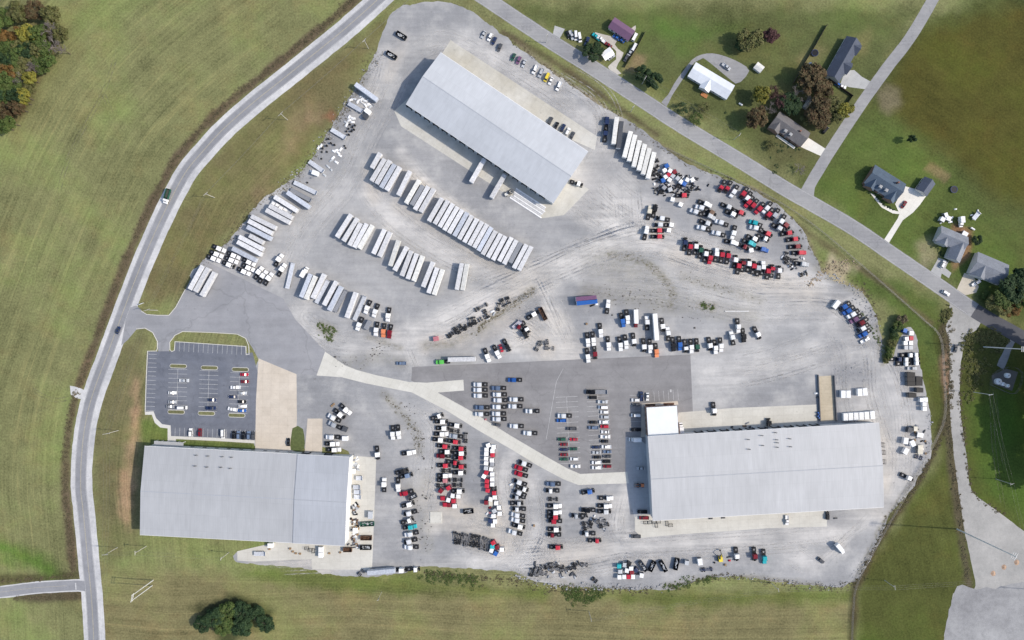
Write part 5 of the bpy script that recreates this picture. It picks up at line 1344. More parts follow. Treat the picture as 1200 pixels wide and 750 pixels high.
def scrub(name, label, spots, colr, leaf=(.22, .5), dens=26, zmax=1.2, mix=None):
    """low growth nobody could count: leaf faces in uneven tufts"""
    r = np.random.default_rng(len(spots) * 7 + len(label)); v = []; f = []
    for x, y, rad in spots:
        k = max(4, int(dens * rad))
        hh = zmax * min(1, rad / 1.5) * r.uniform(.5, 1.1)
        for _ in range(k):
            a = r.uniform(0, 6.28); q = math.sqrt(r.uniform(0, 1)) * rad
            p = np.array([x + q * math.cos(a), y + q * math.sin(a), .03 + hh * (1 - (q / rad) ** 2) * r.uniform(.3, 1)])
            nn = np.array([r.normal(0, .5), r.normal(0, .5), 1]); nn /= np.linalg.norm(nn)
            t = np.cross(nn, r.normal(size=3)); t /= np.linalg.norm(t) + 1e-9; b = np.cross(nn, t); s = r.uniform(*leaf)
            i = len(v); v += [tuple(p + t * s), tuple(p + b * s * .6), tuple(p - t * s), tuple(p - b * s * .6)]; f.append((i, i + 1, i + 2, i + 3))
    me = bpy.data.meshes.new(name); me.from_pydata(v, [], f); me.materials.append(FOL[colr])
    o = bpy.data.objects.new(name, me); col.objects.link(o)
    return tag(o, label, name.replace('_', ' '), None, 'stuff')
def along(px, w, n, r0, r1):
    l = spline(W2(px), 1.0); out = []
    for _ in range(n):
        p = random.choice(l); a = random.gauss(0, w * .5), random.gauss(0, w * .5)
        out.append((p.x + a[0], p.y + a[1], random.uniform(r0, r1) * random.choice((.6, 1, 1.4))))
    return out
def along_m(l, w, n, r0, r1):
    out = []
    for _ in range(n):
        q = random.choice(l); dx, dy = random.gauss(0, w * .5), random.gauss(0, w * .5)
        out.append((q.x + max(-2.4, min(2.4, dx)), q.y + max(-2.2, min(2.2, dy)), random.uniform(r0, r1) * random.choice((.6, 1, 1.4))))
    return out
scrub('brush', 'brown dry brush along the ditch left of the west road', along_m(offset_line(ditch, -.6), 2.0, 1300, .35, .85) + along([(0, 681), (50, 678), (85, 673)], 1.2, 70, .4, .8) + along([(20, 701), (92, 698)], 1.2, 60, .4, .8), 'brush', (.12, .28), 28, .7)
scrub('weeds', 'dry weeds and tufts along the gravel yard edge', along([(442, 62), (414, 110), (382, 162), (343, 211), (300, 241), (262, 288), (238, 305)], 3.2, 420, .25, .7) + along([(784, 688), (806, 682), (832, 676), (870, 676), (905, 682), (945, 687), (978, 689), (1000, 684)], 2.4, 170, .4, 1.0)
      + along([(1000, 684), (1022, 650), (1040, 606), (1072, 572), (1090, 540)], 1.2, 120, .3, .8) + along([(600, 48), (660, 92), (730, 138), (800, 190), (870, 216), (925, 252), (957, 303)], 1.6, 170, .3, .7) + along([(960, 310), (985, 318), (1010, 338), (1030, 375)], 2.5, 60, .3, .8)
      + along([(715, 298), (745, 303), (770, 318), (788, 345)], 2.6, 60, .15, .4) + along([(690, 345), (740, 352), (785, 358)], 6, 40, .15, .35) + along([(800, 325), (850, 340), (895, 352)], 3, 40, .15, .35) + along([(624, 340), (600, 358), (570, 378), (558, 390)], 2.2, 100, .25, .6) + along([(450, 462), (478, 492), (492, 525)], 3, 60, .25, .6), 'brush', (.15, .34), 16, .5)
scrub('weeds', 'green weeds on the gravel islands and banks', along([(376, 383), (390, 388)], 3.0, 60, .3, .8) + along([(382, 393), (387, 399)], 1.6, 24, .3, .6) + along([(822, 358), (835, 361)], 2.2, 34, .3, .7) + along([(780, 690), (812, 682), (835, 678)], 3.0, 90, .4, 1.0)
      + along([(495, 676), (530, 677), (560, 681)], 3.2, 120, .5, 1.3) + along([(664, 695), (685, 699), (704, 694)], 4.2, 150, .6, 1.5) + along([(1010, 370), (1030, 400)], 2, 30, .3, .6), 'green', (.18, .4), 22, .9)
scrub('brush', 'dark brush along the east fence line and lane ditch', along([(1103, 385), (1108, 430), (1108, 490), (1092, 535), (1060, 590), (1025, 640), (1002, 690)], 1.4, 260, .4, .9) + along([(1112, 380), (1113, 440), (1114, 520), (1124, 600), (1134, 680)], 1.8, 260, .4, 1.0) + along([(1127, 425), (1126, 480), (1133, 540), (1142, 580), (1180, 605)], 1.4, 130, .3, .8), 'brush', (.16, .36), 26, .8)
scrub('brush', 'olive brush thicket between the gravel lane and the new asphalt', along([(1134, 400), (1150, 395), (1168, 400), (1172, 408)], 5, 220, .6, 1.6) + along([(1136, 415), (1142, 440), (1150, 425), (1136, 470)], 5, 120, .4, 1.2) + along([(1105, 378), (1112, 362)], 3, 60, .5, 1.2), 'olive', (.22, .5), 26, 1.6)
scrub('brush', 'ragged brush below the chassis row at the southern bank', along([(500, 672), (540, 676), (590, 680), (640, 690), (700, 691), (760, 692)], 2.4, 300, .3, .8), 'brush', (.14, .32), 26, .7)
scrub('shrubs', 'scattered low shrubs round the brown grey house', along([(912, 160), (936, 176)], 1.5, 30, .4, .8) + along([(1014, 222), (1046, 246)], 1.2, 36, .3, .6) + along([(1094, 290), (1110, 305)], 1.2, 20, .3, .6) + along([(880, 140), (930, 190)], 10, 20, .5, 1.2), 'dark green', (.18, .36), 26, 1.0)

# rubble along the yard banks
def rubble(name, label, spots, m):
    r = random.Random(len(spots)); mb = MB()
    for x, y, s in spots:
        a = s * r.uniform(.25, .6)
        mb.box(x - a, x + a, y - a * r.uniform(.5, 1), y + a * r.uniform(.5, 1), 0, a * r.uniform(.4, 1.0), a * .3, a * .2)
    return tag(mb.build(name, m), label, 'rubble', None, 'stuff')
rubble('rubble', 'pale broken rock tipped along the yard banks', along([(444, 70), (415, 112), (401, 135), (365, 191), (333, 220)], 3.6, 700, .25, .75) + along([(600, 672), (640, 684), (700, 688), (780, 688)], 2.2, 260, .4, 1.1) + along([(970, 322), (1000, 340), (1028, 385)], 3, 160, .4, .9) + along([(840, 676), (900, 678), (980, 686), (1020, 650)], 2.0, 200, .3, .9)
       + along([(1088, 480), (1086, 530), (1060, 580)], 2.0, 120, .3, .8) + along([(982, 432), (1000, 434), (1012, 437), (1006, 444), (985, 446)], 5, 220, .2, .6), mat('broken limestone', (.36, .36, .36), .9, 0, .25))
rubble('rubble', 'tan brush and rock heap at the east tip of the northeast yard', along([(948, 334), (962, 322), (978, 310), (998, 308)], 3.4, 240, .3, .9), mat('tan brush heap', (.33, .26, .18), .95, 0, .3))
rubble('rubble', 'dark lumps of scrap and clods scattered over the gravel', along([(478, 480), (490, 505), (505, 640)], 5, 70, .3, .8) + along([(395, 425), (430, 420), (450, 405)], 5, 60, .3, .8) + along([(800, 370), (850, 365)], 8, 24, .3, .7) + along([(490, 590), (495, 650)], 4, 40, .3, .7) + along([(700, 345), (780, 355)], 7, 60, .3, .7), mat('dark clods', (.09, .085, .08), .9, 0, .3))

# ------------------------------------------------------------------ fences
def chain_fence(px, h, label):
    l = spline(W2(px), 3.0); o = tag(empty('chain_link_fence', (l[0].x, l[0].y, 0)), label, 'fence'); b = l[0]
    for i in range(0, len(l)):
        p = l[i] - b; MB().tube((p.x, p.y, 0), (p.x, p.y, h), .05, .05, 6).build('post', M_STEEL, o)
    mb = MB()
    for a, c in zip(l[:-1], l[1:]):
        a = a - b; c = c - b
        for k in range(8): mb.tube((a.x, a.y, .1 + k * (h - .12) / 7), (c.x, c.y, .1 + k * (h - .12) / 7), .018 if k < 7 else .035, None, 4, False)
        for t in np.linspace(.1, .9, 5):
            q = a.lerp(c, t); mb.tube((q.x, q.y, .1), (q.x, q.y, h), .012, None, 4, False)
    mb.build('wire_mesh', M_STEEL, o)
chain_fence([(1093, 384), (1102, 400), (1105, 440), (1106, 486), (1092, 522), (1060, 580), (1030, 632), (1004, 682), (999, 712), (997, 760)], 2.1, 'long chain link fence down the east side of the yard')
chain_fence([(775, 172), (830, 197), (900, 230), (950, 262), (1010, 312), (1092, 384)], 2.1, 'chain link fence between the northeast yard and the road')
def board_fence(px, h, label):
    l = W2(px); o = tag(empty('board_fence', (l[0].x, l[0].y, 0)), label, 'fence'); b = l[0]
    for a, c in zip(l[:-1], l[1:]):
        a = a - b; c = c - b; t = (c - a).normalized(); n = Vector((-t.y, t.x)) * .04
        MB().prism([(a - n).to_tuple(), (c - n).to_tuple(), (c + n).to_tuple(), (a + n).to_tuple()], .05, h).build('boards', mat('dark stained boards', (.055, .042, .035), .85), o)
        k = max(2, int((c - a).length / 2.4))
        for i in range(k + 1):
            q = a.lerp(c, i / k); MB().box(q.x - .07, q.x + .07, q.y - .07, q.y + .07, 0, h + .12).build('post', M_RUST, o)
board_fence([(968, 30), (955, 53), (941, 76), (929, 98)], 2.0, 'tall dark board fence left of the navy roofed house')
board_fence([(970, 93), (985, 104), (998, 113), (991.5, 122.5)], 2.0, 'dark board fence stepping below the navy roofed house')
board_fence([(756, 38), (747, 55), (732, 79)], 1.8, 'dark board fence beside the pale drive at the top')

# ------------------------------------------------------------------ poles and wires
M_GALV = mat('galvanised pole', (.66, .66, .65), .5, 0, .06)
def pole(px, py, h, label, arm=2.6, ang=0.0, r=.16, arms=1, frame=False, top=None):
    M_WOOD = M_GALV if h > 14.5 else globals()['M_WOOD']
    b = P(px, py); o = tag(empty('utility_pole', (b.x, b.y, 0), R(ang)), label, 'utility pole', 'utility poles')
    for s in ((-1, 1) if frame else (0,)):
        MB().tube((s * 1.6, 0, 0), (s * 1.6, 0, h), r, r * .7, 10).build('post', M_WOOD, o)
    for k in range(arms):
        z = h - .45 - k * 1.3
        a = MB().box(-arm / 2, arm / 2, -.09, .09, z, z + .22).build('crossarm', M_WOOD, o)
        for x in (-arm / 2 + .15, 0.001, arm / 2 - .15):
            MB().tube((x, 0, z + .22), (x, 0, z + .55), .07, .05, 6).build('insulator', M_TRIM, a)
    if not frame and h < 14: MB().tube((.32, .0, h - 2.4), (.32, .0, h - 1.5), .22, .22, 10).build('transformer', M_STEEL, o)
    return b, R(ang), h, arm
def wires(poles, label, offs=(-1, 0, 1), rad=.018):
    for w_, nm in zip(offs, ('left', 'middle', 'right') if len(offs) == 3 else ('left', 'right')):
        mb = MB()
        for (b0, a0, h0, m0), (b1, a1, h1, m1) in zip(poles[:-1], poles[1:]):
            p = Vector((b0.x + math.cos(a0) * w_ * (m0 / 2 - .15), b0.y + math.sin(a0) * w_ * (m0 / 2 - .15), h0 + .1)); q = Vector((b1.x + math.cos(a1) * w_ * (m1 / 2 - .15), b1.y + math.sin(a1) * w_ * (m1 / 2 - .15), h1 + .1))
            pr = p
            for i in range(1, 11):
                t = i / 10; c = p.lerp(q, t); c.z -= 4 * t * (1 - t) * min(2.0, (q - p).length * .018)
                mb.tube(pr, c, rad, None, 4, False); pr = c
        o = mb.build('power_line', M_STEEL); tag(o, '%s, %s wire' % (label, nm), 'power line', 'power lines')
pw = [pole(520, -25, 12, 'utility pole beyond the top edge beside the west road', 2.8, 45), pole(432, 57, 12, 'utility pole by the yard corner at the top of the west road', 2.8, 48), pole(337, 140.5, 12, 'utility pole on the tan verge midway along the west road', 3.4, 45), pole(251.6, 231.6, 12, 'utility pole on the verge left of the fenced trailers', 2.8, 40),
      pole(184.8, 363.6, 12, 'utility pole at the tip of the entrance grass wedge', 3.4, 20), pole(138.7, 504.4, 12, 'utility pole left of the grey roofed warehouse', 4, 8), pole(137.8, 641.5, 12.5, 'utility pole beside the west road near the bottom left junction', 3.4, 5), pole(129, 800, 12, 'utility pole below the bottom left corner', 2.8, 0)]
wires(pw, 'overhead line following the west road')
ps = [pw[6], pole(171.5, 640, 12, 'utility pole second from the west road below the grey roofed warehouse', 2.4, 90), pole(268.3, 647.2, 11, 'utility pole at the corner of the flat gravel strip', 1.6, 80)]
wires(ps, 'short line below the grey roofed warehouse', (-1, 1), .018)
pole(179, 683, 22, 'tall steel double pole in the mown strip by the west road', 4.5, 80, .26, 2, True)
pole(447.4, 693.5, 12, 'lone slim pole on the mown strip below the yard', 1.0, 20, .12)
pe = [pole(690, 716, 12, 'utility pole at the bottom edge below the brush', 2, 95), pole(903.8, 682.8, 11, 'utility pole at the yard edge below the teal tractor', 2.2, 100), pole(1036.6, 680, 11, 'utility pole on the meadow between the yard and the gravel lane', 2.6, 95), pole(1240, 671, 11, 'utility pole beyond the right edge at the bottom', 2.2, 85)]
wires(pe, 'line crossing the meadow at the bottom right')
pr_ = [pole(1140, 459.3, 15, 'utility pole beside the gravel lane in the right meadow', 2.6, 10), pole(1166.8, 561.2, 13, 'utility pole in the lower right meadow', 2.2, 20), pole(1200, 690, 13, 'utility pole at the lower right edge', 2.2, 30)]
wires(pr_, 'line through the right meadow', (-1, 1), .012)
pole(1152.5, 406.5, 31, 'very tall pale pole standing in the brush thicket', 3.0, 90, .32, 2)
pole(1121.5, 620, 46, 'tallest pale transmission pole beside the gravel lane', 4.0, 60, .38, 3)
pn = [pole(640, 50, 11, 'utility pole at the top end of the northeast road', 2.2, 58), pole(752.3, 98.5, 11, 'utility pole before the roadside evergreens', 2.2, 58), pole(860, 163.5, 11, 'utility pole below the lawn of the metal roofed house', 2.2, 58)]
wires(pn, 'line along the northeast road', (-1, 1))
pole(739, 131, 10, 'utility pole at the culvert by the white trailer row', 1.8, 40)

# ------------------------------------------------------------------ machines
def at(px, py, a, name, label, cat, z=.05, top=1.5):
    p = P(px, py, top); return tag(empty(name, (p.x, p.y, z), R(a)), label, cat)
# dump truck on the road
o = at(194.5, 229.5, 254, 'dump_truck', 'white cab dump truck with a green tipper body on the west road', 'truck', .05, 2.6)
cb = MB().profile([(1.9, .6), (4.4, .6), (4.4, 1.5), (3.4, 1.75), (3.0, 2.7), (1.9, 2.8)], -1.2, 1.2, .1).build('cab', paint('white'), o)
mb = MB(); mb.poly([(3.43, -1.0, 1.80), (3.43, 1.0, 1.80), (3.05, .95, 2.66), (3.05, -.95, 2.66)]); mb.build('windshield', M_GLASS, cb)
MB().box(-4.3, 4.2, -.5, .5, .7, 1.0).build('chassis', M_FRAME, o)
tb = MB(); tb.box(-4.4, 1.6, -1.25, 1.25, 1.05, 1.2)
for s in (-1, 1): tb.box(-4.4, 1.6, s * 1.19 - .06, s * 1.19 + .06, 1.2, 2.6)
tb.box(1.48, 1.6, -1.13, 1.13, 1.2, 2.8); tb.box(-4.4, -4.28, -1.13, 1.13, 1.2, 2.5); tb.build('tipper_body', paint('dark green'), o)
MB().box(-4.2, 1.4, -1.1, 1.1, 1.2, 2.2, .5, .3).build('load', mat('dark earth load', (.05, .06, .045), .95), o)
wheels(o, [(3.4, -1), (3.4, 1), (-2.2, -.95), (-2.2, .95), (-3.4, -.95), (-3.4, .95)], .5, .4)
# box truck with red cab
o = box_truck('white', 10.4, 'dark red'); p = P(745.6, 373.3, 3.2); o.location = (p.x, p.y, .05); o.rotation_euler = (0, 0, R(272))
tag(o, 'white box truck with a dark red cab in the middle yard rows', 'truck')
# excavator
def digger(px, py, a, label, c):
    o = at(px, py, a, 'excavator', label, 'excavator')
    for s in (-1, 1): MB().profile([(-1.9, .35), (-1.5, 0), (1.5, 0), (1.9, .35), (1.5, .8), (-1.5, .8)], s * 1.1 - .28, s * 1.1 + .28).build('track', M_RUBBER, o)
    hs = MB().box(-1.7, 1.2, -1.15, 1.15, .95, 2.0, .15, .05).build('house', paint(c), o)
    MB().box(.2, 1.4, .25, 1.1, 2.0, 2.9, .1, .1).build('cabin', M_GLASS, hs)
    bm_ = MB(); bm_.tube((1.0, -.2, 1.6), (3.2, -.2, 3.6), .24, .2, 6); bm_.build('boom', paint(c), o)
    bm_ = MB(); bm_.tube((3.2, -.2, 3.6), (5.0, -.2, 1.6), .2, .14, 6); ar = bm_.build('stick', M_FRAME, o)
    MB().profile([(4.7, 1.6), (5.4, 1.5), (5.2, .7), (4.6, .8)], -.65, .25).build('bucket', M_FRAME, ar)
digger(844.5, 655, 95, 'black and yellow excavator at the southern edge of the yard', 'yellow')
def loader(px, py, a, label, c):
    o = at(px, py, a, 'wheel_loader', label, 'loader')
    MB().box(-2.4, -.2, -.9, .9, .7, 1.7, .2, .1).build('engine_cover', paint(c), o)
    MB().box(-.2, 1.0, -.75, .75, .8, 2.7, .1, .1).build('cabin', M_GLASS, o)
    for s in (-1, 1): mb = MB(); mb.tube((.9, s * .6, 1.2), (2.7, s * .6, .7), .13, .11, 6); mb.build('lift_arm', paint(c), o)
    MB().profile([(2.6, .2), (3.5, .15), (2.9, 1.2), (2.6, 1.1)], -1.2, 1.2).build('bucket', M_STEEL, o)
    wheels(o, [(-1.6, -.95), (-1.6, .95), (1.3, -.95), (1.3, .95)], .65, .45)
loader(750.4, 569, 180, 'orange wheel loader in the shade of the big warehouse', 'orange')
loader(595.6, 226.3, 30, 'cream wheel loader at the top warehouse dock', 'cream')
# long white pipe on the gravel
o = at(863.5, 364.7, 0, 'pipe', 'long thin white pipe lying on the open gravel', 'pipe', .05, .2); MB().tube((-6.6, 0, .2), (6.6, 0, .2), .2, .2, 10).build('tube', paint('white'), o)
for s in (-1, 1): MB().tube((s * 6.6, 0, .2), (s * 6.8, 0, .2), .27, .27, 10).build('flange', paint('white'), o)
# blue drums
for i, (x, y) in enumerate(((958.4, 483.5), (959.6, 485.5), (958.2, 487.5), (959.6, 489.5))):
    mb = MB(); mb.tube((0, 0, 0), (0, 0, 1.1), .55, .55, 14); o = at(x, y, 0, 'drum', '%s blue drum from the top beside the loading ramp' % ORD[i + 1], 'drum', .06, .5); o['group'] = 'blue drums'
    mb.build('barrel', paint('navy'), o); mb = MB(); mb.tube((0, 0, 1.1), (0, 0, 1.16), .45, .45, 14); mb.build('lid', paint('blue'), o)
# compound equipment
for i, (x, y, r_, l_) in enumerate(((1170, 447, 1.8, 'largest white tank in the fenced utility compound'), (1175.5, 450, 1.1, 'middle white tank in the fenced utility compound'), (1181, 452, 1.0, 'lower right white tank in the fenced utility compound'), (1181, 440, 1.5, 'single white tank at the back of the utility compound'))):
    o = at(x, y, 0, 'tank', l_, 'tank', .04, 1.2); o['group'] = 'tanks in the utility compound'
    mb = MB(); mb.tube((0, 0, 0), (0, 0, 1.6), r_, r_, 18); mb.tube((0, 0, 1.6), (0, 0, 2.0), r_, r_ * .3, 18); mb.build('shell', paint('white'), o)
    mb = MB(); mb.tube((0, 0, 2.0), (0, 0, 2.2), .25, .25, 8); mb.build('hatch', M_STEEL, o)
chain_fence([(1160, 451), (1163, 438), (1180, 430), (1196, 436), (1188, 461), (1160, 451)], 2.0, 'fence round the small utility compound')
# clay mounds
for i, (x, y, r_) in enumerate(((1164, 672, 1.5), (1176.5, 664.5, 1.5), (1191.5, 659, 1.6))):
    mb = MB(); n = 20; rings = 5; c0 = P(x, y)
    pts = []
    for k in range(rings + 1):
        for j in range(n):
            t = 2 * math.pi * j / n; rr_ = r_ * k / rings * (1 + .18 * mnoise.noise(Vector((math.cos(t) * 1.5, math.sin(t) * 1.5, i * 3.1))))
            mb.v.append((rr_ * math.cos(t), rr_ * math.sin(t), .03 + .5 * (1 - k / rings) ** 1.3 + .05 * mnoise.noise(Vector((rr_ * math.cos(t) * 2, rr_ * math.sin(t) * 2, i)))))
    for k in range(rings):
        for j in range(n):
            a_, b_ = k * n + j, k * n + (j + 1) % n; mb.f.append((a_, b_, b_ + n, a_ + n))
    o = mb.build('clay_mound', mat('orange clay', (.38, .26, .18), .95, 0, .25, 1.0), None, (c0.x, c0.y, 0)); tag(o, '%s orange clay mound on the lower right gravel' % ('left', 'middle', 'right')[i], 'clay mound', 'clay mounds')
# road sign by the entrance
o = at(165.5, 356, 20, 'sign', 'small white entrance sign at the grass wedge by the west road', 'sign', 0, 1)
MB().box(-1.5, 1.5, -.1, .1, .5, 1.6).build('panel', M_TRIM, o)
for s in (-1, 1): MB().box(s * 1.3 - .08, s * 1.3 + .08, -.13, .13, 0, 1.7).build('post', M_STEEL, o)

for x, y, a, l_ in ((1118, 222, 20, 'round trampoline on the lawn right of the dark garage'), (955, 62, 0, 'round trampoline in the fenced garden of the navy roofed house')):
    o = at(x, y, a, 'trampoline', l_, 'trampoline', .02, .8); mb = MB(); ring(mb, 2.1, 1.75, .12, 24); mb.v = [(v[0], v[1], v[2] + .8) for v in mb.v]; mb.build('pad', paint('navy'), o)
    mb = MB(); mb.tube((0, 0, .82), (0, 0, .84), 1.74, 1.74, 24); mb.build('mat', paint('black'), o)
    for k in range(6): t = k * 1.047; MB().tube((1.9 * math.cos(t), 1.9 * math.sin(t), 0), (1.9 * math.cos(t), 1.9 * math.sin(t), .8), .04, .04, 6).build('leg', M_STEEL, o)
for x, y, l_ in ((868, 122, 'white propane tank beside the metal roofed house'), (1140, 268, 'white propane tank behind the grey roofed houses')):
    o = at(x, y, -33, 'propane_tank', l_, 'tank', .02, .8); MB().tube((-1.2, 0, .75), (1.2, 0, .75), .5, .5, 14).build('shell', paint('white'), o)
    for s in (-1, 1): MB().box(s * .8 - .1, s * .8 + .1, -.35, .35, 0, .4).build('foot', M_STEEL, o)
# ================================================================== PLACING THE FLEET
cluster('in the west yard block', 'x', '''257 291.5 -23 white tractor;254 298 -23 white tractor;250.5 303.2 -23 white tractor
274 299.5 -23 white tractor;271.5 305 -23 white tractor;268.5 310.5 -23 white hoodless
292 307.5 -26 white tractor;291.2 314 -26 white tractor;286 318.5 -26 white tractor
303 318.5 56 white tractor;308 323 56 white tractor;314.5 325.5 56 white tractor''')
cluster('by the long flatbed', 'x', '326.5 303.5 56 white tractor;330 315 58 white tractor;355.8 318.8 60 white boxtruck 6.5')
cluster('under the scrap gear west of the trailers', 'x', '340 323 77 cream flatbed 15.5')
cluster('beside the grass wedge by the entrance', 'x', '229.8 325.3 61 pale grey trailer;236 327.8 61 pale grey trailer;243.6 332.8 61 pale grey trailer')
cluster('along the west fence', 'y', '''358 220 -26 cream flatbed 15;352.7 228.7 -28 dark grey flatbed 14;349.3 234 -34 pale blue trailer 15.5
334.7 238.7 -32 pale grey trailer 15.5;330 243.5 -29 cream loaded 14;328.7 248 -28 pale grey trailer 15;325.3 253.3 -28 pale grey trailer 15.5
308.5 260.2 -26 pale grey trailer 15.8;304.7 266 -28 pale grey trailer 15.5;303.3 272.7 -27 pale blue trailer 15.5;300 280 -28 pale grey trailer 9;294 284.7 -28 pale grey trailer 15.8;292 290.7 -28 pale grey trailer 15.8;286 298 -27 pale blue trailer 15.5''')
cluster('in the northwest scrap strip', 'y', '429 107.5 -36 pale blue trailer 15.5;416.7 125.8 -30 grey flatbed 10;396.7 156.7 -31 cream flatbed 10;370.8 195 -35 white flatbed 10.5')
cluster('in the northwest scrap strip', 'y', '''410 146 20 black tyres;413 149 20 black tyres;408.5 151 20 black tyres;406 154 0 black tyres;412 154 0 black tyres;416 147 0 black tyres;409 158 0 black tyres;415 152 0 black tyres
385 163 0 black tyres;388 168 0 black tyres;383 171 0 black tyres;392 170 0 black tyres;378 174 0 black tyres;377 178 0 black tyres;383 178 0 black tyres;403.5 171 0 black tyres;405 173.5 0 black tyres;376.5 186 0 black tyres;360 214 0 black tyres''', same=('tyres',), group='tyre stacks in the northwest scrap strip')
cluster('in the northwest scrap strip', 'y', '''423 113 10 white panel;426 116 70 white panel;421 117 20 white panel;424 120 -30 white panel;430 118 60 white panel;432 123 10 white panel;428 123 -50 white panel;434 125 30 silver panel;411 117 20 white panel;412 138 -20 white panel;409 141 20 white panel;406 146 60 white panel;413 143 0 white panel
391 177 -30 white panel;396 179 -35 white panel;424 116 45 white panel;428 118 -10 white panel;431 122 20 white panel;419 119 60 white panel;437 122 -40 grey panel;415 116 -10 silver panel;409 137 60 white panel;414 139 10 white panel;405 143 -30 silver panel;399 175 50 white panel;394 176 10 white panel;373 173 60 white panel;365 201 -30 white panel;374 199 -35 white panel;380 205 -40 silver panel;366 208 10 grey panel;398 182 -30 white panel;388 188 30 silver panel;394 190 -30 white panel;390 185 40 white panel;376 171 60 white panel;384 195 -40 silver panel;388 199 -40 silver panel;418 130 -40 silver panel''', same=('panel',), group='scrap panels in the northwest scrap strip')
cluster('in the northwest scrap strip', 'y', '369 202.5 -20 white box 3.8;430.5 130 -38 white box 3.5;428 136 -38 dark grey box 2.6')
cluster('in the long trailer row, west part', 'x', '''440.5 188 61 pale grey trailer 10;443 199 59 pale grey trailer 15;449 201.5 60 pale grey trailer;454.5 206 60 pale blue trailer;460.5 209 60 pale grey trailer;473.5 214.5 64 pale grey trailer
483.5 224.5 60 cream trailer;489 228.5 60 grey trailer 13;494 232 60 pale grey trailer;500.5 234.5 60 pale grey trailer''')
cluster('in the long trailer row, east part', 'x', '''510.3 245.6 60 pale grey trailer;517.2 248.6 60 pale grey trailer;523 252.2 60 pale grey trailer;528.4 256 60 pale grey trailer;534 259.3 60 pale grey trailer;540 262.6 61 pale blue trailer;545.6 266.3 61 pale grey trailer;551.6 270 61 pale grey trailer;557.6 273.3 61 pale grey trailer;563.2 276.3 61 pale grey trailer;568.3 280 61 pale blue trailer;573.3 284.3 61 pale grey trailer
579.3 287.6 61 pale grey trailer;585 290.6 62 pale grey trailer;592.3 292 62 pale grey trailer;598 295.3 62 pale grey trailer;604.2 296 62 grey trailer 13;609.6 300.3 62 pale grey trailer;615.5 302.6 62 pale grey trailer''')
cluster('in the middle trailer row', 'x', '''403 264.5 57.6 pale grey trailer;410.5 269 58 pale grey trailer;416 274.5 63 pale grey trailer 14.5;422.3 276 62 pale grey trailer;428.5 277.5 60 cream trailer;444 283 65 pale grey trailer;450.7 286 66 pale grey trailer
462 296.5 72 cream trailer;469.5 303 62 pale grey trailer;476.3 308.5 69 pale grey trailer;483 312 70 pale grey trailer;489.8 314.5 70 cream trailer;501.5 321.5 68 pale grey trailer;507.2 328.5 71 pale grey trailer;513.5 330.5 71 cream trailer''')
cluster('on the gravel east of the middle row', 'x', '538.3 324 79 pale grey trailer;544.6 324.5 80 cream trailer')
cluster('in the lower trailer row', 'x', '''358.3 334.6 68 pale blue trailer 14.5;364 337 67 cream trailer 14.5;373 335.2 64 pale grey trailer;377.6 341.8 63 white flatbed 15;386.8 343.6 62 pale grey trailer;392.6 349.6 63 pale blue trailer;399 352.6 62 dark grey flatbed 14.5;411.4 357.4 70 pale grey trailer;421.6 361 66 cream flatbed 15.5;430.9 380.8 62 grey box 5.5''')
cluster('at the end of the lower trailer row', 'x', '''430 361 248 white tractor;439.4 365.2 250 white tractor;454.6 370 262 white tractor;420.4 380.8 247 white tractor;440.6 386.8 262 white tractor;449.2 388.6 264 orange tractor;456.4 389.8 260 dark red tractor''')
cluster('backed to the north warehouse dock', 'x', '559.8 199.7 60 pale grey trailer;583.7 218 60 pale grey trailer')
cluster('in the white row by the northeast road', 'x', '''721 152.8 83 cream trailer;726.6 157.6 83 dark grey trailer;735.4 169 76 cream trailer;740.8 173.2 77 cream trailer;746.2 179.8 77 cream trailer;752.2 184 77 cream trailer;757.4 188.8 76 cream trailer;763 193.6 76 cream trailer''')
cluster('left of the white trailer row', 'y', '711.2 143 84 navy tractor;709.6 156 84 navy hoodless')
# --- north-east yard
cluster('in the northeast scrap heap', 'x', '''781.7 194 30 blue shell;779.4 199.3 30 white shell;785.7 199.8 60 white shell;784.2 204 40 red shell;790.8 201 30 dark red shell;780.6 206.9 30 white shell;785 210.4 55 white shell;788.8 205.9 50 silver shell;777.6 211 20 blue shell;805.8 210.4 60 white shell;811.8 210.4 30 white shell;802.3 215.4 -30 blue shell;798.6 212.6 50 white shell;794.6 208.6 50 silver shell;785.8 221.9 20 silver shell;778.8 219.5 50 grey shell;788.4 233.3 75 white shell;798.2 239.6 -25 white shell
801.9 228.8 0 red hoodless''')
ax = []
rr = random.Random(3)
for cx, cy, sx, sy, n in ((768, 196, 4, 10, 14), (770, 207, 7, 6, 10), (775, 224, 8, 5, 16), (788, 222, 9, 5, 14), (800, 220, 8, 5, 10), (813, 219, 6, 4, 8), (806, 226, 5, 3, 4), (796, 205, 4, 3, 4)):
    for _ in range(n): ax.append('%.1f %.1f %.0f black axle' % (cx + rr.uniform(-sx, sx), cy + rr.uniform(-sy, sy), rr.uniform(0, 180)))
cluster('in the northeast scrap heap', 'x', ';'.join(ax), same=('axle',), group='bare axles in the northeast scrap heap')
cluster('in the northeast scrap heap', 'x', '817 221.5 40 navy panel;820 222 -20 navy panel;830 217 60 black panel;779 229 20 black panel;784 217 -30 white panel;774 203 10 silver panel;808 221 20 silver panel;791 209 40 white panel;800 208 20 white panel;769 189 60 black panel', same=('panel',), group='scrap panels in the northeast scrap heap')
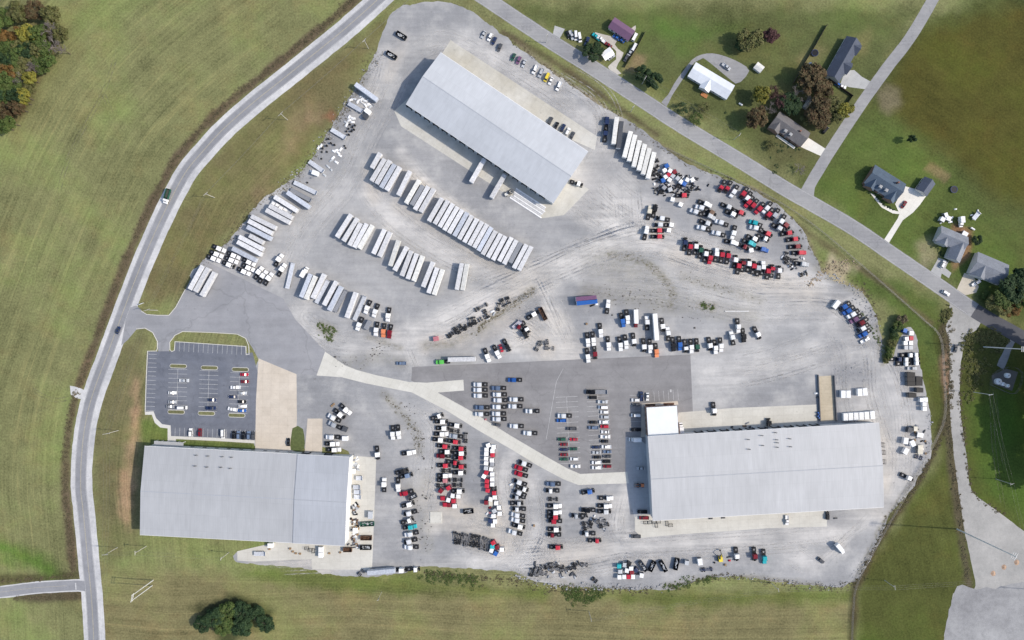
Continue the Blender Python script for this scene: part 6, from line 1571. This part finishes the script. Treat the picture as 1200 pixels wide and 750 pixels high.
cluster('along the northeast fence', 'x', '''846 219 240 red dayhoodless;853 220 240 red dayhoodless;860.3 224.8 238 white tractor;871.5 227 236 red hoodless;876 232.3 236 white hoodless;877.8 237 232 red tractor;883 240.8 232 red hoodless;890.3 244.6 229 red tractor;899 244 232 white tractor;901.3 251.4 232 red hoodless;908.3 252.2 235 silver hoodless;916 259.5 238 white hoodless;921.5 263.8 -40 dark red hoodless;925.3 272.8 10 red hoodless
932.2 280 8 red hoodless;935 288.7 4 dark red hoodless;938.8 296 2 red tractor;942 309.3 -8 silver tractor;914 267.5 -30 silver hoodless''')
cluster('in the northeast yard centre', 'x', '''854.5 242.5 -24 silver hoodless;859.5 251 -26 white hoodless;868.7 249 -20 red hoodless;884.8 261 160 teal tractor;885.7 267 165 white tractor;900.5 273.8 -25 red hoodless;828 238.8 -22 white tractor;822 243.3 163 white tractor;815.4 248 157 white tractor;832.5 253.3 -25 silver tractor;829.6 261.7 -22 silver hoodless;823.8 267 165 white tractor;841.3 273.3 165 white tractor;845 260.5 160 white tractor;834.5 249 -30 brown hoodless
860 273.3 255 white tractor;859.3 284 -15 white tractor;884.7 280 -25 white hoodless;880 284.7 -23 teal tractor;872.5 288.9 -25 dark red dayhoodless;894.7 292 -15 blue tractor;896.6 279.4 -25 white dayhoodless;880.9 293.2 10 white shell''')
cluster('by the northeast yard loop', 'x', '''761.3 247.5 78 beige tractor;767.8 245 76 black hoodless;775.8 255.8 170 white hoodless;773.8 263.3 178 white hoodless;787.4 263.4 -10 white shell;784.4 269.8 -10 white shell;757.5 271.3 76 white tractor;773 270 0 red hoodless;773 277 0 red hoodless''')
cluster('in the lower northeast row', 'x', '''803.3 284 84 navy hoodless;809.3 289 82 red hoodless;816 288.6 82 white hoodless;821.6 292.9 82 dark green hoodless;827.6 297.3 80 white hoodless;832.6 302.5 262 red tractor;840 297.3 82 white tractor;846.6 298.4 82 red hoodless;853.7 299.6 80 red hoodless;862.3 304.4 80 white hoodless;866 311.5 82 red hoodless;871.4 308.8 82 dark red dayhoodless;878 308.9 82 white hoodless;883.8 311.6 82 red hoodless;888.9 313.8 84 silver hoodless;894.6 312.7 84 white tractor;900.5 317.5 84 red hoodless;905.6 315.5 84 red dayhoodless;913.7 317 86 white hoodless''')
cluster('at the east end of the northeast yard', 'x', '920.7 300 70 black frame 5.5;926 304 -20 black frame 5;924 309 -40 black frame 5;942 321 20 black frame 4.5')
cluster('at the east end of the northeast yard', 'x', '925 311 30 white panel;923 305.5 10 white panel;917 301 40 white panel;938 320 0 silver panel;945 318 40 silver panel;929 315 30 black panel', same=('panel',), group='scrap panels in the northeast yard')
# --- middle rows
cluster('in the middle yard rows', 'x', '''712.5 358 82 white tractor;730 376.5 282 blue tractor;735.5 372.5 278 white tractor;758.6 377.3 92 white tractor;777 382.5 278 white hoodless;783.2 390 96 white tractor;704 388.5 277 white tractor;689 399.5 276 white tractor;695.5 398.5 276 white tractor;689 418 278 white tractor;697.5 415 276 dark red hoodless;713.2 404 276 white tractor;727.2 404.5 276 white tractor;733.8 402 278 white tractor;743.2 400 278 white hoodless;755 406.5 274 white hoodless;762.2 407 274 white tractor
789.5 405 276 black tractor;797 404 276 blue tractor;804 407.5 277 white dayhoodless;810.5 407 275 white tractor;817.5 406.5 275 dark green hoodless;832.5 405 280 white hoodless;838.8 408 276 white tractor;845.2 405.5 275 white tractor;865.5 383 275 white tractor;858.5 395 102 white tractor;872 394.5 277 black tractor;888.7 392 298 white hoodless''')
cluster('in the middle yard rows', 'x', '769.5 412 276 orange tractor')
cluster('coupled to the orange tractor', 'x', '768.7 383.2 274 white trailer 15.5', base=.06)
cluster('in the middle yard rows', 'x', '687.5 379.5 20 brown pallets')
cluster('standing alone north of the middle rows', 'x', '687 349.6 5 purple trailer 12;688 354.2 6 blue trailer 12')
cluster('behind the blue trailer', 'x', '699 356.5 0 white panel;694 358 20 black panel', same=('panel',))
# --- south-east blue row and east fence
cluster('in the slanted row by the east verge', 'x', '''989.8 359.5 214 blue hoodless;994.4 364.2 213 blue tractor;999.7 368.3 212 white tractor;1002.8 374.3 212 purple tractor;1010 378.3 212 dark red hoodless;1011.3 384.8 212 white hoodless;1013.2 391.4 212 blue tractor''')
cluster('at the top of the slanted row', 'x', '980.4 356.9 52 white box 5.2')
cluster('below the slanted row', 'x', '1014.3 398.6 30 white pickup')
cluster('in the bay by the brush hedge', 'y', '1061.3 387.5 -20 blue shell;1068.5 390.4 0 white shell;1063.3 397 10 white shell;1068.5 396.3 0 red shell;1061.7 402 0 white shell;1068 402 0 white shell;1062.5 407.3 0 silver shell;1067.8 407.3 0 silver shell')
cluster('in the east fence bay', 'y', '1066.3 416.3 0 white dayhoodless;1072.8 415.7 0 white dayhoodless;1061.3 421.4 0 white dayhoodless;1061.3 426.6 0 white dayhoodless;1073.2 420.7 0 white dayhoodless;1073.5 425.7 0 white dayhoodless;1053.7 421 0 navy dayhoodless')
cluster('in the east fence bay', 'y', '1069.7 431.7 0 silver pickup')
cluster('by the east fence', 'y', '1067.7 439.1 0 black box 4.6;1067.7 444.4 0 black box 4.6;1068 449.7 0 black box 4.6;1077.3 444 0 black box 3.8;1077.3 449.3 0 black box 3.8;1078 457.3 0 black box 4.0;1069.3 463.3 0 black box 4.6')
cluster('by the east fence', 'y', '1080.3 468.3 90 white shell;1085 468 90 white shell;1083.8 473.7 0 white shell;1084 479 0 white shell')
cluster('at the southeast corner by the fence', 'y', '1061.7 516.7 80 white box 3.6;1069.8 519.6 -65 white box 3.6;1061.8 528.8 60 white box 3.6;1078.5 510 -10 white box 3.6;1078.8 524.3 0 beige box 2.9;1078.5 529.4 0 beige box 2.9;1066.7 504 75 dark grey box 3;1073 502.5 0 beige box 2.2')
cluster('at the southeast corner by the fence', 'y', '1077 536 -20 navy frame 4.5')
cluster('at the southeast corner by the fence', 'y', '1065.8 560.3 -25 white hoodless')
cluster('beside the loading ramp', 'x', '988.3 462 90 white box 4.2;994.3 462 90 white box 4.2;1007.7 459.8 92 white box 4.2;1013.8 459.2 94 white box 4.2')
cluster('along the big warehouse north wall', 'x', '991 488.8 92 white box 4.4;997 488.3 92 white box 4.4;1003.3 488 92 white box 4.4;1009.6 487.5 92 white box 4.4;1015.8 487 93 white box 4.4;1022.5 486.3 95 white box 4.4')
# --- south-centre rows
cluster('in the double row below the concrete road', 'y', '''513.8 488 20 white dayhoodless;518.8 494.3 0 white hoodless;520.4 502 0 white hoodless;518.3 508.8 0 white tractor;533 511.3 175 silver tractor;535.4 498.8 -8 white hoodless;516.3 515.8 -6 white hoodless;533.8 518 -8 red hoodless;521.5 523.3 -6 red hoodless;540.4 525.8 -4 red hoodless;524.2 529.6 0 white hoodless;540.7 531.3 0 white hoodless;518 534.6 180 dark red tractor;540 536.6 0 red hoodless;522 545.8 0 red hoodless;532.5 542.3 -8 red dayhoodless;540.6 547 0 red hoodless;540 554.2 0 white hoodless;522 557.7 0 white tractor;521.8 563.2 0 pink hoodless;538.3 575.8 0 white hoodless''')
cluster('in the double row below the concrete road', 'y', '525.8 572 30 red shell;516.7 575.4 50 dark red shell;530.4 580.8 80 white shell;537.5 581.7 0 white shell;518.3 584.3 180 red shell;525.4 585.8 75 white shell;531.7 587.3 0 red shell;521 591.7 180 red shell;526.6 592.2 0 dark red shell;533 593.3 0 white shell')
cluster('in the double row below the concrete road', 'y', '536.7 562.5 0 black frame 6;536 568.5 0 black frame 6;517 569 0 black frame 6;545.7 513 88 black frame 6.5;523 551.5 0 black frame 6;533 505 -8 black frame 6')
cluster('in the tight column of cab shells', 'y', '''572.5 522 20 white shell;570.4 527 0 white shell;570.2 532 0 white shell;570 537.5 -4 white shell;570 543 -6 white shell;569.8 548.8 -8 silver shell;570 554 -20 red shell;567.3 558.6 -30 white shell;570.9 564.2 -10 red shell;570.8 569.6 -8 red shell;571.7 575 -8 red shell
578.6 523.8 0 white shell;577.3 528.6 0 white shell;577.5 533.4 0 red shell;576.7 539.6 0 white shell;577 544.4 0 grey shell;575.8 550 -10 white shell;577.2 556 0 white shell;577.2 561.8 0 white shell;577.2 567.7 0 white shell
579.3 578 0 red shell;580 583 0 white shell;575 584.8 80 white shell;570.2 589.3 0 dark red shell;575 589.8 90 beige shell;581.8 589.8 0 white shell;585 594.9 0 white shell;585.8 602 0 white shell;579.6 598.8 30 silver shell;578.6 605 0 white shell;574.8 610.5 -10 navy shell;580 610.8 90 white shell;578 615.7 0 white shell''')
cluster('beside the tight column of cab shells', 'y', '578.3 572.5 0 black frame 4;574 595 10 dark red panel;570.8 602 40 white panel;574 601 0 pink panel;582 600 20 silver panel;575 606 70 white panel', same=('panel',))
cluster('right of the cab shell column', 'y', '''614 543.3 160 white hoodless;609.2 548.8 162 red tractor;609.2 555.8 163 red tractor;608.3 565.4 160 white hoodless;613.8 573.3 -20 white dayhoodless;608 577.5 155 white hoodless;606.3 583 180 silver dayhoodless;607.5 590.4 0 silver dayhoodless;606.5 597 180 white dayhoodless;605.8 604 170 white tractor;605.8 610 170 white tractor;609.6 617.5 -15 white hoodless;602.5 624.2 165 white tractor''')
cluster('right of the cab shell column', 'y', '625.8 616 90 grey pallets;598.5 568 20 white panel;604 572 40 white panel')
cluster('in the column left of the wrecks', 'y', '''647.5 567.5 180 slate blue tractor;646 575.5 180 white dayhoodless;651.3 593.3 0 white tractor;651.3 600.8 0 white tractor;651 606 0 red hoodless;649 611.3 180 red hoodless;651.8 620.8 0 white hoodless;648 627.3 180 dark red dayhoodless;653.8 641.7 0 red hoodless''')
cluster('in the column left of the wrecks', 'y', '648.3 585 0 black frame 6')
cluster('in the loose group west of the warehouse', 'y', '''691.3 576.5 10 blue hoodless;712 584.2 0 white daycab;710.5 593.3 0 white tractor;710.4 600 0 silver hoodless;688.3 598.3 180 black tractor;676 605 180 silver dayhoodless;688.3 625.8 180 white dayhoodless;699 634 0 red dayhoodless''')
cluster('in the loose group west of the warehouse', 'y', '684.6 605.4 20 black frame 4.5;687.5 613 15 black frame 6;694 611.7 60 black frame 5;704.6 611 5 grey frame 6;708 615.8 15 black frame 6.5;688.5 618.5 20 black frame 5.5')
cluster('on the lot beside the gravel centre', 'y', '''460 508.8 271 white tractor;466.7 508 276 white tractor;442 533 276 white hoodless;480 530.8 8 white tractor;472.5 552.5 15 black hoodless;477.5 557.5 12 slate blue hoodless;466.3 570 272 white tractor;449.8 567.5 90 white tractor;474.6 578.3 195 red tractor;479.6 591.3 15 white hoodless;478.8 602 195 white hoodless;478.8 610.4 20 white dayhoodless;481.3 618 8 teal tractor;480.4 626.3 192 white tractor;479 635 195 white hoodless;480.4 641.7 180 white tractor''')
cluster('on the lot beside the gravel centre', 'y', '483.3 582.5 25 dark grey dumpster 5.2')
cluster('by the tan concrete pads', 'y', '''405.4 480.8 -42 white tractor;398.8 486.3 -38 white hoodless;390 489.6 152 white tractor;390.8 498 155 silver tractor;388 512.5 180 white tractor;390 520.4 0 white tractor;392 527.3 0 white tractor''')
cluster('by the tan concrete pads', 'y', '403.8 503 -25 dark grey box 2.8;404 514 0 white box 3.2')
cluster('by the tan concrete pads', 'y', '391 473.7 40 brown pallets;388.8 475.6 40 brown pallets', same=('pallets',))
cluster('beside the small oval of grass', 'y', '337.6 518.3 90 black car')
cluster('on the apron by the office building', 'y', '421 560.4 0 white flatbed 4;418 571 0 silver flatbed 4.2;418.8 576.7 0 silver flatbed 4.2;419 582.5 0 white flatbed 4.2;433.8 603.8 88 silver box 4.2;413 552.5 0 white box 3;416 622 90 white box 2.8;375.7 644.2 90 white box 2.9;375.7 650.5 90 white box 2.9;316.5 639.5 0 white box 3')
cluster('on the apron by the office building', 'y', '428.8 630.8 0 brown dumpster 6.6;428.3 642 0 black dumpster 6.6;407 644.6 0 brown dumpster 5;430 614.5 3 dark green dumpster 8')
cluster('on the apron by the office building', 'y', '346.5 648.5 0 brown pallets;351.5 649 0 brown pallets;343 646.5 0 brown pallets;385.8 648.5 0 brown pallets;398.5 647.5 0 brown pallets;315.5 643.5 0 brown pallets;340 643 0 brown pallets', same=('pallets',))
cluster('against the office building east wall', 'y', '413 535 0 white panel;414 540 40 grey panel;417 543 -30 silver panel;415 546 10 silver panel;419 547 60 white panel;412 595 90 dark grey panel;415 598 10 brown panel;418 597 60 silver panel;416 603 0 black panel;411 608 90 black panel;416 609 10 dark grey panel;413 613 80 brown panel;418 614 0 silver panel;412 621 0 dark grey panel;408 638 40 dark grey panel', same=('panel',), group='scrap against the office building wall')
cluster('against the office building east wall', 'y', '363 645 0 grey rack;359 643 0 grey rack;366.5 646 90 grey rack', same=('rack',))
cluster('on the flat strip south of the office building', 'x', '304.5 649 0 cream flatbed 6.8')
cluster('along the southern grass edge', 'x', '446.5 670.5 5 pale blue trailer 16')
cluster('along the southern grass edge', 'x', '470.5 668.5 0 white hoodless;486 667.7 2 white dayhoodless')
cluster('along the southern grass edge', 'x', '478.3 667 10 grey frame 5;423 671.5 40 grey frame 4')
# --- asphalt lot
cluster('on the dark asphalt lot', 'y', '''561.5 450.8 180 white tractor;561.5 457 180 white tractor;561.8 463.8 180 white tractor;563.8 477.7 180 slate blue tractor;563.3 485.4 180 white tractor;583.3 455 180 slate blue tractor;584.2 462.5 180 white tractor;585 469.2 180 white tractor;583.8 477 180 white tractor;583.3 485 180 white tractor;583.8 491.3 180 white tractor
603.8 468.3 180 white tractor;602.5 476.3 180 white tractor;604 499.5 178 white tractor;620 507.8 178 white tractor;622.5 482 180 white daycab;602 445.4 180 blue tractor''')
cluster('on the dark asphalt lot', 'y', '582 497.8 170 dark grey car;568.8 491.5 0 pink panel')
cluster('in the left bays of the asphalt lot', 'y', '660.4 487.5 180 white tractor;658 493 180 blue pickup;670 502.5 180 dark grey pickup;658.5 515 180 dark green suv;672.3 515 180 red car;660.8 521 180 dark red car;660.8 527 180 navy car;672 526.3 180 dark green car;661 533 180 dark red car;661 538.3 180 dark green car;673 538 180 white suv;674.5 546.7 0 white pickup')
cluster('in the right bays of the asphalt lot', 'y', '''695 466 180 black suv;706.5 471 0 silver pickup;707 477.5 180 white van;708.4 483 180 white suv;709 488.8 180 silver suv;695 495 180 black car;708 494.8 180 white pickup;695.5 501.3 180 slate blue pickup;708.5 500 180 red suv;709.3 506.3 180 white car;709.6 512 0 white pickup;708.3 517.3 180 black car;698.3 524.2 180 navy car;710.8 523.8 180 white pickup;699.2 530.4 180 silver car;712 529.6 180 slate blue car;699.8 536 180 black car;711.7 535 180 dark grey car;699.3 542.3 180 white pickup;711 541 180 black suv;699.5 548.3 180 white pickup;712 546.8 180 dark red suv''')
cluster('at the head of the asphalt lot bays', 'x', '694 459.6 180 black tractor')
cluster('at the head of the asphalt lot bays', 'x', '704.5 459.4 0 dark grey flatbed 7')
cluster('beside the white roofed office wing', 'y', '745 469 180 white suv;745.8 474.3 180 dark grey car;752 464.6 90 navy pickup;759 465 270 white car;745.4 487 180 white van;745.8 503.8 180 black pickup;744.9 515.8 180 white boxtruck 7;751 549 180 silver car;753 600 180 black pickup;755 607.3 180 dark red pickup;745.3 629 180 dark grey pickup')
cluster('north of the big warehouse', 'x', '837.4 481.5 277 white hoodless')
cluster('tucked behind the white roofed office wing', 'x', '799 502 92 white boxtruck 6')
cluster('at the big warehouse north dock', 'x', '901.6 496.5 92 black dayhoodless')
cluster('at the big warehouse north dock', 'x', '858 500.4 0 dark grey panel;872.7 499.3 0 brown panel;879 500.5 30 dark grey panel;883 501 0 silver panel;876 496 20 grey panel;889 501 60 silver panel;916 499 10 silver panel;958.7 465 40 dark grey panel;957 461 0 white panel', same=('panel',), group='scrap along the north dock')
cluster('marking dark spots south of the big warehouse', 'x', '922.7 610 270 white pickup;970.5 604.7 90 black suv;986 644 -50 white boxtruck 7.5;962.5 657 -40 dark grey car')
cluster('marking dark spots south of the big warehouse', 'x', '979.3 607.5 0 dark grey panel;833 607.8 0 dark grey panel;847.7 607 0 dark grey panel')  # the two left panels stand in for dark dock openings, not scrap
cluster('at the southwest corner of the big warehouse', 'x', '757 613 3 grey rack;762 612.8 3 grey rack;767 612.4 3 grey rack;772 612 3 grey rack;769.5 616 93 grey rack;782 614 93 grey rack;786 616 3 grey rack', same=('rack',), group='steel racks by the big warehouse')
cluster('against the big warehouse east wall', 'y', '1035.6 521.7 90 grey rack;1036.4 530.5 90 grey rack;1037 541.5 90 grey rack', same=('rack',), group='steel racks at the warehouse east wall')
# --- south edge
cluster('in the pile by the southern edge', 'x', '726 663.8 0 teal shell;732.2 662 80 silver shell;737 661.3 60 black shell;734.8 668.5 80 white shell;740 666.3 0 white shell;740.8 671 0 dark red shell;745.8 668.2 40 navy shell;727.2 670 0 silver shell;726 676.2 90 white shell;731.5 675.8 90 white shell;736.7 675.8 90 red shell;742 675.8 90 white shell;752 674.2 80 white shell;747 676 90 grey shell')
cluster('along the southern edge', 'x', '753.8 664 -55 dark grey dumpster 6.6;764.5 664 65 black dumpster 6.4;777.5 664 -62 black dumpster 6.8;793 661.5 78 black dumpster 6.8')
cluster('along the southern edge', 'x', '805 659.5 80 silver shell;820.5 658.5 -82 white box 3.8')
cluster('along the southern edge', 'x', '863.7 652 275 white hoodless;885 652 275 dark red hoodless;896.2 654.5 275 teal tractor')
cluster('along the southern edge', 'x', '828.5 667.5 5 blue frame 7')
cluster('along the southern edge', 'x', '855 657 0 red panel;854 653 10 dark grey panel;837.5 659.5 90 black tyres;850 662 80 brown pallets')
cluster('in the chassis row at the southern bank', 'x', '641 664 30 black frame 4;649 661.5 5 grey frame 5;656 664 -10 black frame 5.5;649 667 10 grey frame 5.5;661 668 5 grey frame 5;671 665.5 15 black frame 4.5;675 661 20 black frame 4.5;685 662 -5 grey frame 4;634 667 60 grey frame 5;628 668 70 grey frame 5;623 671 80 black frame 5;637 671 -20 grey frame 5;697 680 -40 black frame 3.5;632 673 10 grey frame 5')
cl = []
for i in range(14):
    cl.append('%.1f %.1f %.0f %s frame %s' % (533.5 + i * 3.05, 629.5 + i * .66 + random.uniform(-1.6, 1.6), 84 + random.uniform(-16, 12), random.choice(('black', 'black', 'grey')), random.choice(('8', '7', '6.5'))))
cluster('in the packed chassis pile', 'x', ';'.join(cl), group='bare chassis in the packed pile')
cluster('at the end of the chassis pile', 'x', '578.3 636.3 30 red shell;577.3 640.8 0 teal shell;576 645 70 white shell;583 641.5 20 dark red shell;581 648.8 60 blue shell;588.3 644.2 0 white shell')
cluster('below the concrete slab', 'x', '548.8 599.6 5 black dumpster 6')
# --- middle junk
cl = []
for i in range(16):
    cl.append('%.1f %.1f %.0f black axle' % (525 + i * 3.05 + random.uniform(-.5, .5), 393.5 - i * 1.55 + random.uniform(-1, 1), 30 + random.uniform(-12, 12)))
cluster('along the dirt bank in the yard centre', 'x', ';'.join(cl), same=('axle',), group='bare axles along the dirt bank')
cluster('along the dirt bank in the yard centre', 'x', '536 384 30 black frame 6;551 377 100 black frame 5;555.5 376 100 black frame 5;570 368 -58 black frame 6;584 359.5 78 black frame 5;589.5 354.5 -60 black frame 5;595.5 352 -70 black frame 4.5;564 360 27 black frame 9;530 392 30 black frame 6;541 387.5 28 black frame 6;548 383 28 black frame 6')
cluster('along the dirt bank in the yard centre', 'x', '577 365 20 white panel;579 367.5 60 silver panel;572 373 25 white panel', same=('panel',))
cluster('at the end of the dirt bank', 'x', '510.7 397 10 pink box 3')
cluster('north of the dark asphalt lot', 'x', '571 417.7 290 white tractor;582.7 413.7 297 white tractor;594.6 406.5 298 black hoodless;626 368.3 30 white hoodless;617 385.2 -60 white dayhoodless;615 391 -58 black hoodless;608.7 383.7 150 dark red dayhoodless')
cluster('north of the dark asphalt lot', 'x', '587.3 408.3 290 red car')
cluster('north of the dark asphalt lot', 'x', '636.3 367.7 -64 brown dumpster 8;606 380.3 41 dark red flatbed 6.5')
cluster('north of the dark asphalt lot', 'x', '637 401 10 grey frame 6.5;644 408 -4 grey frame 6;641 405 -80 grey frame 5;630 407 60 grey frame 4.5')
cluster('by the concrete road junction', 'x', '517.3 424.3 184 green tractor')
cluster('coupled to the green tractor', 'x', '540.9 421.2 181 pale grey trailer 16', base=.06)
cluster('on the gravel by the concrete road', 'x', '470 425.8 180 slate blue pickup')
# --- cars
cluster('in the north parking row', 'x', '''566.5 40 243 silver car;574.2 43 243 white suv;579 47.2 243 navy suv;585.5 55 245 dark grey suv;601.5 66.5 245 dark green car;607.8 70 245 purple suv;614 74 250 silver car;627 81 243 white pickup;634 85 243 silver pickup;640.8 90 243 yellow van;645.5 94.5 245 white car;655 100.5 243 white pickup''')
cluster('behind the north warehouse', 'x', '645 141 63 dark grey suv;652 147 63 black car;659.8 149.3 63 navy suv;665.3 153.9 63 white suv;670.8 158.4 63 dark grey car')
cluster('at the northwest corner of the yard', 'x', '458.5 64 -32 black dumpster 6.5;470 41 -32 black dumpster 6.5')
cluster('at the north warehouse east end', 'x', '677.5 215 -18 white dayhoodless')
cluster('in the office car park', 'x', '''215 446 0 silver pickup;201.4 460.4 0 white car;201.4 471.2 0 silver car;198.8 476.5 0 grey car;212.6 478 0 white van;248.3 468.7 0 navy car;246.7 478.4 0 navy pickup;286 439 0 red car;286.6 447.3 0 dark red car;275.3 454 180 white pickup;284 460.8 0 silver car;272 465 180 navy car;283.4 470.8 0 black car;284 476.2 0 white car;272 479.6 170 white pickup;283.4 481.3 0 blue car
222.7 507 90 white suv;233.7 507 90 dark red suv;260.3 508.9 270 white van;273.4 510 90 black suv;279 510 90 slate blue suv;284.7 510.7 90 black suv;291 510.3 90 slate blue suv;296.2 510.6 90 dark grey suv''')
cluster('on the west road', 'y', '137.8 387 68 navy car')
cluster('beside the top neighbour house', 'x', '''666 40 290 black car;670 40.5 290 silver pickup;675 41 275 white van;679.5 43 280 white van;688 48 70 navy pickup;699 42.5 140 teal pickup;705 45.5 145 white pickup;713 52 145 dark red car;722.5 43.5 145 blue car;728 46.3 145 blue car;744 42.5 62 white boat;743.5 54.5 62 white van;739 60.5 62 silver car;734 67.5 62 dark grey car;716.5 66.5 35 silver car'''.replace('white boat', 'white van'))
cluster('by the metal roofed house', 'x', '851.5 77.5 -38 silver pickup')
cluster('by the two wooded houses', 'x', '987.5 101 -15 white car;983.5 99 -25 blue car;968 152 50 black suv')
cluster('on the neighbours\' drives', 'x', '1060 239.5 55 dark red car;1106 309.5 60 white suv;1145 331.5 32 white pickup')
cluster('on the northeast road', 'x', '1109.5 343.4 -30 white suv')
cluster('on the gravel lane', 'y', '1120.5 408.5 76 dark grey car')
cluster('against the office building east wall', 'y', '415.5 609.4 35 brown panel;418.1 590.3 128 black panel;418.3 594.2 141 grey panel;417.1 627.9 43 white panel;418.7 639.5 108 brown panel;413.6 592.7 33 grey panel;418.2 641.5 16 white panel;415.0 628.8 26 silver panel;413.8 601.7 107 dark grey panel;417.5 637.4 101 silver panel;414.7 592.2 1 black panel;412.9 609.7 125 brown panel;412.7 612.1 28 grey panel;412.5 629.7 50 brown panel;414.6 636.4 34 grey panel;418.5 616.0 146 black panel;416.0 600.3 17 black panel;413.7 629.8 179 grey panel;413.4 638.9 10 dark grey panel;414.3 625.5 38 white panel;414.2 641.7 8 dark grey panel;418.1 610.9 60 brown panel;416.5 592.2 93 white panel;415.9 619.4 176 dark grey panel;418.1 595.7 149 silver panel;415.4 610.9 147 white panel;412.6 631.6 84 dark grey panel;415.3 601.1 113 silver panel;414.6 594.6 161 silver panel;413.2 630.8 6 black panel;417.6 632.0 127 silver panel;417.1 602.9 16 black panel;416.7 595.0 102 grey panel;414.9 634.7 94 brown panel', same=('panel',), group='scrap against the office building wall')
cluster('against the office building east wall', 'y', '417.7 536.9 66 white panel;413.4 550.6 44 grey panel;419.6 550.8 155 silver panel;413.1 535.0 53 beige panel;415.1 534.3 90 grey panel;414.0 543.6 35 white panel;418.2 539.0 30 white panel;415.9 536.4 143 beige panel;417.1 547.6 169 grey panel;418.4 549.0 126 grey panel;413.7 534.8 135 silver panel;414.2 544.7 21 silver panel;418.5 537.8 3 silver panel;414.2 541.8 143 beige panel', same=('panel',), group='scrap against the office building wall')
cluster('against the office building east wall', 'y', '413.7 618.3 151 brown pallets;417.3 637.2 7 brown pallets;417.4 617.1 137 brown pallets;420.0 619.5 76 brown pallets;418.8 626.6 26 brown pallets;418.6 613.8 125 brown pallets;418.4 593.4 62 brown pallets;414.8 631.5 146 brown pallets;420.0 593.7 152 brown pallets', same=('pallets',), group='pallet stacks against the office building wall')
cluster('along the southeast fence', 'y', '1081.4 525.1 104 white panel;1074.8 505.6 155 silver panel;1075.0 499.2 159 grey panel;1080.6 517.0 19 black panel;1075.0 510.9 118 grey panel;1081.1 537.1 122 silver panel;1075.3 512.0 59 grey panel;1083.4 505.7 56 dark grey panel;1075.3 502.8 165 dark grey panel;1078.5 527.6 119 white panel;1076.4 533.0 20 silver panel;1074.1 528.5 174 silver panel;1074.2 508.1 156 dark grey panel;1085.5 518.8 106 dark grey panel', same=('panel',), group='scrap panels along the southeast fence')
cluster('along the southeast fence', 'y', '1084.6 517.1 80 brown pallets;1080.9 524.5 33 brown pallets;1072.5 506.7 90 brown pallets;1085.0 531.6 77 brown pallets;1072.4 515.8 106 brown pallets;1078.9 512.5 102 brown pallets;1074.9 509.9 118 brown pallets', same=('pallets',), group='pallet stacks along the southeast fence')
cluster('in the chassis row at the southern bank', 'x', '663.5 670.2 112 grey panel;634.7 667.2 83 dark grey panel;633.6 669.8 48 silver panel;670.4 671.9 35 dark grey panel;645.0 668.0 155 silver panel;673.8 675.9 98 silver panel;669.4 673.9 19 dark grey panel;667.5 667.6 58 white panel;673.9 674.4 128 dark grey panel;653.5 660.1 136 silver panel;626.9 660.2 80 dark grey panel;628.2 665.9 177 dark grey panel;656.7 674.2 103 grey panel;648.5 670.6 34 silver panel;668.9 666.5 69 silver panel;643.8 666.9 46 silver panel;674.8 663.2 43 dark grey panel;642.8 676.0 71 grey panel;657.5 673.6 109 dark grey panel;640.6 662.6 115 grey panel;668.2 664.2 84 silver panel;672.9 666.3 153 dark grey panel;659.1 676.7 6 silver panel;634.7 674.0 171 dark grey panel;652.8 666.1 139 silver panel;683.4 663.9 51 silver panel', same=('panel',), group='scrap panels in the southern chassis row')
cluster('in the northeast scrap heap', 'x', '788.0 225.3 12 black panel;784.5 213.9 95 grey panel;812.1 215.5 48 navy panel;771.1 209.0 150 dark grey panel;812.3 211.2 63 grey panel;816.4 209.5 135 dark grey panel;814.5 218.0 171 silver panel;816.7 209.2 14 black panel;810.4 218.9 51 black panel;809.3 211.8 33 white panel;781.5 205.9 103 silver panel;789.6 228.2 10 white panel;775.0 208.5 147 black panel;776.4 221.0 133 navy panel;785.8 223.2 128 silver panel;809.2 205.8 101 silver panel;780.8 216.6 46 black panel;799.1 207.3 127 navy panel;779.6 214.0 88 navy panel;766.7 209.7 15 black panel;793.5 212.5 26 silver panel;810.8 209.8 31 white panel;782.1 210.4 45 black panel;799.1 227.5 94 black panel;784.1 218.4 41 navy panel;801.4 208.2 53 dark grey panel;768.4 205.5 112 white panel;784.4 223.5 19 dark grey panel;802.7 222.0 45 dark grey panel;778.6 208.7 146 grey panel;784.9 220.9 163 white panel;803.6 217.4 104 dark grey panel;774.4 218.1 70 grey panel;781.1 215.5 136 grey panel;804.9 207.5 91 black panel;801.4 210.3 66 white panel;789.5 206.6 104 navy panel;815.6 209.4 165 dark grey panel;807.5 220.5 108 grey panel;767.0 215.5 99 white panel', same=('panel',), group='scrap panels in the northeast scrap heap')
cluster('by the tractors of the northeast yard', 'x', '943.3 321.4 120 silver panel;933.2 303.8 2 dark grey panel;932.8 298.1 112 dark grey panel;926.4 304.6 47 dark grey panel;930.8 313.9 36 grey panel;941.7 302.8 121 white panel;934.6 309.4 129 white panel;944.4 310.2 118 dark grey panel;932.7 313.2 122 dark grey panel;917.4 316.1 86 dark grey panel;938.9 301.9 136 silver panel;944.8 309.7 105 grey panel;943.2 311.9 3 white panel;928.1 312.0 145 white panel', same=('panel',), group='scrap panels in the northeast yard')
cluster('by the wrecks west of the big warehouse', 'x', '705.4 607.1 1 grey panel;698.3 612.0 132 grey panel;693.1 607.2 178 grey panel;703.5 609.7 122 silver panel;708.7 609.9 178 grey panel;709.5 621.3 65 grey panel;706.3 615.0 121 silver panel;692.6 608.2 75 slate blue panel;696.7 604.8 53 white panel;707.3 619.9 146 silver panel;686.2 617.9 73 silver panel;697.5 609.2 13 slate blue panel', same=('panel',), group='scrap panels by the wrecks')
